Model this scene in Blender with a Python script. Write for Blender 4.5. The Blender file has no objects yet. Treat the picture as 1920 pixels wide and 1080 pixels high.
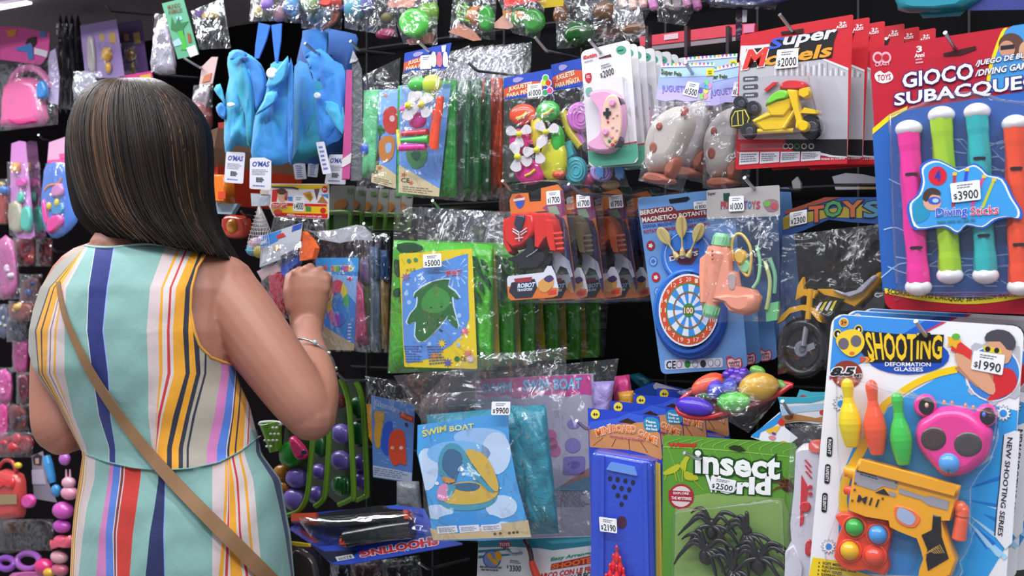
import bpy, bmesh, math, random
from mathutils import Vector, Matrix, noise

# ---------------------------------------------------------------- camera, world, lights
sc = bpy.context.scene
COL = sc.collection
F = 2000.0                                   # focal length in pixels of the 1920 px frame
CAM = Vector((0, 0, 1.25))
cam = bpy.data.cameras.new('camera')
cam.lens = 36 * F / 1920
cam.sensor_width = 36
cam.clip_start = 0.05
cam.dof.use_dof = True
cam.dof.focus_distance = 1.72
cam.dof.aperture_fstop = 6.5
co = bpy.data.objects.new('camera', cam)
co.location = CAM
co.rotation_euler = (math.pi / 2, 0, 0)
COL.objects.link(co)
sc.camera = co
w = bpy.data.worlds.new('world')
sc.world = w
w.use_nodes = True
w.node_tree.nodes['Background'].inputs[0].default_value = (0.86, 0.9, 1.0, 1)
w.node_tree.nodes['Background'].inputs[1].default_value = 0.42
sc.view_settings.view_transform = 'Standard'
sc.view_settings.look = 'None'
sc.view_settings.gamma = 1
sc.view_settings.use_curve_mapping = False
sc.view_settings.exposure = 0.0
sc.cycles.use_denoising = True
sc.cycles.max_bounces = 8
sc.cycles.transparent_max_bounces = 40
sc.cycles.caustics_reflective = False
sc.cycles.caustics_refractive = False
TH = math.radians(30)
U = Vector((math.cos(TH), -math.sin(TH), 0))    # along the display wall, to the right
D = Vector((math.sin(TH), math.cos(TH), 0))     # into the display wall
ZZ = Vector((0, 0, 1))
O = Vector((0, 1.914, 1.25))                    # on the plane of the front-most packs


def lamp(name, t, s, z, lx, ly, power, tilt=0, col=(.97, .985, 1)):
  l = bpy.data.lights.new(name, 'AREA')
  l.shape = 'RECTANGLE'
  l.size, l.size_y = lx, ly
  l.energy = power
  l.color = col
  o = bpy.data.objects.new(name, l)
  p = O + U * t + D * s
  o.location = (p.x, p.y, z)
  o.rotation_euler = (tilt, 0, -TH)
  COL.objects.link(o)
  return o


# the ceiling's rows of fluorescent tubes run along the aisle
lamp('ceiling_light', 0.0, -0.75, 3.0, 5.0, 0.16, 66, -0.25)
lamp('ceiling_light', 0.0, -1.7, 3.0, 5.0, 0.16, 82, 0.3)
lamp('ceiling_light', -2.6, -0.4, 3.0, 1.6, 0.3, 34, -0.3)

# ---------------------------------------------------------------- helpers


def lin(c):
  return c / 12.92 if c <= .04045 else ((c + .055) / 1.055) ** 2.4


def H(h):
  return tuple(lin(int(h[i:i + 2], 16) / 255) for i in (0, 2, 4)) + (1,)


_M = {}


def M(h, kind='print', rough=None, **k):
  """a material by colour and kind: print, plastic, soft, vinyl, cloth, metal, skin, film, clear, emit"""
  key = (h, kind, rough, tuple(sorted(k.items())))
  if key in _M:
    return _M[key]
  m = bpy.data.materials.new(kind + '_' + h)
  m.use_nodes = True
  nt = m.node_tree
  N, Lk = nt.nodes, nt.links
  b = N['Principled BSDF']
  b.inputs['Base Color'].default_value = H(h)
  r = {'print': .38, 'plastic': .22, 'soft': .5, 'vinyl': .3, 'cloth': .8, 'metal': .28, 'skin': .5, 'matte': .7}.get(kind, .3)
  b.inputs['Roughness'].default_value = r if rough is None else rough
  tc = N.new('ShaderNodeTexCoord')

  def bump(src, strength, dist, prev=None):
    bm = N.new('ShaderNodeBump')
    bm.inputs['Strength'].default_value = strength
    bm.inputs['Distance'].default_value = dist
    Lk.new(src, bm.inputs['Height'])
    if prev:
      Lk.new(prev, bm.inputs['Normal'])
    return bm.outputs[0]

  def nz(scale, detail=3, dist=0.0):
    n = N.new('ShaderNodeTexNoise')
    n.inputs['Scale'].default_value = scale
    n.inputs['Detail'].default_value = detail
    n.inputs['Distortion'].default_value = dist
    Lk.new(tc.outputs['Object'], n.inputs['Vector'])
    return n.outputs['Fac']
  if kind == 'strand':
    b.inputs['Specular IOR Level'].default_value = .3
  if kind == 'dark':
    b.inputs['Specular IOR Level'].default_value = .1
    b.inputs['Roughness'].default_value = .8
  if kind == 'print':
    b.inputs['Specular IOR Level'].default_value = .4
    Lk.new(bump(nz(9, 2), .25, .004), b.inputs['Normal'])
  elif kind == 'plastic':
    b.inputs['Coat Weight'].default_value = .3
    b.inputs['Coat Roughness'].default_value = .08
  elif kind == 'vinyl':
    o = bump(nz(28, 4, 1.2), .5, .012)
    Lk.new(bump(nz(90, 2, .5), .25, .004, o), b.inputs['Normal'])
  elif kind == 'cloth':
    if 'to' in k:       # blotches of a second colour paint light showing through sheer layers
      mix = N.new('ShaderNodeMix')
      mix.data_type = 'RGBA'
      mix.inputs[6].default_value = H(h)
      mix.inputs[7].default_value = H(k['to'])
      mr = N.new('ShaderNodeMapRange')
      mr.inputs[1].default_value, mr.inputs[2].default_value = .38, .62
      Lk.new(nz(11, 2, .6), mr.inputs[0])
      Lk.new(mr.outputs[0], mix.inputs[0])
      Lk.new(mix.outputs[2], b.inputs['Base Color'])
    b.inputs['Sheen Weight'].default_value = .15
    o = bump(nz(14, 3, .6), .35, .008)
    Lk.new(bump(nz(700, 1), .12, .001, o), b.inputs['Normal'])
  elif kind == 'metal':
    b.inputs['Metallic'].default_value = .9
  elif kind == 'skin':
    b.inputs['Subsurface Weight'].default_value = .12
    b.inputs['Subsurface Radius'].default_value = (.01, .004, .002)
    mix = N.new('ShaderNodeMix')
    mix.data_type = 'RGBA'
    mix.inputs[6].default_value = H(h)
    mix.inputs[7].default_value = H(k.get('to', h))
    Lk.new(nz(14, 4), mix.inputs[0])
    Lk.new(mix.outputs[2], b.inputs['Base Color'])
    Lk.new(bump(nz(260, 2), .08, .001), b.inputs['Normal'])
  elif kind == 'emit':
    b.inputs['Emission Color'].default_value = H(h)
    b.inputs['Emission Strength'].default_value = k.get('power', 2)
  elif kind in ('film', 'clear'):
    N.remove(b)
    out = N['Material Output']
    tr = N.new('ShaderNodeBsdfTransparent')
    tr.inputs[0].default_value = H(h)
    gl = N.new('ShaderNodeBsdfGlossy')
    gl.inputs['Roughness'].default_value = .16 if kind == 'film' else .1
    gl.inputs['Color'].default_value = (.95, .95, .97, 1)
    lw = N.new('ShaderNodeLayerWeight')
    lw.inputs[0].default_value = .25
    mr = N.new('ShaderNodeMapRange')
    mr.inputs[3].default_value = .03 if kind == 'film' else .035
    mr.inputs[4].default_value = .2 if kind == 'film' else .3
    Lk.new(lw.outputs['Fresnel'], mr.inputs[0])
    mx = N.new('ShaderNodeMixShader')
    if kind == 'film':
      # crinkles: facets of random tilt over soft waves
      nv = N.new('ShaderNodeTexNoise')
      nv.inputs['Scale'].default_value = 16
      Lk.new(tc.outputs['Object'], nv.inputs['Vector'])
      ad = N.new('ShaderNodeVectorMath')
      ad.operation = 'MULTIPLY_ADD'
      Lk.new(nv.outputs['Color'], ad.inputs[0])
      ad.inputs[1].default_value = (.09, .09, .09)
      Lk.new(tc.outputs['Object'], ad.inputs[2])
      o = bump(nz(13, 2, 1.2), .8, .03)
      for sc_, am in ((26, .55), (75, .3)):
        sq = N.new('ShaderNodeVectorMath')
        sq.operation = 'MULTIPLY'
        sq.inputs[1].default_value = (1, 1, .5)
        Lk.new(ad.outputs[0], sq.inputs[0])
        vo = N.new('ShaderNodeTexVoronoi')
        vo.inputs['Scale'].default_value = sc_
        Lk.new(sq.outputs[0], vo.inputs['Vector'])
        sb = N.new('ShaderNodeVectorMath')
        sb.operation = 'SUBTRACT'
        Lk.new(vo.outputs['Color'], sb.inputs[0])
        sb.inputs[1].default_value = (.5, .5, .5)
        ma = N.new('ShaderNodeVectorMath')
        ma.operation = 'MULTIPLY_ADD'
        Lk.new(sb.outputs[0], ma.inputs[0])
        ma.inputs[1].default_value = (am, am, am)
        Lk.new(o, ma.inputs[2])
        no = N.new('ShaderNodeVectorMath')
        no.operation = 'NORMALIZE'
        Lk.new(ma.outputs[0], no.inputs[0])
        o = no.outputs[0]
      Lk.new(o, gl.inputs['Normal'])
      Lk.new(o, lw.inputs['Normal'])
    else:
      o = bump(nz(30, 2, .3), .25, .006)
      Lk.new(o, gl.inputs['Normal'])
    Lk.new(mr.outputs[0], mx.inputs[0])
    Lk.new(tr.outputs[0], mx.inputs[1])
    Lk.new(gl.outputs[0], mx.inputs[2])
    last = mx.outputs[0]
    hz = k.get('haze', .014 if kind == 'film' else .008)
    if hz:
      df = N.new('ShaderNodeBsdfDiffuse')
      df.inputs[0].default_value = (.9, .9, .95, 1)
      m2 = N.new('ShaderNodeMixShader')
      m2.inputs[0].default_value = hz
      Lk.new(last, m2.inputs[1])
      Lk.new(df.outputs[0], m2.inputs[2])
      last = m2.outputs[0]
    Lk.new(last, out.inputs[0])
  _M[key] = m
  return m


FILM = M('fafafd', 'film')
CLEAR = M('fbfbfd', 'clear')
WHITE = M('eeeef2')
BLACK = M('141418')
STEEL = M('b9bcc2', 'metal')
INK = M('26262e')


def ray(px, py):
  return Vector(((px - 960) / F, 1, (540 - py) / F))


def hit(p, n, px, py):
  r = ray(px, py)
  return CAM + r * ((p - CAM).dot(n) / r.dot(n))


def W(px, py, s=0.0):
  """the point seen at a pixel, on the wall-parallel plane s metres behind the front packs"""
  return hit(O + D * s, D, px, py)


class Pl:
  """the plane of a pack: its anchor, right, up and the normal towards the aisle"""

  def __init__(s, px, py, off=0.0, yaw=0.0, pitch=0.0, A=None):
    s.A = W(px, py, off) if A is None else A
    R = Matrix.Rotation(math.radians(yaw), 3, 'Z')
    s.r = R @ U
    P = Matrix.Rotation(math.radians(pitch), 3, s.r)
    s.n = P @ (R @ -D)
    s.up = P @ ZZ
    m = Matrix.Identity(4)
    for i, v in enumerate((s.r, -s.n, s.up)):
      m[0][i], m[1][i], m[2][i] = v
    m.translation = s.A
    s.M = m

  def at(s, px, py, l=0.0):
    return hit(s.A + s.n * l, s.n, px, py)

  def size(s, px, py, rx, ry, l=0.0):
    c = s.at(px, py, l)
    return (s.at(px + rx, py, l) - c).length, (s.at(px, py + ry, l) - c).length


INV = {}


def tag(o, label, cat, group=None, kind=None):
  o['label'] = label
  o['category'] = cat
  if group:
    o['group'] = group
  if kind:
    o['kind'] = kind
  return o


def thing(name, label, cat, pl, group=None):
  o = bpy.data.objects.new(name, None)
  o.empty_display_size = .03
  COL.objects.link(o)
  mw = pl.M if isinstance(pl, Pl) else pl
  o.matrix_world = mw
  INV[o.name] = mw.inverted()
  return tag(o, label, cat, group)


def catmull(pts, n=4, closed=True):
  out = []
  L = len(pts)
  rng = range(L) if closed else range(L - 1)
  for i in rng:
    g = lambda k: pts[k % L] if closed else pts[min(max(k, 0), L - 1)]
    p0, p1, p2, p3 = g(i - 1), g(i), g(i + 1), g(i + 2)
    for k in range(n):
      t = k / n
      out.append(tuple(.5 * (2 * b + (c - a) * t + (2 * a - 5 * b + 4 * c - d) * t * t + (3 * b - a - 3 * c + d) * t ** 3)
               for a, b, c, d in zip(p0, p1, p2, p3)))
  if not closed:
    out.append(tuple(pts[-1]))
  return out


sm = catmull


def ell(x, y, rx, ry=None, n=24, rot=0.0, a0=0, a1=360):
  ry = rx if ry is None else ry
  c, s = math.cos(math.radians(rot)), math.sin(math.radians(rot))
  out = []
  full = a1 - a0 >= 360
  for k in range(n if full else n + 1):
    a = math.radians(a0 + (a1 - a0) * k / n)
    u, v = rx * math.cos(a), ry * math.sin(a)
    out.append((x + u * c - v * s, y + u * s + v * c))
  return out


def star(x, y, r, r2, n=8, rot=0):
  return [(x + (r if k % 2 == 0 else r2) * math.cos(math.pi * k / n + rot), y + (r if k % 2 == 0 else r2) * math.sin(math.pi * k / n + rot)) for k in range(2 * n)]


class Q:
  """a quadrilateral in the photo: maps 0-1 card coordinates (v down) to pixels"""

  def __init__(s, tl, tr, br, bl):
    s.c = (tl, tr, br, bl)

  def __call__(s, u, v):
    a, b, c, d = s.c
    return tuple(a[i] * (1 - u) * (1 - v) + b[i] * u * (1 - v) + c[i] * u * v + d[i] * (1 - u) * v for i in (0, 1))

  def box(s, u0, v0, u1, v1):
    return [s(u0, v0), s(u1, v0), s(u1, v1), s(u0, v1)]

  def map(s, pts):
    return [s(*p) for p in pts]

  def rbox(s, u0=0, v0=0, u1=1, v1=1, ru=.08, rv=None, n=4):
    rv = ru if rv is None else rv
    out = []
    for cx, cy, a0 in ((u0 + ru, v0 + rv, 180), (u1 - ru, v0 + rv, 270), (u1 - ru, v1 - rv, 0), (u0 + ru, v1 - rv, 90)):
      for k in range(n + 1):
        a = math.radians(a0 + 90 * k / n)
        out.append(s(cx + ru * math.cos(a), cy + rv * math.sin(a)))
    return out

  def sub(s, u0, v0, u1, v1):
    return Q(*s.box(u0, v0, u1, v1))


def crop(x0, y0, k):
  return lambda pts: [(x0 + x / k, y0 + y / k) for x, y in pts]


_T = {}


def glyphs(txt, bold, sp):
  key = (txt, bold, sp)
  if key not in _T:
    cu = bpy.data.curves.new('t', 'FONT')
    cu.body = txt
    cu.offset = bold
    cu.resolution_u = 2
    cu.space_character = sp
    o = bpy.data.objects.new('t', cu)
    me = o.to_mesh()
    vs = [(v.co.x, v.co.y) for v in me.vertices]
    fs = [tuple(p.vertices) for p in me.polygons]
    o.to_mesh_clear()
    bpy.data.objects.remove(o)
    bpy.data.curves.remove(cu)
    _T[key] = (vs, fs)
  return _T[key]


class MB:
  """collects shapes into ONE mesh"""

  def __init__(s, pl):
    s.pl, s.v, s.f, s.fm, s.fs, s.mats = pl, [], [], [], [], []

  def mi(s, m):
    if m not in s.mats:
      s.mats.append(m)
    return s.mats.index(m)

  def add(s, vs, fs, m, smooth=False):
    b = len(s.v)
    s.v.extend(vs)
    i = s.mi(m)
    for f in fs:
      s.f.append(tuple(b + k for k in f))
      s.fm.append(i)
      s.fs.append(smooth)

  def poly(s, pts, m, l=0.0):
    s.add([s.pl.at(x, y, l) for x, y in pts], [tuple(range(len(pts)))], m)

  def slab(s, pts, m, l=0.0, th=.001, side=None):
    n = len(pts)
    fr = [s.pl.at(x, y, l) for x, y in pts]
    bk = [p - s.pl.n * th for p in fr]
    s.add(fr, [tuple(range(n))], m)
    s.add(bk, [tuple(reversed(range(n)))], side or m)
    s.add(fr + bk, [(k, (k + 1) % n, n + (k + 1) % n, n + k) for k in range(n)], side or m)

  def puff(s, pts, m, l0=0.0, h=.01, r=.25, steps=4, c=None, back=True, flat=None):
    """a raised, rounded-off relief with the given outline; r = share of the width that is rounded"""
    n = len(pts)
    cx, cy = c or (sum(p[0] for p in pts) / n, sum(p[1] for p in pts) / n)
    base = [s.pl.at(x, y, l0) for x, y in pts]
    C = s.pl.at(cx, cy, l0)
    vs, rings = [], 0
    for k in range(steps + 1):
      a = math.pi / 2 * k / steps
      sc_ = 1 - r * (1 - math.cos(a))
      vs += [C + (p - C) * max(sc_, .02) + s.pl.n * (h * math.sin(a)) for p in base]
      rings += 1
    fs = []
    for k in range(rings - 1):
      fs += [(k * n + i, k * n + (i + 1) % n, (k + 1) * n + (i + 1) % n, (k + 1) * n + i) for i in range(n)]
    s.add(vs, fs, m, True)
    s.add(vs[-n:], [tuple(range(n))], flat or m, r > .9)
    if back:
      s.add(base, [tuple(reversed(range(n)))], m)

  def ball(s, x, y, rx, ry=None, l=0.0, rz=None, m=None, rot=0.0, seg=14, noise_=0.0, fn=None):
    ry = rx if ry is None else ry
    C = s.pl.at(x, y, l)
    k = C.y / F
    ex, _ = s.pl.size(x, y, 1, 1, l)
    rz = (rz if rz is not None else k * min(rx, ry))
    c, sn = math.cos(math.radians(rot)), math.sin(math.radians(rot))
    vs, fs = [], []
    nr = max(5, seg * 2 // 3)
    for i in range(nr + 1):
      a = math.pi * i / nr
      for j in range(seg):
        b = 2 * math.pi * j / seg
        u, v, d = rx * math.sin(a) * math.cos(b), ry * math.cos(a), rz * math.sin(a) * math.sin(b)
        f = 1.0
        if noise_:
          f += noise_ * noise.noise(Vector((u / rx * 2, v / ry * 2, d / rz * 2 + x)))
        if fn:
          f *= fn(math.cos(a), b)
        u, v, d = u * f, v * f, d * f
        vs.append(C + s.pl.r * ((u * c + v * sn) * ex) + s.pl.up * ((v * c - u * sn) * k) + s.pl.n * d)
    for i in range(nr):
      fs += [(i * seg + j, i * seg + (j + 1) % seg, (i + 1) * seg + (j + 1) % seg, (i + 1) * seg + j) for j in range(seg)]
    s.add(vs, fs, m, True)

  def path(s, P, R, m, n=8, smooth=True, flat=1.0, axis=None):
    """a tube through world points with radii in metres"""
    L = len(P)
    if isinstance(R, (int, float)):
      R = [R] * L
    T = [(P[min(i + 1, L - 1)] - P[max(i - 1, 0)]).normalized() for i in range(L)]
    a = axis or Vector((.31, .2, .93))
    if abs(T[0].dot(a)) > .95:
      a = Vector((1, .1, 0))
    X = (a - T[0] * a.dot(T[0])).normalized()
    vs = []
    for i in range(L):
      X = (X - T[i] * X.dot(T[i])).normalized()
      Y = T[i].cross(X)
      vs += [P[i] + (X * math.cos(2 * math.pi * k / n) + Y * (flat * math.sin(2 * math.pi * k / n))) * R[i] for k in range(n)]
    fs = [(i * n + k, i * n + (k + 1) % n, (i + 1) * n + (k + 1) % n, (i + 1) * n + k) for i in range(L - 1) for k in range(n)]
    s.add(vs, fs, m, smooth)
    s.add(vs[:n], [tuple(reversed(range(n)))], m)
    s.add(vs[-n:], [tuple(range(n))], m)

  def tube(s, pts, r, m, l=0.0, n=8, curve=0, closed=False):
    """a tube through pixels (x, y[, lift[, r px]])"""
    pts = [tuple(p) + (l, r)[len(p) - 2:] for p in pts]
    if curve:
      pts = catmull(pts, curve, closed)
      if closed:
        pts.append(pts[0])
    P = [s.pl.at(p[0], p[1], p[2]) for p in pts]
    s.path(P, [p[3] * q.y / F for p, q in zip(pts, P)], m, n)

  def lathe(s, a, b, prof, m, l=0.0, n=16, flat=1.0, tw=0.0):
    """a turned body from pixel a to pixel b: prof = [(t, r px)], optional third item = material"""
    A, B = s.pl.at(a[0], a[1], l), s.pl.at(b[0], b[1], l)
    T = (B - A).normalized()
    X = (s.pl.n - T * s.pl.n.dot(T)).normalized()
    Y = T.cross(X)
    k = A.y / F
    ring = lambda t, r: [A + (B - A) * t + (X * (flat * math.cos(2 * math.pi * j / n)) + Y * math.sin(2 * math.pi * j / n)) * (r * k * (1 + tw * math.cos(12 * math.pi * j / n + 9 * t))) for j in range(n)]
    for p, q in zip(prof, prof[1:]):
      s.add(ring(p[0], p[1]) + ring(q[0], q[1]), [(j, (j + 1) % n, n + (j + 1) % n, n + j) for j in range(n)], q[2] if len(q) > 2 else m, True)
    s.add(ring(*prof[0][:2]), [tuple(reversed(range(n)))], m)
    s.add(ring(*prof[-1][:2]), [tuple(range(n))], prof[-1][2] if len(prof[-1]) > 2 else m)

  def text(s, txt, box, m, l=.0006, bold=.012, out=None, ob=.06, sp=1.0, ital=0.0, arc=0.0):
    """lettering fitted into the quadrilateral box (tl, tr, br, bl) of pixels"""
    q = box if isinstance(box, Q) else Q(*box)
    v0, f0 = glyphs(txt, 0.0, sp)
    if not v0:
      return
    x0, x1 = min(v[0] for v in v0), max(v[0] for v in v0)
    y0, y1 = min(v[1] for v in v0), max(v[1] for v in v0)
    for mm, bb, ll in (((out, ob, l),) if out else ()) + ((m, bold, l + (.0004 if out else 0)),):
      vs, fs = glyphs(txt, bb, sp)
      P = []
      for x, y in vs:
        u, v = (x - x0) / (x1 - x0), (y1 - y) / max(y1 - y0, 1e-6)
        u += ital * (1 - v - .5) * (y1 - y0) / (x1 - x0)
        v -= arc * (1 - (2 * u - 1) ** 2)
        px = q(u, v)
        P.append(s.pl.at(px[0], px[1], ll))
      s.add(P, fs, mm)

  def lines(s, q, m, n=4, l=.0006, fill=.45, seed=1, gap=.0):
    """rows of print too small to read"""
    R = random.Random(seed)
    for k in range(n):
      v = (k + .5) / n
      u = 0.0
      e = R.uniform(.75, 1)
      while u < e:
        w_ = R.uniform(.06, .2)
        s.poly(q.box(u, v - fill / n / 2, min(u + w_, e), v + fill / n / 2), m, l)
        u += w_ + .03 + gap

  def film(s, q, m=None, l=.004, bulge=.012, nx=16, ny=20, amp=.003, seed=0, back=-.003, freq=6.0, pinch=0.0, rag=0.0):
    """a crinkled clear bag: front sheet, back sheet, closed at its edges"""
    m = m or FILM
    R = Vector((seed * 3.17, seed * 1.3, seed * .7))
    grids = []
    for side in (0, 1):
      vs = []
      for j in range(ny + 1):
        for i in range(nx + 1):
          u, v = i / nx, j / ny
          if rag:
            e = rag * noise.noise(Vector((u * 4, v * 4, seed * 2.1)))
            f = rag * noise.noise(Vector((u * 4 + 7, v * 4, seed * 1.1)))
          else:
            e = f = 0
          px = q(u + e, v + f)
          edge = min(1, 5 * min(u, 1 - u)) * min(1, 5 * min(v, 1 - v))
          if side == 0:
            wv = noise.noise(Vector((u * freq, v * freq * 1.3, 0)) + R)
            wv2 = abs(noise.noise(Vector((u * freq * 2.3 + v * 2, v * freq * 1.1 - u * 3, 4)) + R))
            lift = l + (bulge * edge ** .5 + amp * (1.6 * wv + 2.2 * (.35 - wv2))) * (1 if edge > .01 else .1)
          else:
            lift = back
          vs.append(s.pl.at(px[0], px[1], lift))
      fs = [(j * (nx + 1) + i, j * (nx + 1) + i + 1, (j + 1) * (nx + 1) + i + 1, (j + 1) * (nx + 1) + i) for j in range(ny) for i in range(nx)]
      s.add(vs, fs, m, True)

  def pillow(s, q, m, l=0.0, h=.02, nx=14, ny=16, amp=.004, seed=0, freq=4.0, power=.4, dirn=None):
    """a soft folded body (vinyl, cloth) filling a quadrilateral, with creases"""
    R = Vector((seed * 2.7, seed * 1.9, seed))
    top = []
    for j in range(ny + 1):
      for i in range(nx + 1):
        u, v = i / nx, j / ny
        e = max(0, (1 - (2 * u - 1) ** 4) * (1 - (2 * v - 1) ** 4)) ** power
        wv = noise.noise(Vector((u * freq * (dirn[0] if dirn else 1), v * freq * (dirn[1] if dirn else 1), 0)) + R)
        rg = .5 - abs(noise.noise(Vector((u * freq * 1.7 + v, v * freq * 1.7 - u, 3)) + R)) * 2
        px = q(u, v)
        top.append(s.pl.at(px[0], px[1], l + h * e + amp * (wv + rg) * min(1, e * 1.5)))
    n1 = nx + 1
    fs = [(j * n1 + i, j * n1 + i + 1, (j + 1) * n1 + i + 1, (j + 1) * n1 + i) for j in range(ny) for i in range(nx)]
    s.add(top, fs, m, True)
    bot = [s.pl.at(*q(i / nx, j / ny), l - .004) for j in range(ny + 1) for i in range(nx + 1)]
    s.add(bot, [tuple(reversed(f)) for f in fs], m, True)
    rim = [i for i in range(n1)] + [j * n1 + nx for j in range(1, ny + 1)] + [ny * n1 + i for i in range(nx - 1, -1, -1)] + [j * n1 for j in range(ny - 1, 0, -1)]
    k = len(rim)
    s.add([top[i] for i in rim] + [bot[i] for i in rim], [(i, (i + 1) % k, k + (i + 1) % k, k + i) for i in range(k)], m, True)

  def drape(s, pts, m, l=0.0, h=.02, amp=.006, seed=0, rings=12, fs=30.0, c=None, stretch=(1, .4)):
    """soft cloth or vinyl with an outline of its own and folds"""
    n = len(pts)
    cx, cy = c or (sum(p[0] for p in pts) / n, sum(p[1] for p in pts) / n)
    R = Vector((seed * 2.3, seed * 1.7, seed))
    vs = []
    for k in range(rings):
      t = 1 - k / (rings - .6)
      for x, y in pts:
        X, Y = cx + (x - cx) * t, cy + (y - cy) * t
        q = Vector((X / 1000 * fs * stretch[0], Y / 1000 * fs * stretch[1], 0))
        w_ = noise.noise(q + R) + .6 * (.4 - abs(noise.noise(q * 2.1 + R))) * 2
        e = min(1, (1 - t) * 3.2) ** .5
        vs.append(s.pl.at(X, Y, l + h * e + amp * w_ * (.35 + .65 * e)))
    fs_ = [(k * n + i, k * n + (i + 1) % n, (k + 1) * n + (i + 1) % n, (k + 1) * n + i) for k in range(rings - 1) for i in range(n)]
    fs_.append(tuple((rings - 1) * n + i for i in range(n)))
    s.add(vs, fs_, m, True)
    bk = [s.pl.at(x, y, l - .006) for x, y in pts]
    s.add(vs[:n] + bk, [(i, n + i, n + (i + 1) % n, (i + 1) % n) for i in range(n)] + [tuple(range(2 * n - 1, n - 1, -1))], m, True)

  def build(s, name, parent=None, label=None, root=None):
    me = bpy.data.meshes.new(name)
    inv = INV[parent.name] if parent else Matrix.Identity(4)
    me.from_pydata([inv @ v for v in s.v], [], s.f)
    for m in s.mats:
      me.materials.append(m)
    me.polygons.foreach_set('material_index', s.fm)
    me.polygons.foreach_set('use_smooth', s.fs)
    me.update()
    o = bpy.data.objects.new(name, me)
    COL.objects.link(o)
    if parent:
      o.parent = parent
      INV[o.name] = inv
    else:
      INV[o.name] = Matrix.Identity(4)
    if label:
      o['label'] = label
    return o


def solo(mb, name, label, cat, pl=None, group=None, kind=None):
  """a thing that is one mesh, with its origin on the thing"""
  pl = pl or mb.pl
  inv = pl.M.inverted()
  mb.v = [inv @ v for v in mb.v]
  o = mb.build(name)
  o.matrix_world = pl.M
  INV[o.name] = pl.M.inverted()
  if kind == 'structure':
    o['kind'] = kind
    return o
  return tag(o, label, cat, group, kind)


def kids(o):
  return [c for c in COL.objects if c.parent == o]


def copy_tree(o, parent=None):
  c = o.copy()
  COL.objects.link(c)
  if parent:
    c.parent = parent
  for ch in kids(o):
    copy_tree(ch, c)
  return c


ORD = 'first second third fourth fifth sixth seventh eighth ninth tenth eleventh twelfth thirteenth fourteenth'.split()


def row(root, n, step, px, py, off, dx, dy, label, seed=1, jit=.004, roll=1.5, drop=(), group=None):
  """copies of a pack further back on its hook; px, py is where the pack hangs, (dx, dy) how far each step moves it in the photo"""
  R = random.Random(seed)
  out = []
  for k in range(1, n):
    c = copy_tree(root)
    d = W(px + dx * k, py + dy * k, off + step * k) - W(px, py, off)
    c.location = root.location + d + U * R.uniform(-jit, jit) + ZZ * R.uniform(-jit, jit)
    c.rotation_euler.y += math.radians(R.uniform(-roll, roll))
    c.rotation_euler.z += math.radians(R.uniform(-roll, roll))
    c['label'] = label % ORD[k]
    if group:
      c['group'] = group
    out.append(c)
  if group:
    root['group'] = group
  return out


def sticker(pl, box, price, parent, l=.0015, name='price_sticker', rows=2):
  q = Q(*box)
  mb = MB(pl)
  mb.slab(q.rbox(0, 0, 1, 1, .05, .07, 2), WHITE, l, .0005)
  mb.lines(q.sub(.22, .1, .8, .34), M('70707a'), rows, l + .0003, .4, len(price))
  if price:
    mb.text(price[0], q.sub(.08, .56, .2, .88).c, INK, l + .0003, .01)
    mb.text(price[1:], q.sub(.24, .46, .92, .9).c, INK, l + .0003, .012)
  return mb.build(name, parent)


def hook(px, label, s1=.38, s0=0.0, tip=-.03, r=.0028, m=None):
  """a steel display hook: px = tip, bend, then the far end of its shaft, as seen"""
  (a, b, c) = px
  P = [W(a[0], a[1], s0 + tip), W(b[0], b[1], s0), W(c[0], c[1], s1)]
  mid = P[1] + (P[0] - P[1]).normalized() * .006
  mid2 = P[1] + (P[2] - P[1]).normalized() * .006
  pl = Pl(b[0], b[1], s0)
  mb = MB(pl)
  mb.path([P[0], mid, P[1] * .4 + (mid + mid2) * .3, mid2, P[2]], r, m or STEEL, 10)
  return solo(mb, 'display_hook', label, 'hook', pl, 'display hooks')


def struct(name, vs, fs, m):
  mb = MB(None)
  mb.add([Vector(v) for v in vs], fs, m)
  o = mb.build(name)
  o['kind'] = 'structure'
  return o


def boxw(mb, t0, t1, s0, s1, z0, z1, m):
  """a box in wall coordinates"""
  vs = []
  for t, s_, z in ((t0, s0, z0), (t1, s0, z0), (t1, s1, z0), (t0, s1, z0), (t0, s0, z1), (t1, s0, z1), (t1, s1, z1), (t0, s1, z1)):
    p = O + U * t + D * s_
    vs.append(Vector((p.x, p.y, z)))
  mb.add(vs, [(3, 2, 1, 0), (4, 5, 6, 7), (0, 1, 5, 4), (1, 2, 6, 5), (2, 3, 7, 6), (3, 0, 4, 7)], m)
# ---------------------------------------------------------------- the setting
mb = MB(None)
mb.add([Vector(v) for v in ((-4, -2, 0), (4, -2, 0), (4, 6, 0), (-4, 6, 0), (-4, -2, -.1), (4, -2, -.1), (4, 6, -.1), (-4, 6, -.1))],
     [(0, 1, 2, 3), (7, 6, 5, 4), (0, 4, 5, 1), (1, 5, 6, 2), (2, 6, 7, 3), (3, 7, 4, 0)], M('8f8d8a', 'matte', .4))
mb.build('floor')['kind'] = 'structure'
mb = MB(None)
boxw(mb, -.78, 2.0, .50, .54, 0, 2.7, M('09090b', 'dark'))
mb.build('wall_back')['kind'] = 'structure'
mb = MB(None)
boxw(mb, -3.2, -.78, .98, 1.02, 0, 2.7, M('120c10', 'dark'))
boxw(mb, -.82, -.78, .54, 1.0, 0, 2.7, M('09090b', 'dark'))
mb.build('wall_left')['kind'] = 'structure'
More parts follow.
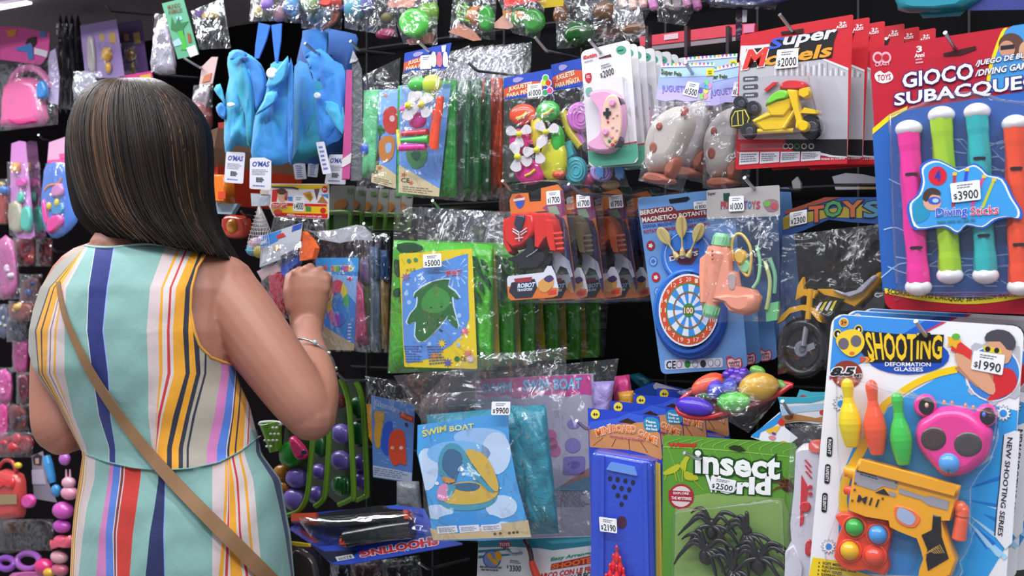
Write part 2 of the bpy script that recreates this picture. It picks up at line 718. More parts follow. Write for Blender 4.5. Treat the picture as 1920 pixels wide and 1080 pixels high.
# ---------------------------------------------------------------- table driven packs: upper row and the far left bay
def pack(name, label, cat, at, parts, film=None, cr=None, group=None, haze=None):
  """parts: (part name, colour, kind, [shapes]); shape = ('b', x, y, rx, ry, lift) ball, ('p', points, lift, height) relief, ('s', points, lift) slab,
  ('d', points, lift) soft, ('t', points, radius) tube, ('w', text, box, lift) writing, ('l', a, b, profile, lift) turned"""
  pl = Pl(*at)
  A = crop(*cr) if cr else (lambda pts: list(pts))
  k = 1 / (cr[2] if cr else 1)
  a = lambda x, y: A([(x, y)])[0]
  t = thing(name, label, cat, pl, group)
  for i, (pn, h, kind, shapes) in enumerate(parts):
    m = MB(pl)
    mt = M(h, kind)
    for s in shapes:
      c = s[0]
      if c == 'b':
        m.ball(*a(s[1], s[2]), s[3] * k, s[4] * k, s[5] if len(s) > 5 else .008, None, mt, 0, 14, .08 if kind == 'soft' else 0)
      elif c == 'p':
        m.puff(sm(A(s[1]), 2) if len(s) < 5 else A(s[1]), mt, s[2], s[3], .3)
      elif c == 's':
        m.slab(A(s[1]), mt, s[2], .0015)
      elif c == 'd':
        m.drape(sm(A(s[1]), 2), mt, s[2], .016, .006, i + len(label))
      elif c == 't':
        m.tube([a(*p) + (.012,) for p in s[1]], s[2], mt, 0, 7, 3)
      elif c == 'w':
        m.text(s[1], A(s[2]), mt, s[3], .02)
      elif c == 'l':
        m.lathe(a(*s[1]), a(*s[2]), [(u, r * k) for u, r in s[3]], mt, s[4], 14)
    m.build(pn, t)
  if film:
    f = MB(pl)
    f.film(Q(*A(film)), None, .016, .01, 10, 12, .004, len(label) + int(at[0]) % 50, -.01, 7, rag=.012)
    f.build('bag', t)
  return t


C6, CD, CR = (440, 0, 6), (700, 0, 5.333), (1040, 0, 4.364)
G1, G2, G3 = 'squeezy animals in clear bags', 'toy drums in clear bags', 'foam rolls in clear bags'
pack('squeezy_animal_bag', 'clear bag of yellow and purple squeezy animals, leftmost of the upper row', 'toy pack', (510, 20, .02), [('squeezy_toy', 'c8b048', 'soft', [('b', 290, 130, 65, 70)]), ('squeezy_toy', '8c6cbc', 'soft', [('b', 365, 55, 65, 75, .02)]), ('squeezy_toy', '9c7080', 'soft', [('b', 500, 160, 60, 90, 0)])], [(190, -60), (560, -60), (560, 240), (160, 240)], C6, G1)
pack('squeezy_animal_bag', 'clear bag of a spotted light blue squeezy animal in upper row', 'toy pack', (550, 20, .03), [('squeezy_toy', '4c8cc4', 'soft', [('b', 640, 70, 80, 100), ('b', 670, 150, 35, 40)]), ('spot', '2c5c9c', 'soft', [('b', 600, 95, 14, 14, .022), ('b', 650, 120, 12, 12, .022), ('b', 690, 80, 10, 10, .02)])], [(540, -60), (740, -60), (760, 270), (560, 250)], C6, G1)
pack('squeezy_animal_bag', 'clear bag of a green and olive squeezy animal in upper row', 'toy pack', (585, 20, .035), [('squeezy_toy', '7c9c60', 'soft', [('b', 850, 60, 80, 90)]), ('squeezy_toy', '847038', 'soft', [('b', 790, 20, 60, 60, 0)]), ('squeezy_toy', '2c5c7c', 'soft', [('b', 950, 200, 120, 90, -.02)])], [(740, -60), (980, -60), (1000, 330), (750, 320)], C6, G1)
pack('squeezy_animal_bag', 'clear bag of a red starfish shaped squeezy toy in upper row', 'toy pack', (625, 20, .03), [('squeezy_toy', 'd84838', 'soft', [('p', [(1030, 80), (1080, 30), (1150, -30), (1200, 20), (1190, 100), (1100, 110)], 0, .03)]), ('squeezy_toy', '8c3c2c', 'soft', [('d', [(1110, 120), (1180, 130), (1160, 240), (1020, 340), (980, 330), (1080, 230)], -.01)])], [(980, -60), (1230, -60), (1200, 330), (960, 360)], C6, G1)
pack('squeezy_animal_bag', 'clear bag of teal and dark blue squeezy toy beside the green drum bag', 'toy pack', (675, 20, .02), [('squeezy_toy', '4c94a8', 'soft', [('b', 1360, 90, 110, 130)]), ('squeezy_toy', '343c8c', 'soft', [('b', 1490, 60, 70, 80, .01), ('b', 1240, 90, 40, 40, 0)]), ('squeezy_toy', '746c44', 'soft', [('b', 1710, 200, 60, 60, -.01)]), ('squeezy_toy', 'a82c5c', 'soft', [('b', 1700, 380, 110, 60, -.02)])], [(1220, -60), (1760, -60), (1840, 420), (1240, 320)], C6, G1)
for lab, at, rows_, fl in (
  ('clear bag of toy drum showing its round green face, over the left party bag', (790, 40, .03), [('drum_head', '48c830', 'plastic', [('p', ell(415, 235, 148, 150, 16), .012, .012)]), ('drum_body', '6c9c30', 'plastic', [('b', 530, 160, 110, 130, -.01), ('b', 600, 110, 50, 90, -.004)]), ('card', 'd08c78', 'print', [('s', [(145, 15), (250, -60), (430, -60), (400, 70), (150, 75)], .012), ('s', [(330, 400), (560, 320), (610, 330), (590, 430), (360, 450)], -.01)])], [(130, -80), (640, -80), (640, 450), (300, 440)]),
  ('clear bag of toy drum on its side with orange panel in upper row', (900, 40, .03), [('drum_body', 'c8782c', 'plastic', [('l', (980, 160), (1080, 170), [(0, 95), (1, 110)], -.002)]), ('drum_head', '2c9c30', 'plastic', [('p', ell(1140, 190, 75, 135, 16), .008, .012)]), ('grill', '5c9c2c', 'plastic', [('t', [(840, 60), (970, 80)], 3), ('t', [(840, 120), (970, 150)], 3), ('t', [(840, 180), (970, 220)], 3), ('t', [(860, 20), (860, 200)], 3), ('t', [(920, 20), (920, 210)], 3)]), ('card', 'c88468', 'print', [('s', [(750, 320), (860, 230), (1000, 300), (1080, 400), (1000, 410)], .004)])], [(800, -80), (1230, -80), (1220, 400), (760, 380)]),
  ('clear bag of two green toy drums with peach card, above the middle party bag', (985, 40, .02), [('drum_head', '2c8c28', 'plastic', [('p', ell(1610, 210, 110, 120, 16), .004, .012)]), ('drum_body', '4ca838', 'plastic', [('b', 1470, 170, 90, 100, -.004), ('s', [(1520, 260), (1560, 260), (1560, 330), (1520, 330)], .004)]), ('panel', 'd88030', 'plastic', [('s', [(1290, 110), (1380, 90), (1390, 150), (1300, 160)], .01), ('s', [(1420, 110), (1500, 110), (1490, 180), (1420, 170)], .02)]), ('card', 'd09c8c', 'print', [('s', [(1210, 230), (1320, 130), (1390, 140), (1400, 270), (1350, 290), (1210, 280)], 0)]), ('red_bar', 'd83028', 'plastic', [('s', [(1300, -60), (1620, -60), (1680, 0), (1310, 75)], .022)]), ('yellow_bar', 'b8a020', 'plastic', [('s', [(1640, 0), (1900, -40), (1900, 60), (1700, 80)], .012)])], [(1220, -60), (1740, -60), (1660, 400), (1390, 330)]),
):
  pack('toy_drum_bag', lab, 'toy pack', at, rows_, fl, CD, G2)
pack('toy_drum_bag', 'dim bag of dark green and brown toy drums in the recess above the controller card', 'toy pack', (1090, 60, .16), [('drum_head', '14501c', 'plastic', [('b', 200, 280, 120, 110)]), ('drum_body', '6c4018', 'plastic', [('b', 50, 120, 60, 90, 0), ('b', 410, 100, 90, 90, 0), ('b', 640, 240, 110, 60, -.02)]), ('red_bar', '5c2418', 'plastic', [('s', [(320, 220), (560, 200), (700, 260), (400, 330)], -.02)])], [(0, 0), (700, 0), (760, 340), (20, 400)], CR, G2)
for k, (lab, x0, cols, off) in enumerate((('clear bag of cream and pink foam rolls at the top edge', 520, ('e0c4b4', 'e0bcb0', 'd8a89c', 'c87cb8'), .02), ('clear bag of grey and mauve foam rolls at the top edge', 880, ('a89c94', '8c7c84', 'b05c94', '9c5088'), .06))):
  pack('foam_roll_bag', lab, 'toy pack', (1175 + k * 85, 15, off), [('foam_roll', c, 'soft', [('l', (x0 + 30 + j * 72, -150), (x0 + 40 + j * 85, 60 + j % 2 * 20), [(0, 36), (.94, 36), (1, 26)], .006)]) for j, c in enumerate(cols)] + [('roll_hole', '5c3c3c', 'soft', [('b', x0 + 40 + j * 85, 62 + j % 2 * 20, 12, 12, .012) for j in range(4)])], [(x0 - 40, -60), (x0 + 350, -60), (x0 + 190, 210), (x0 - 40, 180)], CR, G3)
pack('blue_toy_bag', 'dark blue bagged toy at the top edge left of the motorbike card', 'toy pack', (1410, 0, .12), [('contents', '3c4070', 'vinyl', [('d', [(1230, -80), (1920, -80), (1900, 20), (1600, 60), (1260, 30)], 0)]), ('strap', '3c1c38', 'vinyl', [('s', [(1480, 60), (1535, 60), (1530, 330), (1480, 330)], -.01)]), ('tag', 'd8d4dc', 'print', [('s', [(1535, 80), (1575, 80), (1570, 180), (1535, 185)], -.008)])], [(1240, -80), (1900, -80), (1800, 80), (1270, 60)], CR)
pack('teal_toy_pack', 'teal and navy packet at the top right edge over the diving sticks', 'toy pack', (1800, 10, .1), [('tray', '2c8ca0', 'plastic', [('p', [(1686, -30), (1850, -30), (1815, 18), (1700, 24), (1682, 10)], 0, .02), ('s', [(1720, 20), (1810, 20), (1800, 30), (1730, 34)], -.004)]), ('box', '343c84', 'print', [('s', [(1812, -30), (1930, -30), (1930, 18), (1816, 20)], .004)])], None, None)
# right of the diving sticks and gun card: the edge of one more pack
pack('blue_toy_pack', 'blue pack edge at the right margin beside the gun card', 'toy pack', (1915, 850, .02), [('card', '2c58b0', 'print', [('s', [(1885, 615), (1950, 612), (1950, 1090), (1880, 1090)], 0)]), ('dark_toy', '3c4038', 'plastic', [('p', [(1900, 970), (1950, 965), (1950, 1090), (1890, 1090)], .002, .02)])], None, None)

# --- far left bay
LB = .42
K5, K6, K7, K8 = (0, 0, 3.86), (0, 250, 4.69), (0, 440, 3.375), (0, 760, 3.375)
V, P_, S_, R_ = 'vinyl', 'plastic', 'soft', 'print'
pack('toy_purse_bag', 'pink toy purse in shiny clear bag with doll picture, upper left corner', 'toy pack', (60, 150, LB), [('header_card', 'd04c94', R_, [('s', [(0, 190), (180, 200), (360, 240), (350, 400), (290, 470), (0, 430)], .014)]), ('print', '3c78b8', R_, [('s', [(110, 350), (230, 310), (240, 430), (205, 430), (190, 375), (120, 365)], .017), ('s', [(280, 235), (330, 230), (330, 270), (290, 265)], .016)]), ('figure_print', '2a1c20', R_, [('s', [(180, 320), (200, 280), (255, 265), (260, 310), (240, 340), (215, 300)], .018)]), ('orange_print', 'd8883c', R_, [('s', [(40, 220), (120, 210), (110, 260), (60, 270)], .0165)]), ('sticker', 'd8d0dc', R_, [('s', [(250, 345), (345, 370), (335, 415), (245, 390)], .018)]), ('handle', 'd070a4', P_, [('t', [(80, 620), (110, 540), (180, 495), (260, 500), (330, 560), (350, 640)], 7)]), ('purse', 'd8689c', P_, [('p', [(60, 620), (180, 560), (300, 590), (340, 780), (330, 900), (60, 930), (40, 880)], 0, .03)]), ('bottom_trim', 'c82880', P_, [('p', [(60, 860), (150, 890), (270, 870), (240, 890), (130, 905)], .026, .01)]), ('side_wrap', 'b8a8cc', V, [('s', [(350, 380), (400, 350), (430, 560), (420, 760), (350, 740)], .01)]), ('blue_toy', '3c80c4', P_, [('p', [(290, 600), (340, 590), (350, 700), (290, 720)], .02, .014)])], [(-20, 470), (420, 420), (420, 900), (0, 950)], K5)
for k, (x, lab) in enumerate(((0, 'purple card of a comb and yellow toy above the hair'), (46, 'second purple card partly hidden right behind the one with the yellow toy'))):
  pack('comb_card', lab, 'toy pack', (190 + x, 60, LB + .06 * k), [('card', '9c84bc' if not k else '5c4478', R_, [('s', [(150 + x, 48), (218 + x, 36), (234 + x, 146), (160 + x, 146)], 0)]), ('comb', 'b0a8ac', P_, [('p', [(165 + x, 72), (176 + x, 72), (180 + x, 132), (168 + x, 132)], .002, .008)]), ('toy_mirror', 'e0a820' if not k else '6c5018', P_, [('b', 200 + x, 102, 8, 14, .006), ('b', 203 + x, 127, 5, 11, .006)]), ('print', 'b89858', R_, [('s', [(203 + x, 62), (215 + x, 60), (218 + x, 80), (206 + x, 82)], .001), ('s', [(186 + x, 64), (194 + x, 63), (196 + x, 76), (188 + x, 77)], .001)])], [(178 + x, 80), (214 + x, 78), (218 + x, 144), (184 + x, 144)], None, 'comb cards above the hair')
for k in range(4):
  x = 108 + k * 11
  pack('dark_toy_bag', 'narrow dark grey bag seen edge on, %s right of the pink purse' % ORD[k], 'toy pack', (x, 90, LB + .05 + .04 * k), [('contents', '26242c', V, [('d', [(x, 44), (x + 10, 44), (x + 12, 190), (x, 200)], 0)])], [(x - 2, 44), (x + 13, 44), (x + 14, 205), (x - 2, 205)], None, 'dark bags edge on')
pack('clear_toy_bag', 'crinkled clear bag peeking above the left side of hair', 'toy pack', (165, 160, LB - .1), [('contents', '8c8c98', V, [('d', [(140, 140), (175, 136), (180, 175), (140, 185)], 0)])], [(138, 134), (190, 134), (190, 190), (138, 190)])
pack('pink_box', 'bright pink box corner showing just above the crown of hair', 'toy pack', (255, 142, LB), [('box', 'd83c88', R_, [('s', [(224, 143), (284, 133), (288, 152), (230, 158)], 0)]), ('print', 'e0b040', R_, [('s', [(262, 142), (282, 138), (284, 148), (264, 152)], .001)])])
CU = (280, 0, 6)
pack('animal_card', 'tilted green animal picture card left of the blue fabric bags', 'toy pack', (330, 50, .12), [('card', '5ca080', R_, [('s', [(140, 40), (380, -20), (555, 610), (320, 665)], 0)]), ('title_print', '6c5030', R_, [('w', 'MUNDO', [(200, 60), (345, 30), (350, 80), (212, 108)], .001), ('w', 'ANIMALES', [(205, 115), (365, 90), (370, 135), (215, 165)], .001)]), ('leaf_print', '2c6c40', R_, [('s', [(250, 190), (290, 280), (330, 180), (350, 260), (440, 240), (380, 320), (390, 400), (240, 330)], .001)]), ('frog_print', '44a83c', R_, [('s', [(310, 360), (370, 340), (410, 480), (430, 560), (350, 560), (370, 470)], .0014)]), ('sky_print', '9cc0dc', R_, [('s', [(260, 470), (330, 430), (370, 500), (280, 525)], .0012), ('s', [(295, 190), (350, 180), (370, 215), (320, 240)], .0008)]), ('feather_print', '8c5030', R_, [('s', [(425, 370), (460, 380), (475, 475), (440, 480)], .0014)]), ('sticker', 'd8d8dc', R_, [('s', [(415, 540), (510, 505), (550, 610), (460, 645)], .002)])], None, CU)
pack('hanging_toy_bag', 'silvery crinkled bag with narrow neck just left of the tilted green card', 'toy pack', (305, 90, .16), [('contents', '9c98a4', V, [('d', [(90, 240), (180, 250), (250, 400), (290, 600), (290, 830), (30, 810), (30, 560)], 0)])], [(60, 150), (210, 160), (300, 840), (15, 810)], CU)
pack('figure_pack', 'clear pack of black toy with yellow top right of green animal card', 'toy pack', (395, 60, .14), [('cap', 'b08c28', P_, [('p', [(650, 180), (700, 145), (770, 160), (780, 220), (650, 230)], .004, .02)]), ('purple_part', '5c3c7c', P_, [('p', [(570, 130), (640, 130), (650, 220), (590, 230)], 0, .02)]), ('black_part', '1c1c22', P_, [('p', [(640, 235), (770, 235), (800, 440), (700, 460), (640, 350)], 0, .024)]), ('clip', 'a89cac', P_, [('t', [(540, 440), (560, 390), (660, 380), (685, 425)], 2)])], [(470, 120), (830, -20), (920, 540), (560, 560)], CU)
pack('pink_tag_bag', 'bag with white and pink tag and brown toy, left of the blue fabric bags', 'toy pack', (395, 140, .12), [('tag', 'd0b4b4', R_, [('s', [(590, 750), (700, 640), (770, 640), (710, 940), (560, 960)], .004)]), ('tag_print', 'c87c5c', R_, [('s', [(620, 850), (700, 820), (680, 910), (590, 930)], .006)]), ('brown_toy', '7c2c2c', S_, [('b', 560, 1350, 130, 200, 0)]), ('clear_side', '8c8088', V, [('d', [(580, 980), (690, 970), (640, 1300), (560, 1500), (480, 1100)], -.01)])], [(500, 960), (720, 950), (700, 1450), (450, 1450)], CU)
for k, (x, lab) in enumerate(((0, 'clear pink comb set nearest the left edge under the toy purse'), (21, 'pink comb set behind the first, left of blue oval pack'))):
  x *= 4.69
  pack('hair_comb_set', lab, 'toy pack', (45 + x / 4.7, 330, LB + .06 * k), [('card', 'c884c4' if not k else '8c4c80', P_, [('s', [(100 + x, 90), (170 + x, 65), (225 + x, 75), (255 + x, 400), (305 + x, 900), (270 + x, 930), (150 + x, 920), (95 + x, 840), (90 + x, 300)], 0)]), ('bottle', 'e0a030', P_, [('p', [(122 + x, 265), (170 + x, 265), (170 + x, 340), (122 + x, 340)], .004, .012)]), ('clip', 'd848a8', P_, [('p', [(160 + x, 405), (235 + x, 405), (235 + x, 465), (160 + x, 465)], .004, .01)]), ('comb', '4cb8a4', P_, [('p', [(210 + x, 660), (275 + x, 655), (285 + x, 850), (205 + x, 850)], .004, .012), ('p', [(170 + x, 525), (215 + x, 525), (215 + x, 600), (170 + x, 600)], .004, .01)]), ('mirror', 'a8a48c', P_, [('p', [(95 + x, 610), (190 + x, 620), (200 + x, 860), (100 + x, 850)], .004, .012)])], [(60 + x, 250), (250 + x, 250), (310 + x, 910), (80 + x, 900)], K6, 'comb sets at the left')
pack('oval_toy_pack', 'blue oval pack of a pink and yellow play set beside the hair', 'toy pack', (110, 370, LB - .03), [('shell', '4c74c4', P_, [('p', [(420, 260), (580, 250), (620, 420), (680, 640), (680, 780), (560, 900), (460, 920), (390, 800), (370, 600), (390, 400)], 0, .012)]), ('roof', 'd88838', P_, [('t', [(395, 500), (430, 460), (520, 440), (540, 390)], 2.4)]), ('castle', 'c880b4', P_, [('p', [(480, 470), (550, 440), (570, 540), (470, 560)], .01, .01)]), ('yellow_toy', 'd8c030', P_, [('b', 432, 640, 20, 36, .016), ('b', 500, 610, 20, 36, .016)]), ('pink_toy', 'd83c90', P_, [('p', [(440, 750), (540, 710), (570, 790), (470, 880), (430, 860)], .01, .012), ('p', [(385, 600), (410, 600), (440, 800), (410, 800)], .01, .01)]), ('blue_toy', '2c88b8', P_, [('p', [(470, 640), (570, 610), (570, 710), (480, 720)], .008, .01)]), ('header', 'c898b8', R_, [('s', [(430, 80), (575, 30), (580, 250), (415, 260)], .004)]), ('header_band', 'd8508c', R_, [('s', [(415, 235), (580, 225), (580, 255), (415, 262)], .006), ('s', [(520, 180), (570, 175), (570, 220), (525, 225)], .006)])], [(400, 265), (590, 255), (580, 880), (380, 860)], K6)
pack('cup_pack', 'coral red toy cups at the left edge under the comb sets', 'toy pack', (8, 380, LB), [('cup', 'a84440', P_, [('l', (20, 545), (15, 790), [(0, 70), (.1, 66), (1, 50)], 0)]), ('blue_toy', '2c6cb0', P_, [('b', 40, 500, 36, 40, .01)]), ('olive_toy', '9c8c44', P_, [('b', 8, 450, 30, 30, .01)])], [(-40, 400), (75, 400), (80, 800), (-40, 800)], K6)
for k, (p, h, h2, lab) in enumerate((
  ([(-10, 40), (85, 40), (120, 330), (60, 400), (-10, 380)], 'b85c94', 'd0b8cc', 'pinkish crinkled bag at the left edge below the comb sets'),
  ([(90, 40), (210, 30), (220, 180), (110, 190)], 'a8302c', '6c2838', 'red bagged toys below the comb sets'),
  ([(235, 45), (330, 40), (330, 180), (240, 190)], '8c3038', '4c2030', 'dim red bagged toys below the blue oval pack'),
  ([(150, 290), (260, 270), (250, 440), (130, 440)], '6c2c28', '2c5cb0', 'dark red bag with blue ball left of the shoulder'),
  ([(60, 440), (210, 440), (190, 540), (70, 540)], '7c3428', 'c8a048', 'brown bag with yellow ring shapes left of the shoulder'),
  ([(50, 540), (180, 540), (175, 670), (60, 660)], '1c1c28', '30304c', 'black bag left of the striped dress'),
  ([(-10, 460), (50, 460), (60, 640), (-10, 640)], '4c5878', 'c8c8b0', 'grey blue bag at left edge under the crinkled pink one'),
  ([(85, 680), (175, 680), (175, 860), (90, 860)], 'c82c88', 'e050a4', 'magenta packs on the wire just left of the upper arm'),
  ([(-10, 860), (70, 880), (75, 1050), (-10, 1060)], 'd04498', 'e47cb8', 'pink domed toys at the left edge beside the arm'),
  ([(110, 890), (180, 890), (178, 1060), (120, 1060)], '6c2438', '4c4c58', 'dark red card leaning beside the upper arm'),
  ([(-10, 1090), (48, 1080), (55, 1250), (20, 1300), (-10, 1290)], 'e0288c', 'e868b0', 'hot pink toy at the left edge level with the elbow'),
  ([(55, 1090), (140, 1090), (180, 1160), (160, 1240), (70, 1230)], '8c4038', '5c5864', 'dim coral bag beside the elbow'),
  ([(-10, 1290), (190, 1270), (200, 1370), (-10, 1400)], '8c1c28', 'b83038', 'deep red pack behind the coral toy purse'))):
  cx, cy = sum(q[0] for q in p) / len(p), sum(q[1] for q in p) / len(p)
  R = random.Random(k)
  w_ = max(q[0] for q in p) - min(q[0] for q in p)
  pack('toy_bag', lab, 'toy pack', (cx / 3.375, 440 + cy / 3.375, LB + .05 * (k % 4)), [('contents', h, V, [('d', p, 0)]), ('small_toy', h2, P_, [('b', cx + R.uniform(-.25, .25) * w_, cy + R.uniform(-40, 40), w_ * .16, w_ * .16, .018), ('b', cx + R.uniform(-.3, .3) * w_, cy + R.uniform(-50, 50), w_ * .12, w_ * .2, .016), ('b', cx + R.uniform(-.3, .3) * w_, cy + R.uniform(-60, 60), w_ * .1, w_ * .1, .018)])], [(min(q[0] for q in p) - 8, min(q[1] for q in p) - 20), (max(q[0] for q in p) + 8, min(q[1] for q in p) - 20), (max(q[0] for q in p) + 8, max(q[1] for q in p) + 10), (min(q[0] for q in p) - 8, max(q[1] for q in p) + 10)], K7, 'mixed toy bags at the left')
pack('toy_purse', 'coral red toy purse with bow in the lower left corner', 'toy pack', (30, 910, LB - .05), [('purse', 'c84844', P_, [('p', [(-20, 420), (120, 420), (165, 480), (165, 680), (120, 710), (-20, 700)], 0, .03)]), ('handle', 'a83838', P_, [('t', [(-10, 400), (30, 350), (80, 360), (105, 420)], 4)]), ('bow', 'd83038', P_, [('p', [(-10, 460), (40, 480), (90, 460), (90, 530), (40, 505), (-10, 530)], .028, .008)]), ('label', '9c8464', R_, [('s', [(-20, 565), (105, 565), (105, 625), (-20, 630)], .034)]), ('clock_charm', 'd848a0', P_, [('p', ell(188, 605, 42, 44, 14), .02, .012)]), ('star_charm', 'd8c030', P_, [('b', 115, 380, 20, 20, .02)])], None, K8)
pack('doll_card', 'grey card with dark haired figure print left of the blue brush', 'toy pack', (80, 900, LB), [('card', '908898', R_, [('s', [(200, 320), (270, 290), (300, 480), (360, 615), (215, 590)], 0)]), ('figure_print', '3c2c30', R_, [('s', [(205, 330), (235, 305), (265, 320), (260, 380), (215, 375)], .001)]), ('face_print', 'c0a098', R_, [('s', [(222, 335), (245, 335), (245, 370), (225, 370)], .002)]), ('dress_print', 'b8b0c4', R_, [('s', [(200, 410), (270, 405), (290, 500), (205, 500)], .001)])], None, K8)
pack('toy_brush', 'blue toy brush hanging below the elbow at left', 'toy pack', (95, 900, LB - .03), [('brush', '3c8cc8', P_, [('l', (295, 320), (335, 490), [(0, 24), (.3, 30), (.8, 26), (1, 20)], .01), ('b', 355, 540, 26, 40, .01)])], None, K8)
pack('toy_bead_string', 'string of pink bunny and bear beads hanging beside the striped skirt', 'toy pack', (120, 960, LB - .08), [('bead', h, P_, [('b', x, y, rx, ry, .01)] + ([('l', (x - 14, y - 30), (x - 16, y - 85), [(0, 8), (1, 4)], .01), ('l', (x + 10, y - 30), (x + 8, y - 85), [(0, 8), (1, 4)], .01)] if j == 1 else [])) for j, (x, y, rx, ry, h) in enumerate(((410, 340, 30, 40, 'b060b8'), (435, 490, 36, 38, 'd8a0b4'), (440, 555, 45, 44, 'd890a8'), (400, 665, 55, 55, 'c850b0'), (392, 765, 48, 42, 'b848b0'), (395, 860, 50, 40, 'd0506c'), (375, 960, 46, 42, 'd8a0ac'), (380, 1040, 44, 40, 'c06078')))] + [('bow', 'd85870', P_, [('p', [(325, 850), (380, 870), (450, 820), (450, 900), (385, 895), (330, 910)], .02, .01)]), ('bead_eye', '3c1c38', P_, [('b', 365, 660, 12, 14, .026)])], None, K8)
for k, (x, y, r, h, lab) in enumerate(((40, 1000, 50, '8c48b4', 'purple toy ring lying in the lower left corner'), (180, 985, 70, '9c58b0', 'larger purple toy ring beside the bead string'))):
  pack('toy_ring', lab, 'toy', (x / 3.375, 760 + y / 3.375, LB - .02, 0, -30), [('band', h, P_, [('t', ell(x, y, r, r * .7, 14) + [(x + r, y)], 6)])], None, K8, 'purple toy rings')
pack('toy_flower_ball', 'pink and orange toy in the lower left corner beside the rings', 'toy', (85, 1060, LB - .04), [('toy_body', 'd83078', P_, [('b', 280, 1020, 50, 50, .01)]), ('yellow_part', 'e0a830', P_, [('b', 310, 1060, 30, 30, .02)]), ('pink_base', 'c05c9c', P_, [('d', [(80, 1060), (250, 1050), (330, 1090), (60, 1120)], 0)])], None, K8)
pack('black_net_bag', 'black net bag lying under the coral toy purse', 'toy pack', (50, 1010, LB + .02), [('net', '1c1418', V, [('d', [(-20, 760), (200, 720), (340, 740), (330, 880), (150, 920), (-20, 930)], 0)]), ('contents', '5c3828', V, [('d', [(20, 740), (160, 730), (180, 800), (30, 820)], .006)])], [(-20, 720), (340, 720), (330, 920), (-20, 920)], K8)
# ---------------------------------------------------------------- middle left: packs around the reaching hand
def ring_bag():
  pl = Pl(640, 425, .05)
  A = crop(440, 400, 3.857)
  t = thing('swim_ring_bag', 'clear bag with rainbow swim ring card right of the reaching hand', 'pool toy', pl, 'swim ring bags on one hook')
  v = MB(pl)
  v.pillow(Q(*A([(880, 460), (935, 540), (975, 950), (860, 975)])), M('a8486c', 'vinyl'), .004, .026, 8, 16, .006, 2)
  v.pillow(Q(*A([(590, 345), (880, 335), (860, 985), (600, 985)])), M('c09048', 'vinyl'), -.02, .03, 8, 10, .004, 3)
  v.build('folded_ring', t)
  c = MB(pl)
  q = Q(*A([(585, 322), (897, 320), (862, 992), (590, 985)]))
  l = .014
  z = lambda pts: [q(*p) for p in pts]
  c.slab(q.rbox(0, 0, 1, 1, .03, .02), M('4484d0'), l, .001)
  c.poly(z([(0, 0), (1, 0), (1, .16), (0, .2)]), M('3c9ce4'), l + .0003)
  c.poly(z([(0, .3), (.5, .25), (1, .5), (1, .2), (.9, .2), (0, .16)]), M('88b4e8'), l + .0004)
  c.poly(z([(0, .68), (.5, .82), (1, .93), (1, 1), (0, 1)]), M('b8a484'), l + .0004)
  x0, y0 = A([(745, 650)])[0]
  cols = ('c84058', 'd8c848', '58b068', '3c88d0', '5468c8', 'a048b0', 'b85c98', 'c8a850', 'd8b848', 'c04870')
  for k in range(40):
    p0, p1 = k * 9, k * 9 + 9
    o, i = ell(x0, y0, 21, 44, 1, 0, p0, p1), ell(x0, y0, 11, 21, 1, 0, p0, p1)
    ang = (p0 + 100) % 360
    c.poly(o + list(reversed(i)), M(cols[int(ang / 36) % 10]), l + .0008)
  for k, h in enumerate(('c83c58', 'e0a040', '58b058', '3c70d0', '9850c0', 'd04c80', 'e0b848', '58b058')):
    c.text('SWIMRING'[k], z([(.36 + k * .066, .09), (.42 + k * .066, .09), (.42 + k * .066, .145), (.36 + k * .066, .145)]), M(h), l + .0008, .03, M('e8e4c0'), .08)
  c.poly(star(*A([(655, 392)])[0], 6, 3, 5), M('d86040'), l + .0008)
  c.poly(star(*A([(833, 472)])[0], 7, 3, 5, .3), M('b83858'), l + .0008)
  c.lines(q.sub(.82, .7, .92, .92), M('d0dcf0'), 6, l + .0008)
  c.build('card', t)
  f = MB(pl)
  f.film(Q(*A([(560, 130), (1000, 90), (1000, 1000), (580, 1000)])), None, .03, .006, 16, 24, .004, 61, -.02, 8)
  f.build('bag', t)
  h = MB(pl)
  hd = A([(560, 135), (720, 120), (880, 82), (975, 100), (1000, 200), (880, 190), (760, 215), (620, 190)])
  h.slab(hd, M('b8bac4', 'vinyl'), .012, .0008)
  h.build('header_film', t, 'whitish bag top')
  sticker(pl, A([(630, 425), (698, 422), (696, 492), (632, 495)]), '$2000', t, .0155)
  for k, (x0, x1, y0, y1, h, g, nm) in enumerate(((902, 985, 335, 900, '6c4890', '5c7c3c', 'purple and green'), (975, 1055, 240, 1000, '6480a0', '8c98ac', 'grey blue'), (1055, 1120, 265, 980, '3c6cb0', 'b08c48', 'blue and tan'))):
    pk = Pl(680 + k * 20, 440, .11 + .05 * k)
    tt = thing('swim_ring_bag', 'folded %s float bag, %s on the swim ring hook' % (nm, ORD[k + 1]), 'pool toy', pk, 'swim ring bags on one hook')
    m = MB(pk)
    m.pillow(Q(*A([(x0, y0), (x1 - 8, y0), (x1, y0 + (y1 - y0) * .35), (x0, y0 + (y1 - y0) * .3)])), M(h, 'vinyl'), 0, .02, 6, 8, .005, k)
    m.pillow(Q(*A([(x0, y0 + (y1 - y0) * .28), (x1, y0 + (y1 - y0) * .33), (x1 - 6, y1), (x0 + 10, y1)])), M(g, 'vinyl'), 0, .02, 6, 12, .006, k + 5)
    m.build('folded_float', tt)
    m = MB(pk)
    m.film(Q(*A([(x0 - 40, 170), (x1 + 5, 120), (x1 + 5, 1010), (x0 - 10, 1005)])), None, .024, .006, 8, 18, .004, 70 + k)
    m.build('bag', tt)


ring_bag()


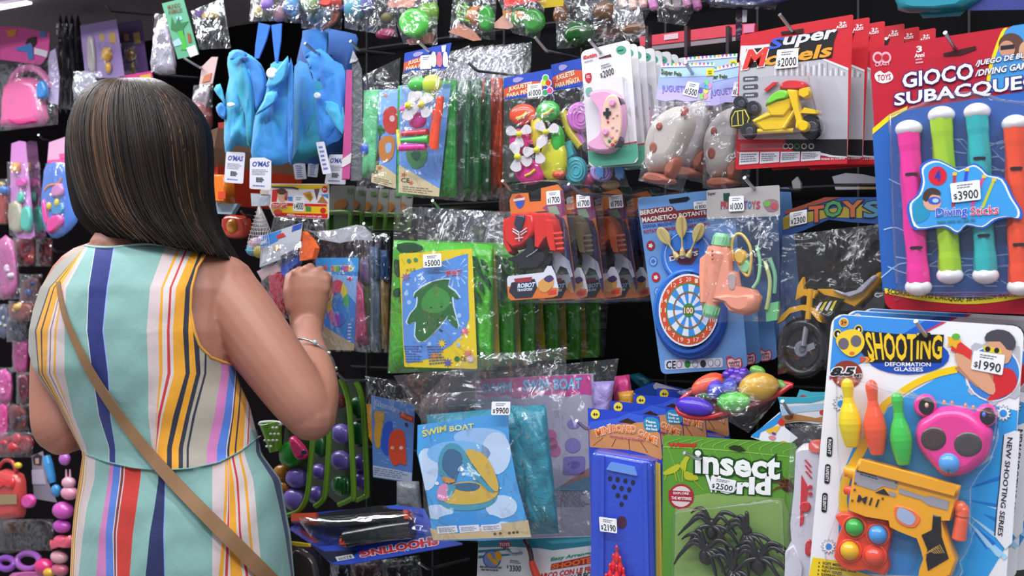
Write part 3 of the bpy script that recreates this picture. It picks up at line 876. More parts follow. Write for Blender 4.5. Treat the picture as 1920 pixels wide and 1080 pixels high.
def held_pack():
  pl = Pl(545, 440, .0, -12)
  A = crop(440, 400, 3.857)
  t = thing('toy_bag', 'clear bag with blue and white header and red roll, held in the reaching hand', 'toy pack', pl)
  c = MB(pl)
  c.slab(A([(205, 160), (490, 65), (478, 180), (465, 245), (340, 330), (180, 390), (190, 250)]), M('c4c8d4'), .004, .001)
  c.poly(A([(205, 160), (340, 120), (310, 200), (185, 258)]), M('3c88d8'), .0044)
  c.poly(A([(420, 92), (490, 68), (480, 110), (410, 135)]), M('3454b8'), .0044)
  c.poly(A([(300, 160), (350, 140), (370, 165), (310, 185)]), M('c83c34'), .0048)
  c.poly(A([(280, 240), (320, 225), (330, 262), (290, 275)]), M('e0b070'), .0046)
  c.poly(A([(210, 280), (280, 250), (260, 330), (190, 370)]), M('e4e4ec'), .0046)
  c.poly(A([(330, 310), (462, 245), (460, 270), (335, 335)]), M('3c3c50'), .0046)
  c.poly(A([(180, 210), (230, 190), (225, 215), (182, 232)]), M('d0e0f4'), .0048)
  c.build('header_card', t)
  m = MB(pl)
  m.slab(A([(490, 130), (540, 180), (580, 250), (560, 330), (470, 345), (465, 250)]), M('ec6a34', 'vinyl'), .0, .012)
  m.build('orange_toy', t, 'orange foam piece')
  m = MB(pl)
  m.lathe(A([(300, 440)])[0], A([(325, 770)])[0], [(0, 12), (.03, 15), (.5, 15), (.95, 13), (1, 10)], M('b81c34', 'plastic'), .004, 16)
  m.build('red_roll', t, 'red plastic roll')
  m = MB(pl)
  m.slab(A([(345, 335), (460, 270), (455, 360), (400, 400), (360, 470), (330, 420)]), M('2c5cc8', 'vinyl'), -.004, .012)
  m.slab(A([(160, 420), (240, 380), (300, 360), (330, 420), (240, 450), (200, 490)]), M('c8a8ac', 'vinyl'), -.002, .01)
  m.build('blue_toy', t, 'blue plastic piece')
  f = MB(pl)
  f.film(Q(*A([(185, 250), (500, 200), (450, 760), (200, 760)])), None, .022, .008, 12, 14, .004, 81, -.02)
  f.build('bag', t)


held_pack()


def food_card():
  pl = Pl(560, 350, .06)
  A = crop(470, 330, 6.19)
  a = lambda x, y: A([(x, y)])[0]
  t = thing('play_food_card', 'red and yellow play food card with a 4000 price, under the blue fabric bags', 'toy pack', pl)
  c = MB(pl)
  q = Q(*A([(100, 85), (912, 92), (908, 503), (265, 470)]))
  c.slab(q.rbox(0, 0, 1, 1, .04, .06), M('e8e0e0'), 0, .0015)
  z = lambda pts: A(pts)
  c.poly(z([(120, 98), (900, 102), (900, 150), (500, 150), (420, 130), (130, 130)]), M('e4bc20'), .0004)
  c.poly(z([(115, 150), (880, 170), (890, 340), (240, 340)]), M('e4e0e4'), .0004)
  c.poly(z([(240, 345), (890, 330), (895, 440), (260, 430)]), M('e8c020'), .0005)
  c.poly(z([(250, 310), (880, 325), (880, 355), (250, 345)]), M('d02c2c'), .0007)
  c.poly(z([(270, 425), (895, 440), (890, 492), (285, 465)]), M('d02428'), .0007)
  c.poly(z([(250, 160), (320, 150), (300, 300), (240, 300)]), M('c83028'), .0007)
  c.poly(ell(*a(365, 225), 9, 13), M('d8a890'), .0009)
  c.poly(ell(*a(360, 180), 9, 6), M('5c3c30'), .001)
  c.poly(z([(395, 180), (430, 175), (425, 290), (390, 270)]), M('c83838'), .0009)
  c.poly(z([(430, 240), (485, 240), (485, 290), (435, 285)]), M('3c8cd0'), .0009)
  c.poly(z([(605, 205), (690, 175), (730, 250), (690, 300), (650, 260)]), M('d89030'), .0009)
  c.poly(z([(640, 220), (690, 205), (715, 255), (690, 285)]), M('8c7c2c'), .0011)
  c.poly(z([(735, 150), (800, 145), (765, 285)]), M('70505c'), .0009)
  c.poly(z([(770, 310), (830, 225), (900, 320)]), M('b0743c'), .0009)
  c.poly(z([(810, 215), (900, 210), (900, 260), (840, 235)]), M('4c90d0'), .0008)
  c.poly(ell(*a(858, 155), 5.2, 6.4), M('c82c3c'), .0009)
  c.text('3+', z([(838, 140), (878, 140), (878, 172), (838, 172)]), WHITE, .0013)
  c.text('Food Set', z([(240, 320), (420, 310), (420, 372), (240, 372)]), M('d83830'), .0012, .03, M('f4ece4'), .1)
  c.poly(ell(*a(315, 415), 8, 4.5), M('e0503c'), .0011)
  c.poly(ell(*a(840, 400), 5.5, 5.5), M('c82828'), .0011)
  c.poly(z([(640, 350), (700, 360), (700, 410), (640, 410)]), M('4c8c4c'), .0011)
  c.text('PIZZA', z([(425, 440), (515, 445), (515, 470), (425, 463)]), WHITE, .0012, .03)
  c.text('new to used for gift', z([(525, 447), (825, 462), (822, 486), (525, 470)]), WHITE, .0012, .02)
  c.poly(z([(240, 118), (500, 125), (555, 145), (550, 160), (490, 145), (240, 135)]), M('3c3c40'), .0013)
  c.build('card', t)
  sticker(pl, z([(500, 222), (625, 225), (620, 412), (490, 405)]), '$4000', t, .0012)
  f = MB(pl)
  f.film(Q(*A([(270, 470), (905, 500), (880, 700), (220, 680)])), None, .002, .01, 12, 8, .004, 91, -.01)
  f.build('bag', t)
  # net bag and its tag
  pl = Pl(487, 365, .03)
  t = thing('net_toy_bag', 'white net of small toys tied with grey tag left of the food card', 'toy pack', pl)
  c = MB(pl)
  c.slab(A([(0, 200), (225, 215), (215, 345), (10, 350)]), M('b4bcc8', 'vinyl'), .004, .002)
  c.slab(A([(110, 165), (200, 170), (200, 215), (110, 210)]), M('d8c8b8'), .006, .001)
  c.build('tag', t)
  m = MB(pl)
  cr = M('c8c4c4', 'vinyl')
  for k in range(13):
    u = k / 12
    m.tube([a(90 + 20 * u, 350) + (.004 + .01 * math.sin(math.pi * u),), a(30 + 170 * u, 560) + (.004 + .03 * math.sin(math.pi * u),), a(-30 + 290 * u, 760) + (.004 + .04 * math.sin(math.pi * u),), a(-40 + 310 * u, 900) + (.004 + .03 * math.sin(math.pi * u),)], .55, cr, 0, 4, 3)
  for k in range(11):
    v = .12 + .08 * k
    y = 350 + 550 * v
    w0 = 20 + 150 * v ** .8
    m.tube([a(100 - w0, y) + (.004,), a(100 - w0 * .5, y + 8) + (.01 + .022 * v,), a(100 + w0 * .5, y + 8) + (.01 + .022 * v,), a(100 + w0, y) + (.004,)], .5, cr, 0, 4, 3)
  m.build('net', t)
  for x, y, r, h in ((60, 790, 13, 'c8a0b4'), (140, 760, 12, 'b49cd0'), (30, 860, 12, '5ca8c8'), (110, 870, 14, 'c8b83c'), (190, 840, 11, 'd88c9c')):
    m = MB(pl)
    m.ball(*a(x, y), r, r, .004, .012, M(h, 'plastic'), seg=10)
    m.build('small_toy', t)
  # orange pack between hair and fabric bags
  B = crop(370, 100, 2.84)
  pl = Pl(420, 340, .1)
  t = thing('orange_toy_pack', 'orange toy with pale blue tray between the hair and white hang tag', 'toy pack', pl)
  m = MB(pl)
  m.puff(B([(115, 645), (195, 650), (200, 800), (105, 800)]), M('ec7a1c', 'plastic'), 0, .03, .15)
  m.slab(B([(110, 735), (150, 735), (150, 775), (110, 775)]), M('d84c24'), .031, .002)
  m.build('toy_body', t)
  m = MB(pl)
  m.slab(B([(55, 800), (215, 800), (180, 858), (60, 852)]), M('a8c4d8', 'plastic'), .002, .012)
  m.build('tray', t)
  for k, (p, h, nm) in enumerate((([(40, 420), (110, 395), (90, 500), (50, 620)], 'b08870', 'tan card edge beside the hair below the pink tag'), ([(50, 640), (110, 600), (100, 800), (40, 800)], 'c83c24', 'red orange pack edge left of the orange toy'), ([(110, 370), (150, 365), (148, 450), (115, 460)], 'b03834', 'small red pack edge above the orange toy'), ([(60, 500), (140, 470), (140, 640), (60, 650)], '6c2824', 'dark red pack in shade above the orange toy'))):
    m = MB(Pl(400 + k * 5, 300 + k * 20, .16 + .02 * k))
    m.slab(B(p), M(h), 0, .316 - .02 * k)
    solo(m, 'toy_box', nm, 'toy pack')
  m = MB(Pl(470, 400, .16))
  m.puff(sm(B([(150, 880), (200, 860), (280, 880), (290, 960), (220, 990), (160, 970)]), 2), M('c03c24', 'plastic'), 0, .02, .3)
  m.ball(*B([(185, 920)])[0], 9, 14, .02, .01, M('d88c24', 'plastic'))
  solo(m, 'toy_bag', 'red and amber toy pack in shade behind the white net', 'toy pack')
  # play food trays in shade
  pl = Pl(650, 345, .2)
  t = thing('play_food_tray', '', 'toy pack', pl)
  m = MB(pl)
  m.slab(Q(*A([(930, 110), (1210, 110), (1170, 640), (880, 640)])).rbox(0, 0, 1, 1, .05, .04), M('8c8c84'), -.002, .002)
  m.poly(sm(A([(960, 330), (1010, 280), (1090, 270), (1120, 330), (1070, 390), (980, 400)]), 2), M('a86c34'), .0006)
  m.poly(A([(1120, 150), (1180, 150), (1180, 200), (1120, 200)]), M('5c7c4c'), .0006)
  m.build('card', t)
  m = MB(pl)
  P = [pl.at(x, y, .01) for x, y in catmull(A([(900, 640), (900, 440), (960, 420), (1110, 420), (1160, 460), (1150, 640)]), 4, False)]
  m.path(P, .005, M('5c8c2c', 'plastic'), 8)
  m.slab(A([(905, 450), (1150, 450), (1145, 640), (900, 640)]), M('3c5c28', 'plastic'), .004, .003)
  m.build('tray', t, 'green tray')
  row(t, 6, .05, 650, 345, .2, 22, 2, 'green play food tray in shade, %s from the front right of the food card', 3, .002, .5, group='play food trays in shade')
  t['label'] = 'frontmost green play food tray in shade right of the food card'


food_card()


# ---------------------------------------------------------------- lower left: fruit trays, float card, gun card
def fruit_trays():
  A = crop(480, 680, 3.6)
  a = lambda x, y: A([(x, y)])[0]
  gp = lambda h: M(h, 'plastic', .3)
  spec = (
    ((395, 440), (372, 640), (350, 880), (300, 990), (215, 1030), .02, [(275, 780, 19, 'toy_plum', '7c64c4'), (262, 925, 21, 'toy_plum', '7c64c4'), (240, 615, 0, 'toy_avocado', '2c9c34'), (300, 580, 0, 'toy_knife', 'd82c70'), (175, 740, 15, 'toy_corn', 'c87c24'), (180, 845, 14, 'toy_corn', 'c87c24')]),
    ((500, 380), (490, 600), (470, 860), (450, 930), (400, 970), .1, [(430, 735, 15, 'toy_plum', '6450a8'), (405, 890, 16, 'toy_plum', '6450a8'), (430, 560, 15, 'toy_cucumber', '1c5c2c')]),
    ((575, 110), (630, 300), (660, 860), (640, 920), (560, 960), .17, [(578, 480, 19, 'toy_plum', '6c5cb0'), (575, 660, 19, 'toy_plum', '6c5cb0'), (580, 830, 20, 'toy_watermelon', '1c6428'), (560, 260, 14, 'toy_pepper', '7c2824')]),
    ((680, 130), (725, 300), (750, 850), (735, 900), (680, 930), .24, [(705, 680, 17, 'toy_plum', '503c94'), (705, 800, 17, 'toy_plum', '503c94'), (690, 480, 17, 'toy_cucumber', '145424'), (685, 300, 14, 'toy_cucumber', '145424')]),
  )
  for k, (p0, p1, p2, p3, p4, off, fr) in enumerate(spec):
    pl = Pl(*a(*p1), off)
    t = thing('fruit_tray', ('green rimmed tray of purple and green toy fruit under the elbow, nearest one', 'second green rimmed fruit tray from the elbow', 'green rimmed tray with dark striped melon, third from the elbow', 'dim green rimmed fruit tray just left of blue float card')[k], 'toy pack', pl, 'green rimmed fruit trays')
    m = MB(pl)
    path = catmull([a(*p) for p in (p0, p1, p2, p3, p4)], 6, False)
    m.path([pl.at(x, y, .02) for x, y in path], .0065, gp('6c9c24'), 8, True, .8)
    m.build('tray_rim', t, 'green plastic rim')
    m = MB(pl)
    back = [a(*p) for p in (p0, p1, p2, p3, p4)] + [a(p4[0] - 70, p4[1] - 60), a(p0[0] - 200 + k * 20, p0[1])]
    m.slab(back, gp('2c3c1c'), -.016, .003)
    m.build('tray_back', t)
    for x, y, r, nm, h in fr:
      m = MB(pl)
      if nm == 'toy_avocado':
        m.ball(*a(x, y), 21, 26, .01, .018, gp(h), 25, 18, .05)
      elif nm == 'toy_knife':
        m.puff(sm(A([(235, 520), (265, 495), (330, 560), (355, 620), (320, 655), (280, 640)]), 3), gp(h), .026, .012, .4)
        m.puff(ell(*a(325, 603), 5, 4.5), gp('30204c'), .037, .003, .3)
      elif nm == 'toy_watermelon':
        m.ball(x=a(x, y)[0], y=a(x, y)[1], rx=r, l=.008, rz=.016, m=gp(h))
        for j in range(5):
          m.tube([a(x - 50 + j * 25, y - 60 + abs(j - 2) * 8) + (.019,), a(x - 60 + j * 30, y) + (.025 - abs(j - 2) * .003,), a(x - 50 + j * 25, y + 60 - abs(j - 2) * 8) + (.018,)], 1.5, gp('0c2c14'), 0, 5, 3)
      elif 'corn' in nm:
        m.ball(*a(x, y), r, r * .95, .004, .012, gp(h), 0, 12)
      else:
        m.ball(*a(x, y), r, r * (1.5 if 'cuc' in nm else 1), .008, .017, gp(h), 0, 18)
      m.build(nm, t)
  m = MB(Pl(*a(110, 480), .0))
  m.lathe(a(100, 410), a(135, 600), [(0, 20), (.02, 21), (.4, 17), (1, 12)], M('7cac2c', 'plastic'), .0, 18)
  for j in range(14):
    x, y = 62 + (j % 4) * 26 + (j // 4 % 2) * 12, 440 + (j // 4) * 42
    m.ball(*a(x, y), 2.6, 2.6, .018 - abs(x - 105) * .0001, .003, WHITE, seg=8)
  m.path([m.pl.at(x, y, 0) for x, y in ell(*a(98, 412), 21, 4)] + [m.pl.at(a(98, 412)[0] + 21, a(98, 412)[1], 0)], .003, WHITE, 6)
  solo(m, 'polka_dot_cup', 'green polka dot cup with white rim between dress and elbow', 'cup')


fruit_trays()


def float_card():
  A = crop(480, 680, 3.6)
  pl = Pl(735, 740, .12)
  t = thing('float_card', 'blue card picturing yellow, blue and red floats left of the teal swim boat', 'pool toy', pl)
  c = MB(pl)
  q = Q(*A([(778, 220), (1072, 288), (1050, 812), (790, 775)]))
  z = lambda pts: [q(*p) for p in pts]
  c.slab(q.rbox(0, 0, 1, 1, .01, .01), M('5c84c8'), 0, .002)
  for k in range(40):
    R = random.Random(k)
    u, v = R.uniform(0, .9), R.uniform(.05, .8)
    c.poly(z([(u, v), (u + .1, v + .005), (u + .09, v + .014), (u + .01, v + .012)]), M('88ace0'), .0004)
  c.text('floats', z([(.1, .04), (.62, .08), (.62, .15), (.1, .11)]), M('7c98d0'), .001, .03, M('b8ccec'), .08)
  c.poly(z([(.66, .12), (.98, .15), (.98, .23), (.66, .2)]), M('b02c30'), .0008)
  c.text('OUTDOOR', z([(.69, .145), (.95, .17), (.95, .205), (.69, .18)]), M('e08c50'), .0012, .03)
  c.poly(sm(A([(795, 340), (830, 325), (870, 340), (855, 420), (840, 520), (835, 570), (810, 570), (795, 480), (805, 410)]), 2), M('c89840'), .0008)
  c.poly(sm(A([(870, 410), (920, 400), (915, 500), (895, 590), (885, 630), (845, 580), (850, 500)]), 2), M('3458c4'), .0009)
  c.poly(sm(A([(905, 480), (950, 450), (1000, 470), (1010, 580), (1015, 680), (995, 690), (970, 680), (930, 695), (895, 610)]), 2), M('d04c34'), .0011)
  c.poly(ell(*A([(980, 575)])[0], 3.5), M('e8c8c0'), .0014)
  c.poly(ell(*A([(920, 575)])[0], 3.5), M('e8a890'), .0014)
  c.poly(z([(.0, .85), (1, .87), (1, .99), (.01, .99)]), M('b8c4dc'), .0006)
  c.lines(q.sub(.03, .87, .97, .97), M('7888a8'), 4, .0009)
  c.text('90', A([(1005, 405), (1025, 408), (1025, 435), (1005, 432)]), INK, .0012, .02)
  c.build('card', t)
  f = MB(pl)
  f.film(Q(*A([(740, 90), (1000, 130), (1150, 330), (770, 420)])), None, .004, .01, 12, 10, .004, 95, -.008)
  f.slab(A([(745, 280), (780, 300), (790, 560), (760, 500)]), M('c88c2c', 'vinyl'), -.004, .01)
  f.build('bag', t)
  m = MB(Pl(770, 910, .1))
  m.pillow(Q(*A([(950, 800), (1100, 800), (1130, 1060), (950, 960)])), M('8c9098', 'vinyl'), 0, .02, 8, 8, .004, 2)
  m.slab(A([(940, 960), (1120, 1010), (1120, 1060), (1000, 1020)]), M('3c8c78', 'vinyl'), .01, .01)
  solo(m, 'folded_float', 'grey folded float edge in film under the blue float card', 'pool toy')


float_card()


def gun_card():
  A = crop(500, 940, 4.364)
  a = lambda x, y: A([(x, y)])[0]
  pl = Pl(700, 1010, .0, 0, -32)
  t = thing('toy_gun_card', 'blue shooting card lying flat with a black and orange toy gun', 'toy pack', pl)
  c = MB(pl)
  c.slab(A([(175, 225), (400, 90), (1050, 30), (1290, 60), (1400, 290), (1600, 340), (1600, 352), (700, 512), (560, 520), (500, 490), (360, 350)]), M('2c48b8'), 0, .003)
  c.poly(A([(340, 340), (480, 410), (760, 400), (700, 450), (540, 500), (490, 480)]), M('1c2040'), .0004)
  c.poly(A([(185, 225), (330, 200), (420, 330), (360, 340)]), M('6c5cc0'), .0004)
  c.poly(A([(260, 240), (310, 235), (430, 330), (400, 345)]), M('b04858'), .0006)
  c.text('SHOOTING', A([(1400, 350), (775, 455), (765, 412), (1390, 285)]), M('c83038'), .001, .05, M('d8d0e0'), .12)
  c.text('SHOOT GUN', A([(1370, 345), (1130, 415), (1125, 390), (1365, 335)]), M('a8b4e4'), .001, .02)
  c.poly(A([(560, 455), (700, 430), (720, 465), (580, 490)]), M('d0d4e0'), .001)
  c.text('$2200', A([(700, 465), (590, 480), (585, 462), (690, 440)]), INK, .0014, .01)
  c.build('card', t)
  g = MB(pl)
  bk, og = M('1c1e24', 'plastic'), M('cc4824', 'plastic')
  g.puff(A([(460, 150), (640, 120), (860, 90), (1020, 70), (1030, 100), (1200, 110), (1210, 200), (860, 235), (620, 265), (480, 230)]), bk, .004, .03, .1, 4)
  gg = g.build('toy_gun', t, 'black toy gun')
  for p, nm in (([(240, 130), (460, 122), (450, 195), (240, 195)], 'barrel_tip'), ([(1080, 180), (1110, 110), (1200, 98), (1210, 180)], 'stock_cap')):
    e = MB(pl)
    e.puff(A(p), og, .01, .022, .1, 4)
    e.build(nm, gg, 'orange plastic end')
  e = MB(pl)
  e.lathe(a(620, 315), a(1190, 215), [(0, 10), (.04, 11), (.06, 17), (.6, 17), (1, 14)], bk, .02, 14)
  e.build('foam_bullet_tube', t, 'black tube')
  e = MB(pl)
  e.lathe(a(612, 335), a(660, 330), [(0, 8), (1, 11)], og, .024, 12)
  e.build('tube_tip', t, 'orange tube tip')
  f = MB(pl)
  f.film(Q(*A([(240, 130), (1240, 60), (1400, 290), (420, 370)])), CLEAR, .03, .012, 16, 10, .004, 97, 0)
  f.build('blister', t)
  # dark things below
  m = MB(Pl(590, 1050, -.02))
  m.puff(sm(A([(200, 340), (330, 360), (440, 440), (490, 560), (490, 700), (180, 700)]), 3), M('201e20', 'plastic'), 0, .05, .2, 5)
  m.puff(sm(A([(230, 400), (330, 410), (400, 480), (430, 600), (430, 700), (220, 700)]), 3), M('383434', 'plastic'), .045, .012, .15, 4)
  m.puff(A([(205, 325), (360, 345), (365, 372), (250, 365), (205, 350)]), M('c8a824'), .05, .004, .1)
  solo(m, 'round_case', 'dark round plastic case with yellow edge beside the striped skirt', 'toy pack')
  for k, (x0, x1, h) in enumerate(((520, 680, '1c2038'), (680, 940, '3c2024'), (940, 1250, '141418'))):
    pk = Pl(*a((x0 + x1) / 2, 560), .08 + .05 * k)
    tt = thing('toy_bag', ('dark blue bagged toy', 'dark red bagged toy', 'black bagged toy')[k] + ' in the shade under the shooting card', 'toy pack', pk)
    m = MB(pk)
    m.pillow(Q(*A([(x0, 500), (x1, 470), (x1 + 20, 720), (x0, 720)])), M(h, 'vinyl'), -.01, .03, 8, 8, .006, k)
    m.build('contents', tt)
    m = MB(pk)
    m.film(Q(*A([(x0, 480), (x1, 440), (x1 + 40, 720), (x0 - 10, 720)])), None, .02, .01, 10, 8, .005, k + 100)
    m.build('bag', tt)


gun_card()
# ---------------------------------------------------------------- toy motorbike cards (upper right)
def bike_card():
  pl = Pl(1490, 60, -.03)
  A = crop(1360, 20, 3.272)
  a = lambda x, y: A([(x, y)])[0]
  t = thing('motorbike_card', '', 'toy pack', pl)
  rd, wh, bk = M('c42430'), M('d6d4de'), M('1c1a20')
  c = MB(pl)
  c.slab(A([(95, 150), (420, 85), (775, 24), (785, 30), (748, 938), (400, 955), (70, 976), (60, 965), (80, 400)]), rd, 0, .001)
  c.poly(A([(88, 330), (110, 220), (300, 200), (480, 240), (500, 300), (600, 300), (755, 355), (748, 895), (580, 890), (580, 790), (78, 790)]), M('b4b2ba'), .0004)
  R = random.Random(3)
  for k in range(26):
    x = 300 + k * 17
    h0 = R.uniform(300, 350) + max(0, x - 580) * .3
    c.poly(A([(x, h0), (x + R.uniform(5, 12), h0), (x + 8, 400), (x, 400)]), M('8c8a94') if k % 2 else M('d8d8e0'), .0006)
  c.poly(A([(590, 300), (610, 295), (755, 352), (755, 368)]), wh, .0008)
  c.poly(A([(95, 215), (200, 212), (290, 205), (310, 170), (300, 240), (270, 330), (110, 360), (88, 300)]), wh, .0006)
  c.poly(A([(130, 235), (260, 225), (290, 180), (660, 110), (690, 120), (665, 190), (655, 285), (560, 300), (300, 330), (115, 355)]), bk, .001)
  c.text('S', A([(283, 172), (352, 165), (345, 225), (275, 235)]), M('3c5cd0'), .0018, .03, ital=.15)
  c.text('uper', A([(360, 165), (672, 115), (665, 190), (352, 232)]), M('dcdce8'), .0018, .03, ital=.15)
  c.text('M', A([(140, 245), (252, 228), (235, 332), (118, 352)]), M('d83c38'), .0018, .04, M('f4e4e0'), .08, ital=.1)
  c.text('odels', A([(252, 262), (655, 200), (648, 278), (248, 335)]), M('e89c34'), .0018, .03, ital=.15)
  c.poly(A([(365, 790), (747, 788), (746, 892), (640, 888), (580, 868), (440, 870), (380, 840)]), bk, .0008)
  c.poly(A([(580, 870), (660, 888), (746, 896), (746, 902), (640, 898), (580, 884)]), wh, .001)
  c.text('MADE IN CHINA', A([(588, 905), (735, 900), (735, 912), (588, 917)]), wh, .001, .02)
  c.poly(A([(90, 815), (350, 810), (380, 850), (90, 860)]), M('b85860'), .0006)
  for k in range(4):
    x = 88 + k * 126
    y = 868 - k * 1
    c.poly(A([(x, y), (x + 118, y - 2), (x + 116, y + 68 - k * 6), (x - 4, y + 78 - k * 6)]), wh, .001)
    c.lines(Q(*A([(x + 8, y + 8), (x + 108, y + 6), (x + 106, y + 58 - k * 6), (x + 6, y + 66 - k * 6)])), M('70707c'), 4, .0013, seed=k)
  for x, h in ((440, '3c7c44'), (483, 'c0a8a8'), (527, 'b8b8c0'), (400, 'c8b0b0'), (370, 'c8b0b0')):
    c.poly(ell(*a(x, 832), 5.4), M(h), .0012)
    c.poly(ell(*a(x, 832), 3.6), bk, .0014)
  for k in range(3):
    y = 418 + k * 50
    c.poly(Q(*A([(108, y - 12), (200, y - 18), (202, y + 12), (108, y + 18)])).rbox(0, 0, 1, 1, .1, .4), M('4c4a54'), .0008)
    c.lines(Q(*A([(122, y - 4), (190, y - 8), (190, y + 6), (122, y + 8)])), M('d0d0d8'), 1, .001, .8)
  c.text('3+', A([(700, 70), (740, 62), (740, 82), (700, 90)]), WHITE, .001, .02)
  c.text('AGES', A([(680, 95), (745, 82), (745, 100), (680, 112)]), WHITE, .001, .02)
  c.poly(A([(340, 130), (480, 108), (480, 140), (420, 140), (345, 150)]), M('2c1014'), .0012)
  c.build('card', t)
  ye, bkp, gr = M('ecc414', 'plastic'), M('202026', 'plastic'), M('7cd83c', 'plastic')
  b = MB(pl)
  b.puff(A([(170, 680), (260, 630), (330, 600), (400, 590), (440, 620), (430, 700), (380, 750), (240, 755)]), ye, .008, .018, .2)
  b.puff(A([(260, 590), (330, 560), (420, 540), (430, 600), (380, 660), (290, 660)]), ye, .012, .018, .2)
  b.tube([a(180, 680) + (.024,), a(270, 640) + (.026,), a(340, 620) + (.026,)], 4, ye)
  b.tube([a(200, 740) + (.02,), a(420, 735) + (.022,)], 5, ye)
  b.tube([a(360, 720) + (.028,), a(440, 590) + (.028,)], 4, ye)
  bb = b.build('motorbike_body', t, 'yellow motorbike body')
  b = MB(pl)
  b.puff(A([(395, 485), (450, 490), (470, 600), (500, 700), (520, 720), (500, 750), (450, 740), (455, 690), (430, 600)]), ye, .018, .02, .15)
  b.puff(ell(*a(487, 712), 11), ye, .03, .012, .2)
  b.puff(A([(465, 640), (500, 600), (590, 620), (595, 645), (500, 640)]), ye, .016, .018, .15)
  b.puff(A([(470, 490), (530, 475), (540, 530), (500, 550), (465, 530)]), ye, .012, .02, .2)
  b.build('front_fork', bb)
  b = MB(pl)
  b.puff(sm(A([(250, 590), (290, 520), (350, 490), (400, 500), (395, 540), (330, 555)]), 2), gr, .022, .012, .3)
  b.build('seat', t, 'bright green seat')
  b = MB(pl)
  b.puff(sm(A([(350, 450), (400, 430), (500, 440), (510, 480), (420, 490), (340, 490)]), 2), M('d02c34', 'plastic'), .006, .014, .3)
  b.puff(A([(240, 490), (300, 440), (330, 440), (260, 500)]), M('d02c34', 'plastic'), .002, .006, .1)
  b.build('fuel_tank', t, 'red fuel tank')
  for nm, x, y, r, dz in (('front_wheel', 530, 715, 22, .014), ('rear_wheel', 150, 740, 15, .016), ('rear_wheel', 100, 570, 13, .006), ('rear_wheel', 180, 600, 13, .004)):
    b = MB(pl)
    b.puff(ell(*a(x, y), r, r * 1.08), bkp, dz, .012, .2)
    b.puff(ell(*a(x, y), r * .5, r * .55), M('3c3c48', 'plastic'), dz + .011, .002, .2)
    b.build(nm, t, 'black wheel')
  b = MB(pl)
  b.puff(sm(A([(40, 640), (80, 590), (150, 610), (160, 680), (110, 720), (40, 720)]), 2), M('26241c', 'plastic'), .006, .014, .2)
  for p in ([(40, 660), (60, 620), (120, 610), (145, 660), (130, 700), (40, 710), (40, 660)], [(75, 620), (80, 700)], [(105, 615), (110, 700)]):
    b.tube([a(*q_) + (.021,) for q_ in p], 1.3, M('d8cc48', 'plastic'), n=6)
  b.build('engine_block', t)
  f = MB(pl)
  f.puff(Q(*A([(8, 470), (560, 385), (640, 760), (5, 800)])).rbox(0, 0, 1, 1, .07, .1), CLEAR, -.002, .044, .06, back=False)
  f.poly(A([(470, 420), (660, 400), (740, 600), (742, 790), (470, 795)]), CLEAR, .006)
  f.build('blister', t)
  sticker(pl, A([(318, 240), (448, 228), (445, 345), (306, 358)]), '$2000', t, .003)
  row(t, 6, .05, 1490, 60, -.03, 33, 5, 'red toy motorbike card, %s from the front, left of the diving sticks', 12, .003, 1.5, group='toy motorbike cards on one hook')
  t['label'] = 'frontmost red and grey card of a yellow toy motorbike'


bike_card()


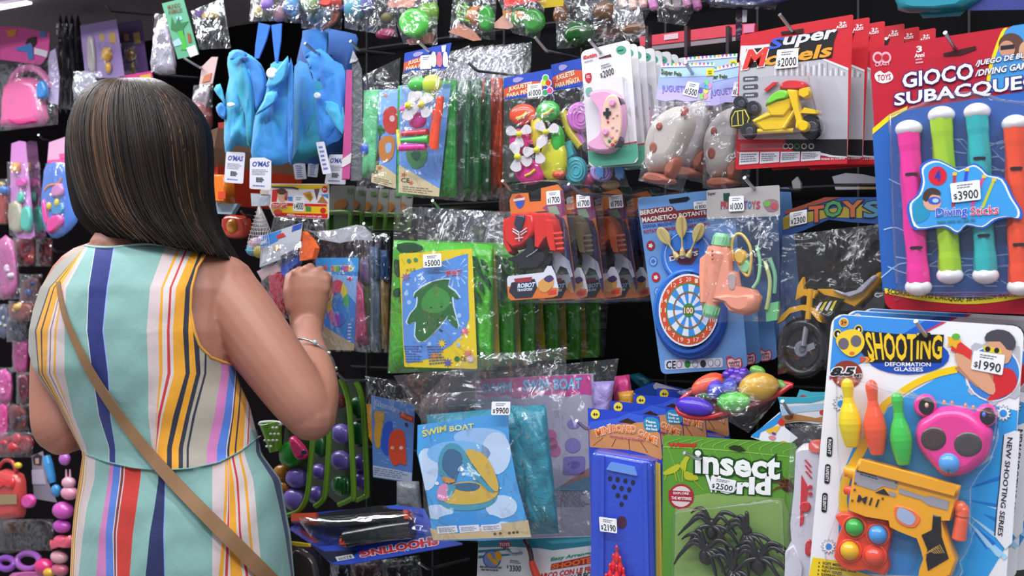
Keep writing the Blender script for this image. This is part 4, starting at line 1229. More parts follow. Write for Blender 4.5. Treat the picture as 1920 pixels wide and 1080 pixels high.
# ---------------------------------------------------------------- squeezy rocket bags
def rocket_bag(px, off, lab, dx, dy, roll=0.0):
  pl = Pl(px, 110, off)
  A0 = crop(1190, 90, 3.857)
  ca, sa = math.cos(roll), math.sin(roll)

  def A(pts):
    out = []
    for x, y in A0(pts):
      x, y = x - 1290, y - 110
      out.append((1290 + dx + x * ca - y * sa, 110 + dy + x * sa + y * ca))
    return out
  a = lambda x, y: A([(x, y)])[0]
  t = thing('rocket_bag', lab, 'toy pack', pl, 'squeezy rocket toys in clear bags')
  c = MB(pl)
  top = [(190 + k * 24.4, 112 - k * .6) for k in range(17)]
  c.slab(A(top + [(545, 390), (470, 378), (380, 392), (300, 375), (225, 388), (150, 375)]), M('a4b0e4'), .003, .001)
  c.poly(A([(190, 150), (570, 140), (562, 200), (180, 215)]), M('acd0f0'), .0034)
  c.poly(A([(165, 300), (556, 290), (545, 388), (470, 376), (380, 390), (300, 373), (225, 386), (152, 372)]), M('c0b4e8'), .0034)
  c.poly(A([(190, 113), (580, 103), (578, 130), (188, 140)]), M('e8ecf8'), .0037)
  for k in range(13):
    x = 200 + k * 29
    c.poly(A([(x, 112 - k * .7), (x + 22, 111 - k * .7), (x + 11, 134 - k * .7)]), M(('e05078', '5c7ce0', '58b068', 'e8b040', '9058c8')[k % 5]), .004)
  c.text('Super Felz', A([(192, 150), (340, 178), (338, 208), (192, 198)]), M('3c4c50'), .0042, .035, M('e8e8a0'), .07)
  c.text('JUGUETERIA', A([(195, 268), (440, 278), (440, 335), (200, 330)]), M('7a6cc0'), .004, .01)
  c.poly(Q(*A([(522, 150), (575, 148), (570, 198), (518, 200)])).rbox(0, 0, 1, 1, .1, .1), M('f0dc2c'), .0042)
  for k in range(2):
    c.lines(Q(*A([(532, 162 + k * 16), (565, 160 + k * 16), (564, 174 + k * 16), (530, 176 + k * 16)])), M('8c7c20'), 1, .0046, .7)
  for x, y, h in ((520, 245, '7cd088'), (540, 275, 'e890c0'), (500, 270, '7ca0e8'), (515, 310, 'e8d860'), (485, 350, '8cd860'), (475, 305, '6c60c0'), (510, 350, 'e8a0a0'), (520, 285, '60c0d8')):
    c.poly(ell(*a(x, y), 4.4, 5.4, 12), M(h), .0042)
  c.build('header_card', t)
  b = MB(pl)
  cr, br = M('beb6ae', 'soft'), M('a85c44', 'soft')
  b.puff(sm(A([(345, 425), (395, 430), (430, 480), (445, 560), (410, 660), (365, 760), (330, 830), (250, 915), (110, 905), (92, 800), (98, 680), (140, 560), (220, 475), (300, 430)]), 2), cr, .002, .034, .5, 6)
  bb = b.build('rocket_body', t, 'cream rocket body')
  for x, y, rx, ry, ring, k in ((362, 462, 8, 10.5, 0, .027), (181, 568, 6.5, 8, 1, .03), (142, 722, 9, 13, 1, .028)):
    e = MB(pl)
    e.puff(ell(*a(x, y), rx + 2.5, ry + 2.5), M('e8e4e4', 'soft'), k, .006, .3) if ring else None
    e.puff(ell(*a(x, y), rx, ry), M('9c4c40', 'soft'), k + .004, .005, .5)
    e.build('porthole', bb, 'brown porthole')
  for p in ([(315, 795), (340, 800), (335, 870), (290, 950), (240, 930), (250, 860)], [(80, 925), (120, 900), (240, 920), (300, 955), (290, 985), (170, 985), (80, 960)]):
    e = MB(pl)
    e.puff(sm(A(p), 2), br, .01, .026, .5, 5)
    e.build('fin', t, 'brown fin')
  f = MB(pl)
  f.film(Q(*A([(150, 385), (548, 395), (345, 1045), (25, 960)])), None, .038, .01, 14, 20, .005, int(px), -.004, 7, rag=.01)
  f.build('bag', t)
  sticker(pl, A([(385, 240), (470, 255), (450, 360), (345, 335)]), '$1500', t, .0045)
  return t


rocket_bag(1290, -.055, 'clear bag of cream rocket toy nearest the pink controller card', 0, 0)
rocket_bag(1365, .02, 'clear bag of cream rocket toy tucked against the red motorbike card', 80, 2, -.17)
rocket_bag(1332, .09, 'clear bag of rocket toy mostly hidden between the two other rocket bags', 42, -14, -.05)


# ---------------------------------------------------------------- game controller cards
def controller():
  pl = Pl(1135, 95, -.02)
  C = crop(930, 90, 4)
  c4 = lambda x, y: C([(x, y)])[0]
  t = thing('controller_card', '', 'toy pack', pl)
  q = Q((1089, 96), (1181, 74), (1197, 305), (1104, 313))
  c = MB(pl)
  c.slab(q.rbox(0, 0, 1, 1, .11, .045), M('e2e0e4'), 0, .0016)
  c.poly([q(.005, .86), q(.995, .84), q(1, .95), q(.9, .995), q(.1, .998), q(0, .95)], M('5cae92'), .0004)
  c.poly([q(0, .845), q(1, .825), q(1, .838), q(0, .858)], M('b83c54'), .0006)
  c.text('Extin', C([(655, 62), (752, 32), (754, 62), (658, 84)]), M('c8303c'), .001, .04, ital=.1)
  c.lines(Q(*C([(662, 100), (740, 78), (742, 90), (664, 112)])), M('9090a0'), 1, .001, .6)
  c.poly(ell(*c4(938, 15), 9.5, 8), M('4c9c84'), .0006)
  c.lines(Q(*C([(912, 16), (965, 6), (965, 18), (912, 28)])), M('1c4c44'), 1, .001, .8)
  c.poly(sm(C([(668, 198), (712, 188), (716, 240), (694, 264), (672, 245)]), 2), M('b83444'), .0006)
  c.lines(Q(*C([(676, 205), (708, 200), (708, 225), (678, 230)])), M('e8d0d4'), 2, .001, .6)
  c.poly(sm(C([(675, 305), (715, 295), (722, 345), (695, 365), (676, 350)]), 2), M('78b0a0'), .0006)
  c.poly(C([(768, 75), (860, 45), (868, 65), (845, 68), (775, 82)]), M('5c2c34'), .0006)
  c.build('card', t)
  g = MB(pl)
  pk = M('e8a8cc', 'plastic', .35)
  g.puff(sm(C([(712, 350), (760, 318), (850, 310), (930, 350), (972, 420), (985, 560), (960, 680), (930, 750), (860, 795), (760, 790), (712, 765), (705, 735), (760, 700), (800, 650), (805, 560), (790, 470), (760, 410)]), 2), pk, .002, .016, .12, 4, c=c4(900, 560))
  gg = g.build('game_controller', t, 'pink toy game controller')
  e = MB(pl)
  e.puff(sm(C([(850, 352), (905, 350), (935, 420), (950, 560), (930, 680), (885, 752), (835, 745), (805, 690), (790, 600), (800, 480), (820, 400)]), 2), M('ecc4b0', 'plastic', .4), .016, .004, .1)
  e.build('faceplate', gg, 'cream faceplate')
  for x, y in ((880, 415), (828, 632)):
    e = MB(pl)
    e.puff(ell(*c4(x, y), 6.2, 7), M('e4a0c8', 'plastic'), .019, .007, .3)
    e.build('thumbstick', gg)
  e = MB(pl)
  for bx in ([(822, 450), (842, 450), (842, 528), (822, 528)], [(803, 478), (860, 475), (860, 498), (803, 502)]):
    e.slab(C(bx), M('22222c', 'plastic'), .0225, .003)
  e.build('direction_pad', gg)
  for x, y, r, h in ((842, 555, 2.2, 'c83440'), (853, 698, 3, '3c8c54'), (876, 726, 3.2, 'c83440'), (897, 698, 3, 'd8a038'), (872, 668, 3, 'e0a8b8'), (910, 502, 2.2, 'e8a8c4'), (880, 522, 2, 'e0b8b0'), (876, 592, 2.6, 'e0b0b0'), (908, 615, 2, 'd8a8a8')):
    e = MB(pl)
    e.puff(ell(*c4(x, y), r, r * 1.15, 12), M(h, 'plastic'), .0195, .003, .4)
    e.build('button', gg)
  for p in ([(918, 360), (955, 385), (970, 420), (960, 455), (930, 400)], [(955, 665), (965, 700), (945, 740), (912, 755), (935, 715)]):
    e = MB(pl)
    e.puff(C(p), M('3a2840', 'plastic'), .004, .014, .1)
    e.build('shoulder_button', gg)
  f = MB(pl)
  f.puff(Q(*C([(668, 290), (1000, 215), (1050, 760), (690, 800)])).rbox(0, 0, 1, 1, .08, .06), CLEAR, .001, .026, .05, back=False)
  f.build('blister', t)
  mb = MB(pl)
  qq = Q(*C([(765, 120), (875, 85), (888, 205), (788, 240)]))
  mb.text('$', qq.sub(.0, .6, .16, .9).c, INK, .0012, .01)
  mb.text('2000', qq.sub(.2, .5, .98, .92).c, INK, .0012, .01)
  mb.lines(qq.sub(.15, .1, .9, .4), M('70707a'), 2, .0012, .4, 3)
  mb.build('price_print', t)
  row(t, 12, .03, 1135, 95, -.02, 15.5, 4, 'white controller card with green foot, %s from the front of its hook', 4, .002, 1.2, group='game controller cards on one hook')
  t['label'] = 'frontmost white card with a pink toy game controller'


controller()


# ---------------------------------------------------------------- party toy bags
def blade(mb, x, y, ang, L, wd, m, l):
  ux, uy = math.cos(ang), math.sin(ang)
  P = lambda f, s_: (x + ux * L * f - uy * wd * s_, y + uy * L * f + ux * wd * s_)
  mb.slab(sm([P(0, 0), P(.4, .6), P(.8, .9), P(1, .3), P(1, -.3), P(.8, -.9), P(.4, -.6)], 2), m, l, .0015)


def fan(pl, t, cx, cy, angs, L, l, lab=None):
  e = MB(pl)
  for an in angs:
    blade(e, cx, cy, math.radians(an), L, L * .42, M('dcd8dc', 'plastic'), l)
  e.ball(cx, cy, L * .24, L * .24, l + .002, None, M('e8e030', 'plastic'), seg=10)
  e.build('toy_fan', t, lab)


def party_header(c, q, seed):
  c.slab(q.rbox(0, 0, 1, 1, .02, .03), M('2c4cb4'), .003, .001)
  c.poly(catmull([q(0, .5), q(.25, .38), q(.55, .36), q(.8, .42)], 3, False) + [q(.8, .88), q(.4, .92), q(0, .95)], M('d0583c'), .0034)
  c.poly([q(.02, .86), q(.5, .82), q(.8, .8), q(.8, .93), q(.02, .98)], M('2c4cb4'), .0036)
  c.text('JUGUETES', (q(.1, .46), q(.58, .36), q(.58, .58), q(.1, .68)), M('e8e0c0'), .004, .03)
  c.text('PARA PIÑATA', (q(.06, .7), q(.7, .58), q(.7, .8), q(.06, .9)), M('e8d8b0'), .004, .03)
  c.poly(sm([q(.2, .12), q(.3, .08), q(.42, .18), q(.3, .3), q(.2, .26)], 2), M('9c94d0'), .0036)


def party_bags():
  C = crop(930, 90, 4)
  c4 = lambda x, y: C([(x, y)])[0]
  gp = lambda h: M(h, 'plastic')
  # middle bag with fans and swirly toys
  pl = Pl(1000, 130, .03)
  t = thing('party_toy_bag', 'clear party bag of neon toys and white fans under a 1000 price sticker', 'toy pack', pl, 'party toy bags with blue headers')
  c = MB(pl)
  party_header(c, Q(*C([(58, 225), (415, 155), (430, 352), (60, 390)])), 1)
  for x, y, h in ((372, 225, '58b048'), (392, 262, 'd83c38'), (360, 258, 'c8d848'), (368, 335, '3c9c6c'), (404, 318, 'd84c8c')):
    c.poly(ell(*c4(x, y), 6.5, 7), M('e4e4ec'), .0038)
    c.poly(ell(*c4(x, y), 5, 5.6), M(h), .0042)
  c.build('header_card', t)
  for nm, x, y, rx, ry, h in (('toy_whistle', 200, 500, 25, 20, 'f0502c'), ('toy_whistle', 390, 475, 22, 20, '3cb448'), ('toy_horn', 180, 700, 20, 24, 'f03c9c'), ('toy_horn', 430, 840, 26, 40, 'd0d02c'), ('toy_whistle', 260, 930, 30, 24, 'ec2c9c'), ('toy_clapper', 320, 640, 14, 30, 'e4cc34'), ('toy_clapper', 465, 700, 12, 30, '34b83c'), ('toy_clapper', 470, 950, 12, 9, 'e8502c')):
    e = MB(pl)
    e.ball(*c4(x, y), rx, ry, .012, .012, gp(h), 0, 16, .06)
    if 'whistle' in nm:
      e.tube([c4(x - 40, y + 30) + (.024,), c4(x, y + 12) + (.026,), c4(x + 35, y - 18) + (.024,)], 3, gp('e8c83c'), n=6)
    e.build(nm, t)
  e = MB(pl)
  e.tube([c4(180, 720) + (.012,), c4(300, 700) + (.016,)], 5, gp('f03c9c'))
  e.tube([c4(430, 760) + (.016,), c4(440, 930) + (.014,)], 9, gp('d8d83c'))
  e.tube([c4(290, 550) + (.012,), c4(290, 720) + (.012,)], 8, gp('e4cc34'))
  e.build('toy_stick', t)
  fan(pl, t, *c4(172, 645), (200, 330, 90), 25, .028)
  fan(pl, t, *c4(375, 630), (225, 335, 110), 25, .03)
  fan(pl, t, *c4(162, 815), (255, 100, 25), 28, .03)
  fan(pl, t, *c4(305, 765), (170, 300, 70), 26, .034)
  f = MB(pl)
  f.film(Q(*C([(60, 385), (435, 345), (510, 985), (45, 1010)])), None, .036, .006, 14, 18, .004, 31, -.004, 7)
  f.build('bag', t)
  sticker(pl, C([(235, 275), (342, 262), (345, 360), (235, 375)]), '$1000', t, .005)
  # right bag with lollipop toys
  pl = Pl(1075, 115, .05)
  t = thing('party_toy_bag', 'clear party bag of lollipop shaped toys half behind the pink controller card', 'toy pack', pl, 'party toy bags with blue headers')
  c = MB(pl)
  party_header(c, Q(*C([(412, 125), (700, 62), (715, 285), (432, 322)])), 2)
  c.build('header_card', t)

  def lolly(x, y, rx, ry, h, lab):
    e = MB(pl)
    e.puff(ell(*c4(x, y), rx, ry, 28), gp(h), .012, .012, .25, 4)
    for k in (.75, .52, .3):
      P = [pl.at(*c4(x + px_ * 4 * k, y + py_ * 4 * k), .0245) for px_, py_ in ell(0, 0, rx, ry, 22)]
      e.path(P + [P[0]], .0011, gp(h), 5)
    return e.build('lollipop_toy', t, lab)
  lolly(635, 520, 24, 29, 'd878d0', 'mauve lollipop shaped toy')
  lolly(602, 920, 22, 27, '4cb8c4', 'aqua lollipop shaped toy')
  lolly(795, 930, 20, 19, 'b89cdc', 'lilac round toy')
  e = MB(pl)
  e.puff(C([(530, 710), (575, 695), (590, 750), (610, 800), (560, 840), (530, 830), (520, 760)]), gp('4cb8c4'), .01, .012, .1)
  e.build('toy_handle', t, 'aqua toy handle')
  for x, y in ((785, 930), (930, 935)):
    e = MB(pl)
    e.puff(C([(x - 35, y - 60), (x + 25, y - 60), (x + 35, y - 10), (x + 30, y + 50), (x + 15, y + 40), (x, y + 60), (x - 15, y + 40), (x - 30, y + 10)]), gp('5c98d8'), .022, .006, .1)
    e.build('toy_hand', t, 'blue toy hand')
  e = MB(pl)
  e.tube([c4(500, 480) + (.012,), c4(560, 640) + (.012,), c4(640, 740) + (.01,)], 9, gp('d8c838'))
  e.tube([c4(620, 640) + (.008,), c4(660, 720) + (.008,)], 8, gp('d878d0'))
  e.ball(*c4(690, 980), 14, 12, .004, .01, gp('e04c90'), seg=10)
  e.ball(*c4(860, 1030), 18, 10, .004, .01, gp('9c7c54'), seg=10)
  e.build('toy_stick', t)
  f = MB(pl)
  f.film(Q(*C([(432, 318), (760, 275), (1000, 1040), (500, 1040)])), None, .034, .006, 16, 18, .004, 37, -.004, 7)
  f.build('bag', t)
  # left bag, over the beach floats
  D_ = crop(670, 60, 3.272)
  d4 = lambda x, y: D_([(x, y)])[0]
  pl = Pl(800, 95, -.062)
  t = thing('party_toy_bag', 'clear party bag with neon tubes and fans hanging over beach float bags', 'toy pack', pl, 'party toy bags with blue headers')
  c = MB(pl)
  q = Q(*D_([(290, 130), (578, 65), (545, 225), (282, 247)]))
  party_header(c, q, 3)
  for k in range(3):
    x = 455 + k * 36
    c.poly(sm(D_([(x, 130), (x + 22, 125), (x + 30, 180), (x + 20, 215), (x - 2, 200)]), 2), M(('e4ecdc', 'd0708c', 'e8e4ec')[k]), .0042)
  c.poly(D_([(515, 85), (545, 80), (540, 120), (520, 125)]), M('d8e0f0'), .0042)
  c.build('header_card', t)
  for nm, x, y, rx, ry, h in (('toy_whistle', 368, 320, 17, 14, '4cc84c'), ('toy_whistle', 455, 320, 17, 18, 'c8d83c'), ('toy_horn', 370, 540, 16, 16, 'ec4cac'), ('toy_whistle', 430, 400, 14, 10, '88a83c'), ('toy_clapper', 290, 480, 8, 8, 'e85cb8')):
    e = MB(pl)
    e.ball(*d4(x, y), rx, ry, .012, .012, gp(h), 0, 14, .05)
    e.build(nm, t)
  for nm, a_, b_, pr, h in (('toy_tube', (270, 665), (440, 658), [(0, 4), (.9, 8), (1, 8.5)], '44c854'), ('toy_tube', (265, 710), (420, 705), [(0, 7), (1, 6)], 'ec2c9c'), ('toy_tube', (280, 625), (430, 615), [(0, 6), (1, 7)], 'd02c3c'), ('toy_tube', (510, 395), (470, 720), [(0, 7), (.3, 8), (.5, 6), (1, 8)], 'f04c24'), ('toy_tube', (480, 480), (455, 700), [(0, 6), (1, 6)], 'f0502c'), ('toy_tube', (250, 600), (262, 720), [(0, 4), (1, 5)], 'e4e048')):
    e = MB(pl)
    e.lathe(d4(*a_), d4(*b_), pr, gp(h), .018, 12)
    e.build(nm, t)
  fan(pl, t, *d4(390, 445), (250, 315, 60, 150), 26, .03)
  fan(pl, t, *d4(312, 450), (95, 300), 28, .032)
  f = MB(pl)
  f.film(Q(*D_([(278, 240), (550, 222), (500, 740), (240, 735)])), None, .034, .006, 12, 16, .004, 41, -.003, 7)
  f.build('bag', t)
  sticker(pl, D_([(388, 145), (456, 138), (452, 225), (384, 230)]), '', t, .005)


party_bags()


# ---------------------------------------------------------------- inflatable beach toys in bags
def beach_bag(dx, dy, off, col, lab, main=False, left=False):
  pl = Pl(835 + dx, 110 + dy, off)
  D_ = crop(670 + dx, 60 + dy, 3.272)
  t = thing('beach_float_bag', lab, 'pool toy', pl, 'beach floats in clear bags')
  v = MB(pl)
  if left:
    v.pillow(Q(*D_([(62, 350), (170, 345), (150, 880), (45, 890)])), M('6cc88c', 'vinyl'), .0, .022, 8, 20, .004, 3)
    v.ball(*D_([(75, 710)])[0], 9, 11, .02, .006, M('2c60c8', 'vinyl'))
  else:
    v.pillow(Q(*D_([(575, 285), (612, 300), (610, 1020), (505, 1005)])), M(col, 'vinyl'), 0, .03, 10, 20, .006, dx / 10)
    v.pillow(Q(*D_([(250, 330), (560, 290), (540, 1010), (240, 1000)])), M(col, 'vinyl'), -.006, .012, 6, 8, .003, dx / 10)
  v.build('folded_float', t)
  if main or left:
    c = MB(pl)
    if left:
      q = Q(*D_([(160, 348), (275, 343), (262, 955), (110, 915)]))
      l = .016
    else:
      q = Q(*D_([(262, 330), (574, 318), (500, 1010), (252, 985)]))
      l = .03
    c.slab(q.rbox(0, 0, 1, 1, .08, .03), M('6c9ce0'), l, .001)
    z = lambda pts: [q(*p) for p in pts]
    c.poly(z([(0, .74), (.3, .8), (1, .93), (1, 1), (0, 1)]) if not left else z([(0, .77), (.5, .8), (1, .86), (1, 1), (0, 1)]), M('d8c89c'), l + .0004)
    c.poly(z([(0, .0), (1, .0), (1, .3), (0, .25)]), M('8cbcf0'), l + .0003)
    for u, v_ in ((.12, .83), (.3, .9)) if not left else ((.3, .83), (.35, .06)):
      c.poly(star(*q(u, v_), 6, 2.5, 5), M('c06c3c'), l + .0007)
    if left:
      c.poly(sm(z([(.3, .25), (.6, .18), (.95, .2), (1, .4), (.8, .46), (.4, .42)]), 2), M('c83c34'), l + .0007)
      c.poly(sm(z([(.2, .55), (.5, .48), (.9, .5), (.85, .68), (.5, .76), (.25, .7)]), 2), M('c8803c'), l + .0009)
      c.poly(sm(z([(.5, .57), (.75, .55), (.75, .63), (.55, .66)]), 2), M('9cb8e0'), l + .0011)
      c.poly(ell(*q(.75, .3), 5, 6), M('d8c0c0'), l + .001)
      for k in range(2):
        c.poly(z([(-.02 + .2 * k, .35 + .12 * k), (.04 + .2 * k, .35 + .12 * k), (.16 + .1 * k, .8), (.04 + .1 * k, .8)]), M('4c3c2c'), l + .0008)
      for k in range(8):
        c.poly(sm(z([(.1, .42), (.1 + .3 * math.cos(k), .42 + .05 * math.sin(k)), (.12 + .3 * math.cos(k + .4), .44 + .05 * math.sin(k + .4))]), 2), M('3c7c34'), l + .001)
    else:
      c.poly(sm(z([(.15, .62), (.45, .55), (.65, .62), (.55, .74), (.3, .76)]), 2), M('4c8c5c'), l + .0007)
      c.poly(sm(z([(.25, .64), (.4, .6), (.5, .64), (.4, .7)]), 2), M('2c5c44'), l + .0009)
    c.lines(q.sub(.1, .93, .9, .99), M('8c8468'), 3, l + .0008)
    c.text('CE', q.sub(.06, .86, .26, .9).c, INK, l + .0008)
    c.build('card', t)
  f = MB(pl)
  qf = Q(*D_([(60, 260), (290, 150), (255, 975), (20, 965)])) if left else Q(*D_([(285, 245) if main else (420, 130), (690, 80), (650, 1040), (232, 1005)]))
  f.film(qf, None, .028 if left else .036 if main else .022, .004, 14, 22, .003, 51 + int(dx), -.011, 8)
  f.build('bag', t)


beach_bag(0, 0, .0, '2c9c3c', 'clear bag of folded green float directly behind the left party bag', True)
for k, (col, dx, nm) in enumerate((('3c6c4c', 26, 'dark green'), ('1f7c38', 46, 'green with grey film'), ('2f7040', 64, 'mid green'), ('ec5428', 86, 'orange'), ('4c5438', 102, 'olive'), ('1f6c30', 116, 'deep green'))):
  beach_bag(dx, -k * 1.2, .05 + .05 * k, col, 'folded %s float in clear bag, %s behind the left party bag' % (nm, ORD[k + 1]))
beach_bag(-8, 2, .05, '6cc88c', 'clear bag of pale green float with red crab picture left of party bag', False, True)


# ---------------------------------------------------------------- blue fabric bags
def hang_tag(pl, box, l, t, writing=True):
  q = Q(*box)
  c = MB(pl)
  c.slab(q.rbox(0, 0, 1, 1, .1, .05), M('d8d8e4'), l, .0008)
  if writing:
    c.text("O'MAS", q.sub(.12, .12, .9, .28).c, M('3c4c9c'), l + .0004, .03, ital=.2)
    c.lines(q.sub(.1, .36, .92, .56), M('8c8c9c'), 4, l + .0004)
    c.lines(q.sub(.3, .62, .7, .78), INK, 3, l + .0004, .8)
    c.lines(q.sub(.15, .85, .85, .93), M('5c6cac'), 1, l + .0004)
  else:
    c.lines(q.sub(.2, .1, .8, .9), M('5c6cac'), 6, l + .0004)
  s = MB(pl)
  return c.build('hang_tag', t, 'white hang tag')


def totes():
  A = crop(390, 30, 3.2733)
  a = lambda x, y: A([(x, y)])[0]
  lb, db, tq = M('44a4e0', 'cloth', to='38a8c4'), M('2f78cc', 'cloth', to='3a8cd8'), M('2c98ac', 'cloth', to='3488d0')  # second tones paint light coming through the layered fabric
  # left
  pl = Pl(450, 100, .035)
  t = thing('folding_bag', 'light blue folded fabric bag with snap button, nearest the woman', 'bag', pl, 'blue fabric bags')
  m = MB(pl)
  m.drape(catmull(A([(130, 225), (180, 205), (235, 225), (300, 270), (345, 330), (365, 460), (310, 560), (290, 680), (270, 790), (240, 808), (180, 795), (105, 840), (100, 640), (110, 480), (130, 380), (118, 300)]), 2), lb, 0, .016, .017, 1)
  m.drape(catmull(A([(180, 300), (215, 260), (260, 380), (285, 500), (280, 780), (240, 790), (225, 600), (150, 440)]), 2), tq, .02, .004, .012, 2)
  body = m.build('body', t)
  m = MB(pl)
  m.drape(catmull(A([(210, 255), (300, 275), (345, 340), (360, 460), (300, 580), (285, 520), (260, 380)]), 2), db, .02, .006, .012, 4)
  m.build('flap', t)
  m = MB(pl)
  m.drape(sm(A([(35, 450), (75, 415), (100, 500), (110, 560), (85, 520)]), 2), lb, .01, .008, .004, 3)
  m.build('strap', t)
  m = MB(pl)
  m.drape(sm(A([(48, 560), (80, 530), (110, 560), (105, 635), (65, 610)]), 2), db, .012, .01, .004, 3)
  m.build('strap', t)
  m = MB(pl)
  m.drape(sm(A([(130, 260), (165, 210), (225, 220), (240, 250), (190, 245), (150, 270)]), 2), db, .03, .012, .004, 3)
  m.build('top_fold', t)
  m = MB(pl)
  m.puff(ell(*a(142, 545), 7, 4.5), M('e4ecf4', 'plastic'), .036, .004, .4)
  m.build('snap_button', t)
  hang_tag(pl, A([(112, 832), (228, 838), (215, 1030), (98, 1020)]), .006, t)
  # middle
  pl = Pl(515, 100, -.01)
  t = thing('folding_bag', 'mid blue folded fabric bag hanging by its two straps in the middle', 'bag', pl, 'blue fabric bags')
  m = MB(pl)
  m.drape(catmull(A([(385, 295), (440, 280), (520, 300), (525, 500), (520, 840), (485, 900), (400, 918), (272, 885), (270, 760), (290, 610), (340, 520), (365, 420)]), 2), M('3288d8', 'cloth', to='389cd0'), 0, .014, .012, 5)
  m.drape(catmull(A([(495, 310), (522, 305), (524, 830), (495, 890), (488, 600)]), 2), db, .018, .005, .006, 6)
  m.build('body', t)
  m = MB(pl)
  m.drape(catmull(A([(395, 350), (430, 320), (490, 245), (492, 320), (470, 400), (400, 450), (355, 425)]), 2), M('49a8e4', 'cloth'), .03, .012, .005, 7)
  m.drape(catmull(A([(360, 470), (425, 460), (420, 520), (390, 550), (290, 612), (340, 530)]), 2), M('49a8e4', 'cloth'), .03, .01, .004, 8)
  m.build('flap', t)
  m = MB(pl)
  m.puff(ell(*a(395, 352), 11, 11), M('dce0e8', 'plastic'), .04, .004, .4)
  m.build('snap_button', t)
  for p in ([(310, 40), (380, 55), (355, 150), (310, 260), (285, 260), (290, 180)], [(388, 55), (450, 45), (445, 150), (425, 285), (412, 280), (400, 180)]):
    m = MB(pl)
    m.slab(A(p), M('2c72d0', 'cloth'), .006, .003)
    m.build('strap', t)
  hang_tag(pl, A([(258, 870), (388, 868), (386, 1068), (254, 1060)]), .012, t)
  # right
  pl = Pl(600, 95, .05)
  t = thing('folding_bag', 'blue green folded fabric bag with fan pleats, beside the pink edged box', 'bag', pl, 'blue fabric bags')
  m = MB(pl)
  m.drape(catmull(A([(530, 310), (600, 290), (690, 260), (790, 280), (845, 340), (835, 560), (825, 730), (760, 780), (680, 850), (540, 905), (500, 910), (525, 800)]), 2), tq, 0, .016, .014, 9)
  m.drape(catmull(A([(580, 90), (740, 100), (735, 250), (850, 330), (700, 280), (600, 290)]), 2), db, -.012, .012, .006, 3)
  m.build('body', t)
  m = MB(pl)
  m.drape(catmull(A([(595, 240), (670, 245), (690, 340), (670, 430), (655, 520), (690, 780), (760, 780), (830, 735), (840, 560), (840, 340), (780, 280), (690, 200)]), 2), db, .018, .008, .014, 10, c=a(672, 490), fs=40)
  m.drape(catmull(A([(700, 520), (830, 560), (826, 725), (740, 610)]), 2), lb, .03, .002, .008, 11)
  m.build('flap', t)
  m = MB(pl)
  m.puff(ell(*a(672, 490), 6.5, 6.5), M('ccd4e4', 'plastic'), .044, .004, .4)
  m.build('snap_button', t)
  hang_tag(pl, A([(662, 775), (712, 770), (757, 965), (705, 972)]), .034, t, False)
  hang_tag(pl, A([(745, 850), (840, 850), (845, 1035), (715, 1030)]), .008, t)
  # a further one behind, only its strap and tags show
  pl = Pl(640, 90, .15)
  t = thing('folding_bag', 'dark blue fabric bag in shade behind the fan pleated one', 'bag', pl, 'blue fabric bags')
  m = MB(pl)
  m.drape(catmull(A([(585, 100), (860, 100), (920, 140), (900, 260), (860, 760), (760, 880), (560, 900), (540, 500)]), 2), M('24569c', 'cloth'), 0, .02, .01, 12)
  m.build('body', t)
  hang_tag(pl, A([(520, 905), (595, 905), (605, 1000), (535, 1003)]), .006, t, False)
  hang_tag(pl, A([(615, 905), (680, 905), (670, 990), (610, 985)]), .004, t, False)


totes()


def pink_box():
  pl = Pl(655, 110, .02, 40)
  A = crop(390, 30, 3.2733)
  t = thing('flat_toy_box', 'thin pink edged box in grey film beside the blue fabric bags', 'toy pack', pl)
  m = MB(pl)
  m.slab(A([(850, 330), (885, 330), (880, 800), (870, 1000), (822, 1000), (825, 900)]), M('c04c8c'), .0, .02)
  m.slab(A([(822, 880), (880, 840), (876, 900), (825, 930)]), M('dcd4d8'), .001, .021)
  m.build('box', t)
  f = MB(pl)
  f.slab(A([(885, 215), (920, 265), (945, 330), (950, 990), (930, 1010), (875, 1010), (885, 330)]), M('6a6c74', 'vinyl'), -.004, .012)
  f.slab(A([(868, 290), (890, 210), (922, 268), (905, 280)]), M('b8b8c0', 'vinyl'), .002, .003)
  f.build('grey_wrapper', t, 'grey translucent wrapper')


pink_box()
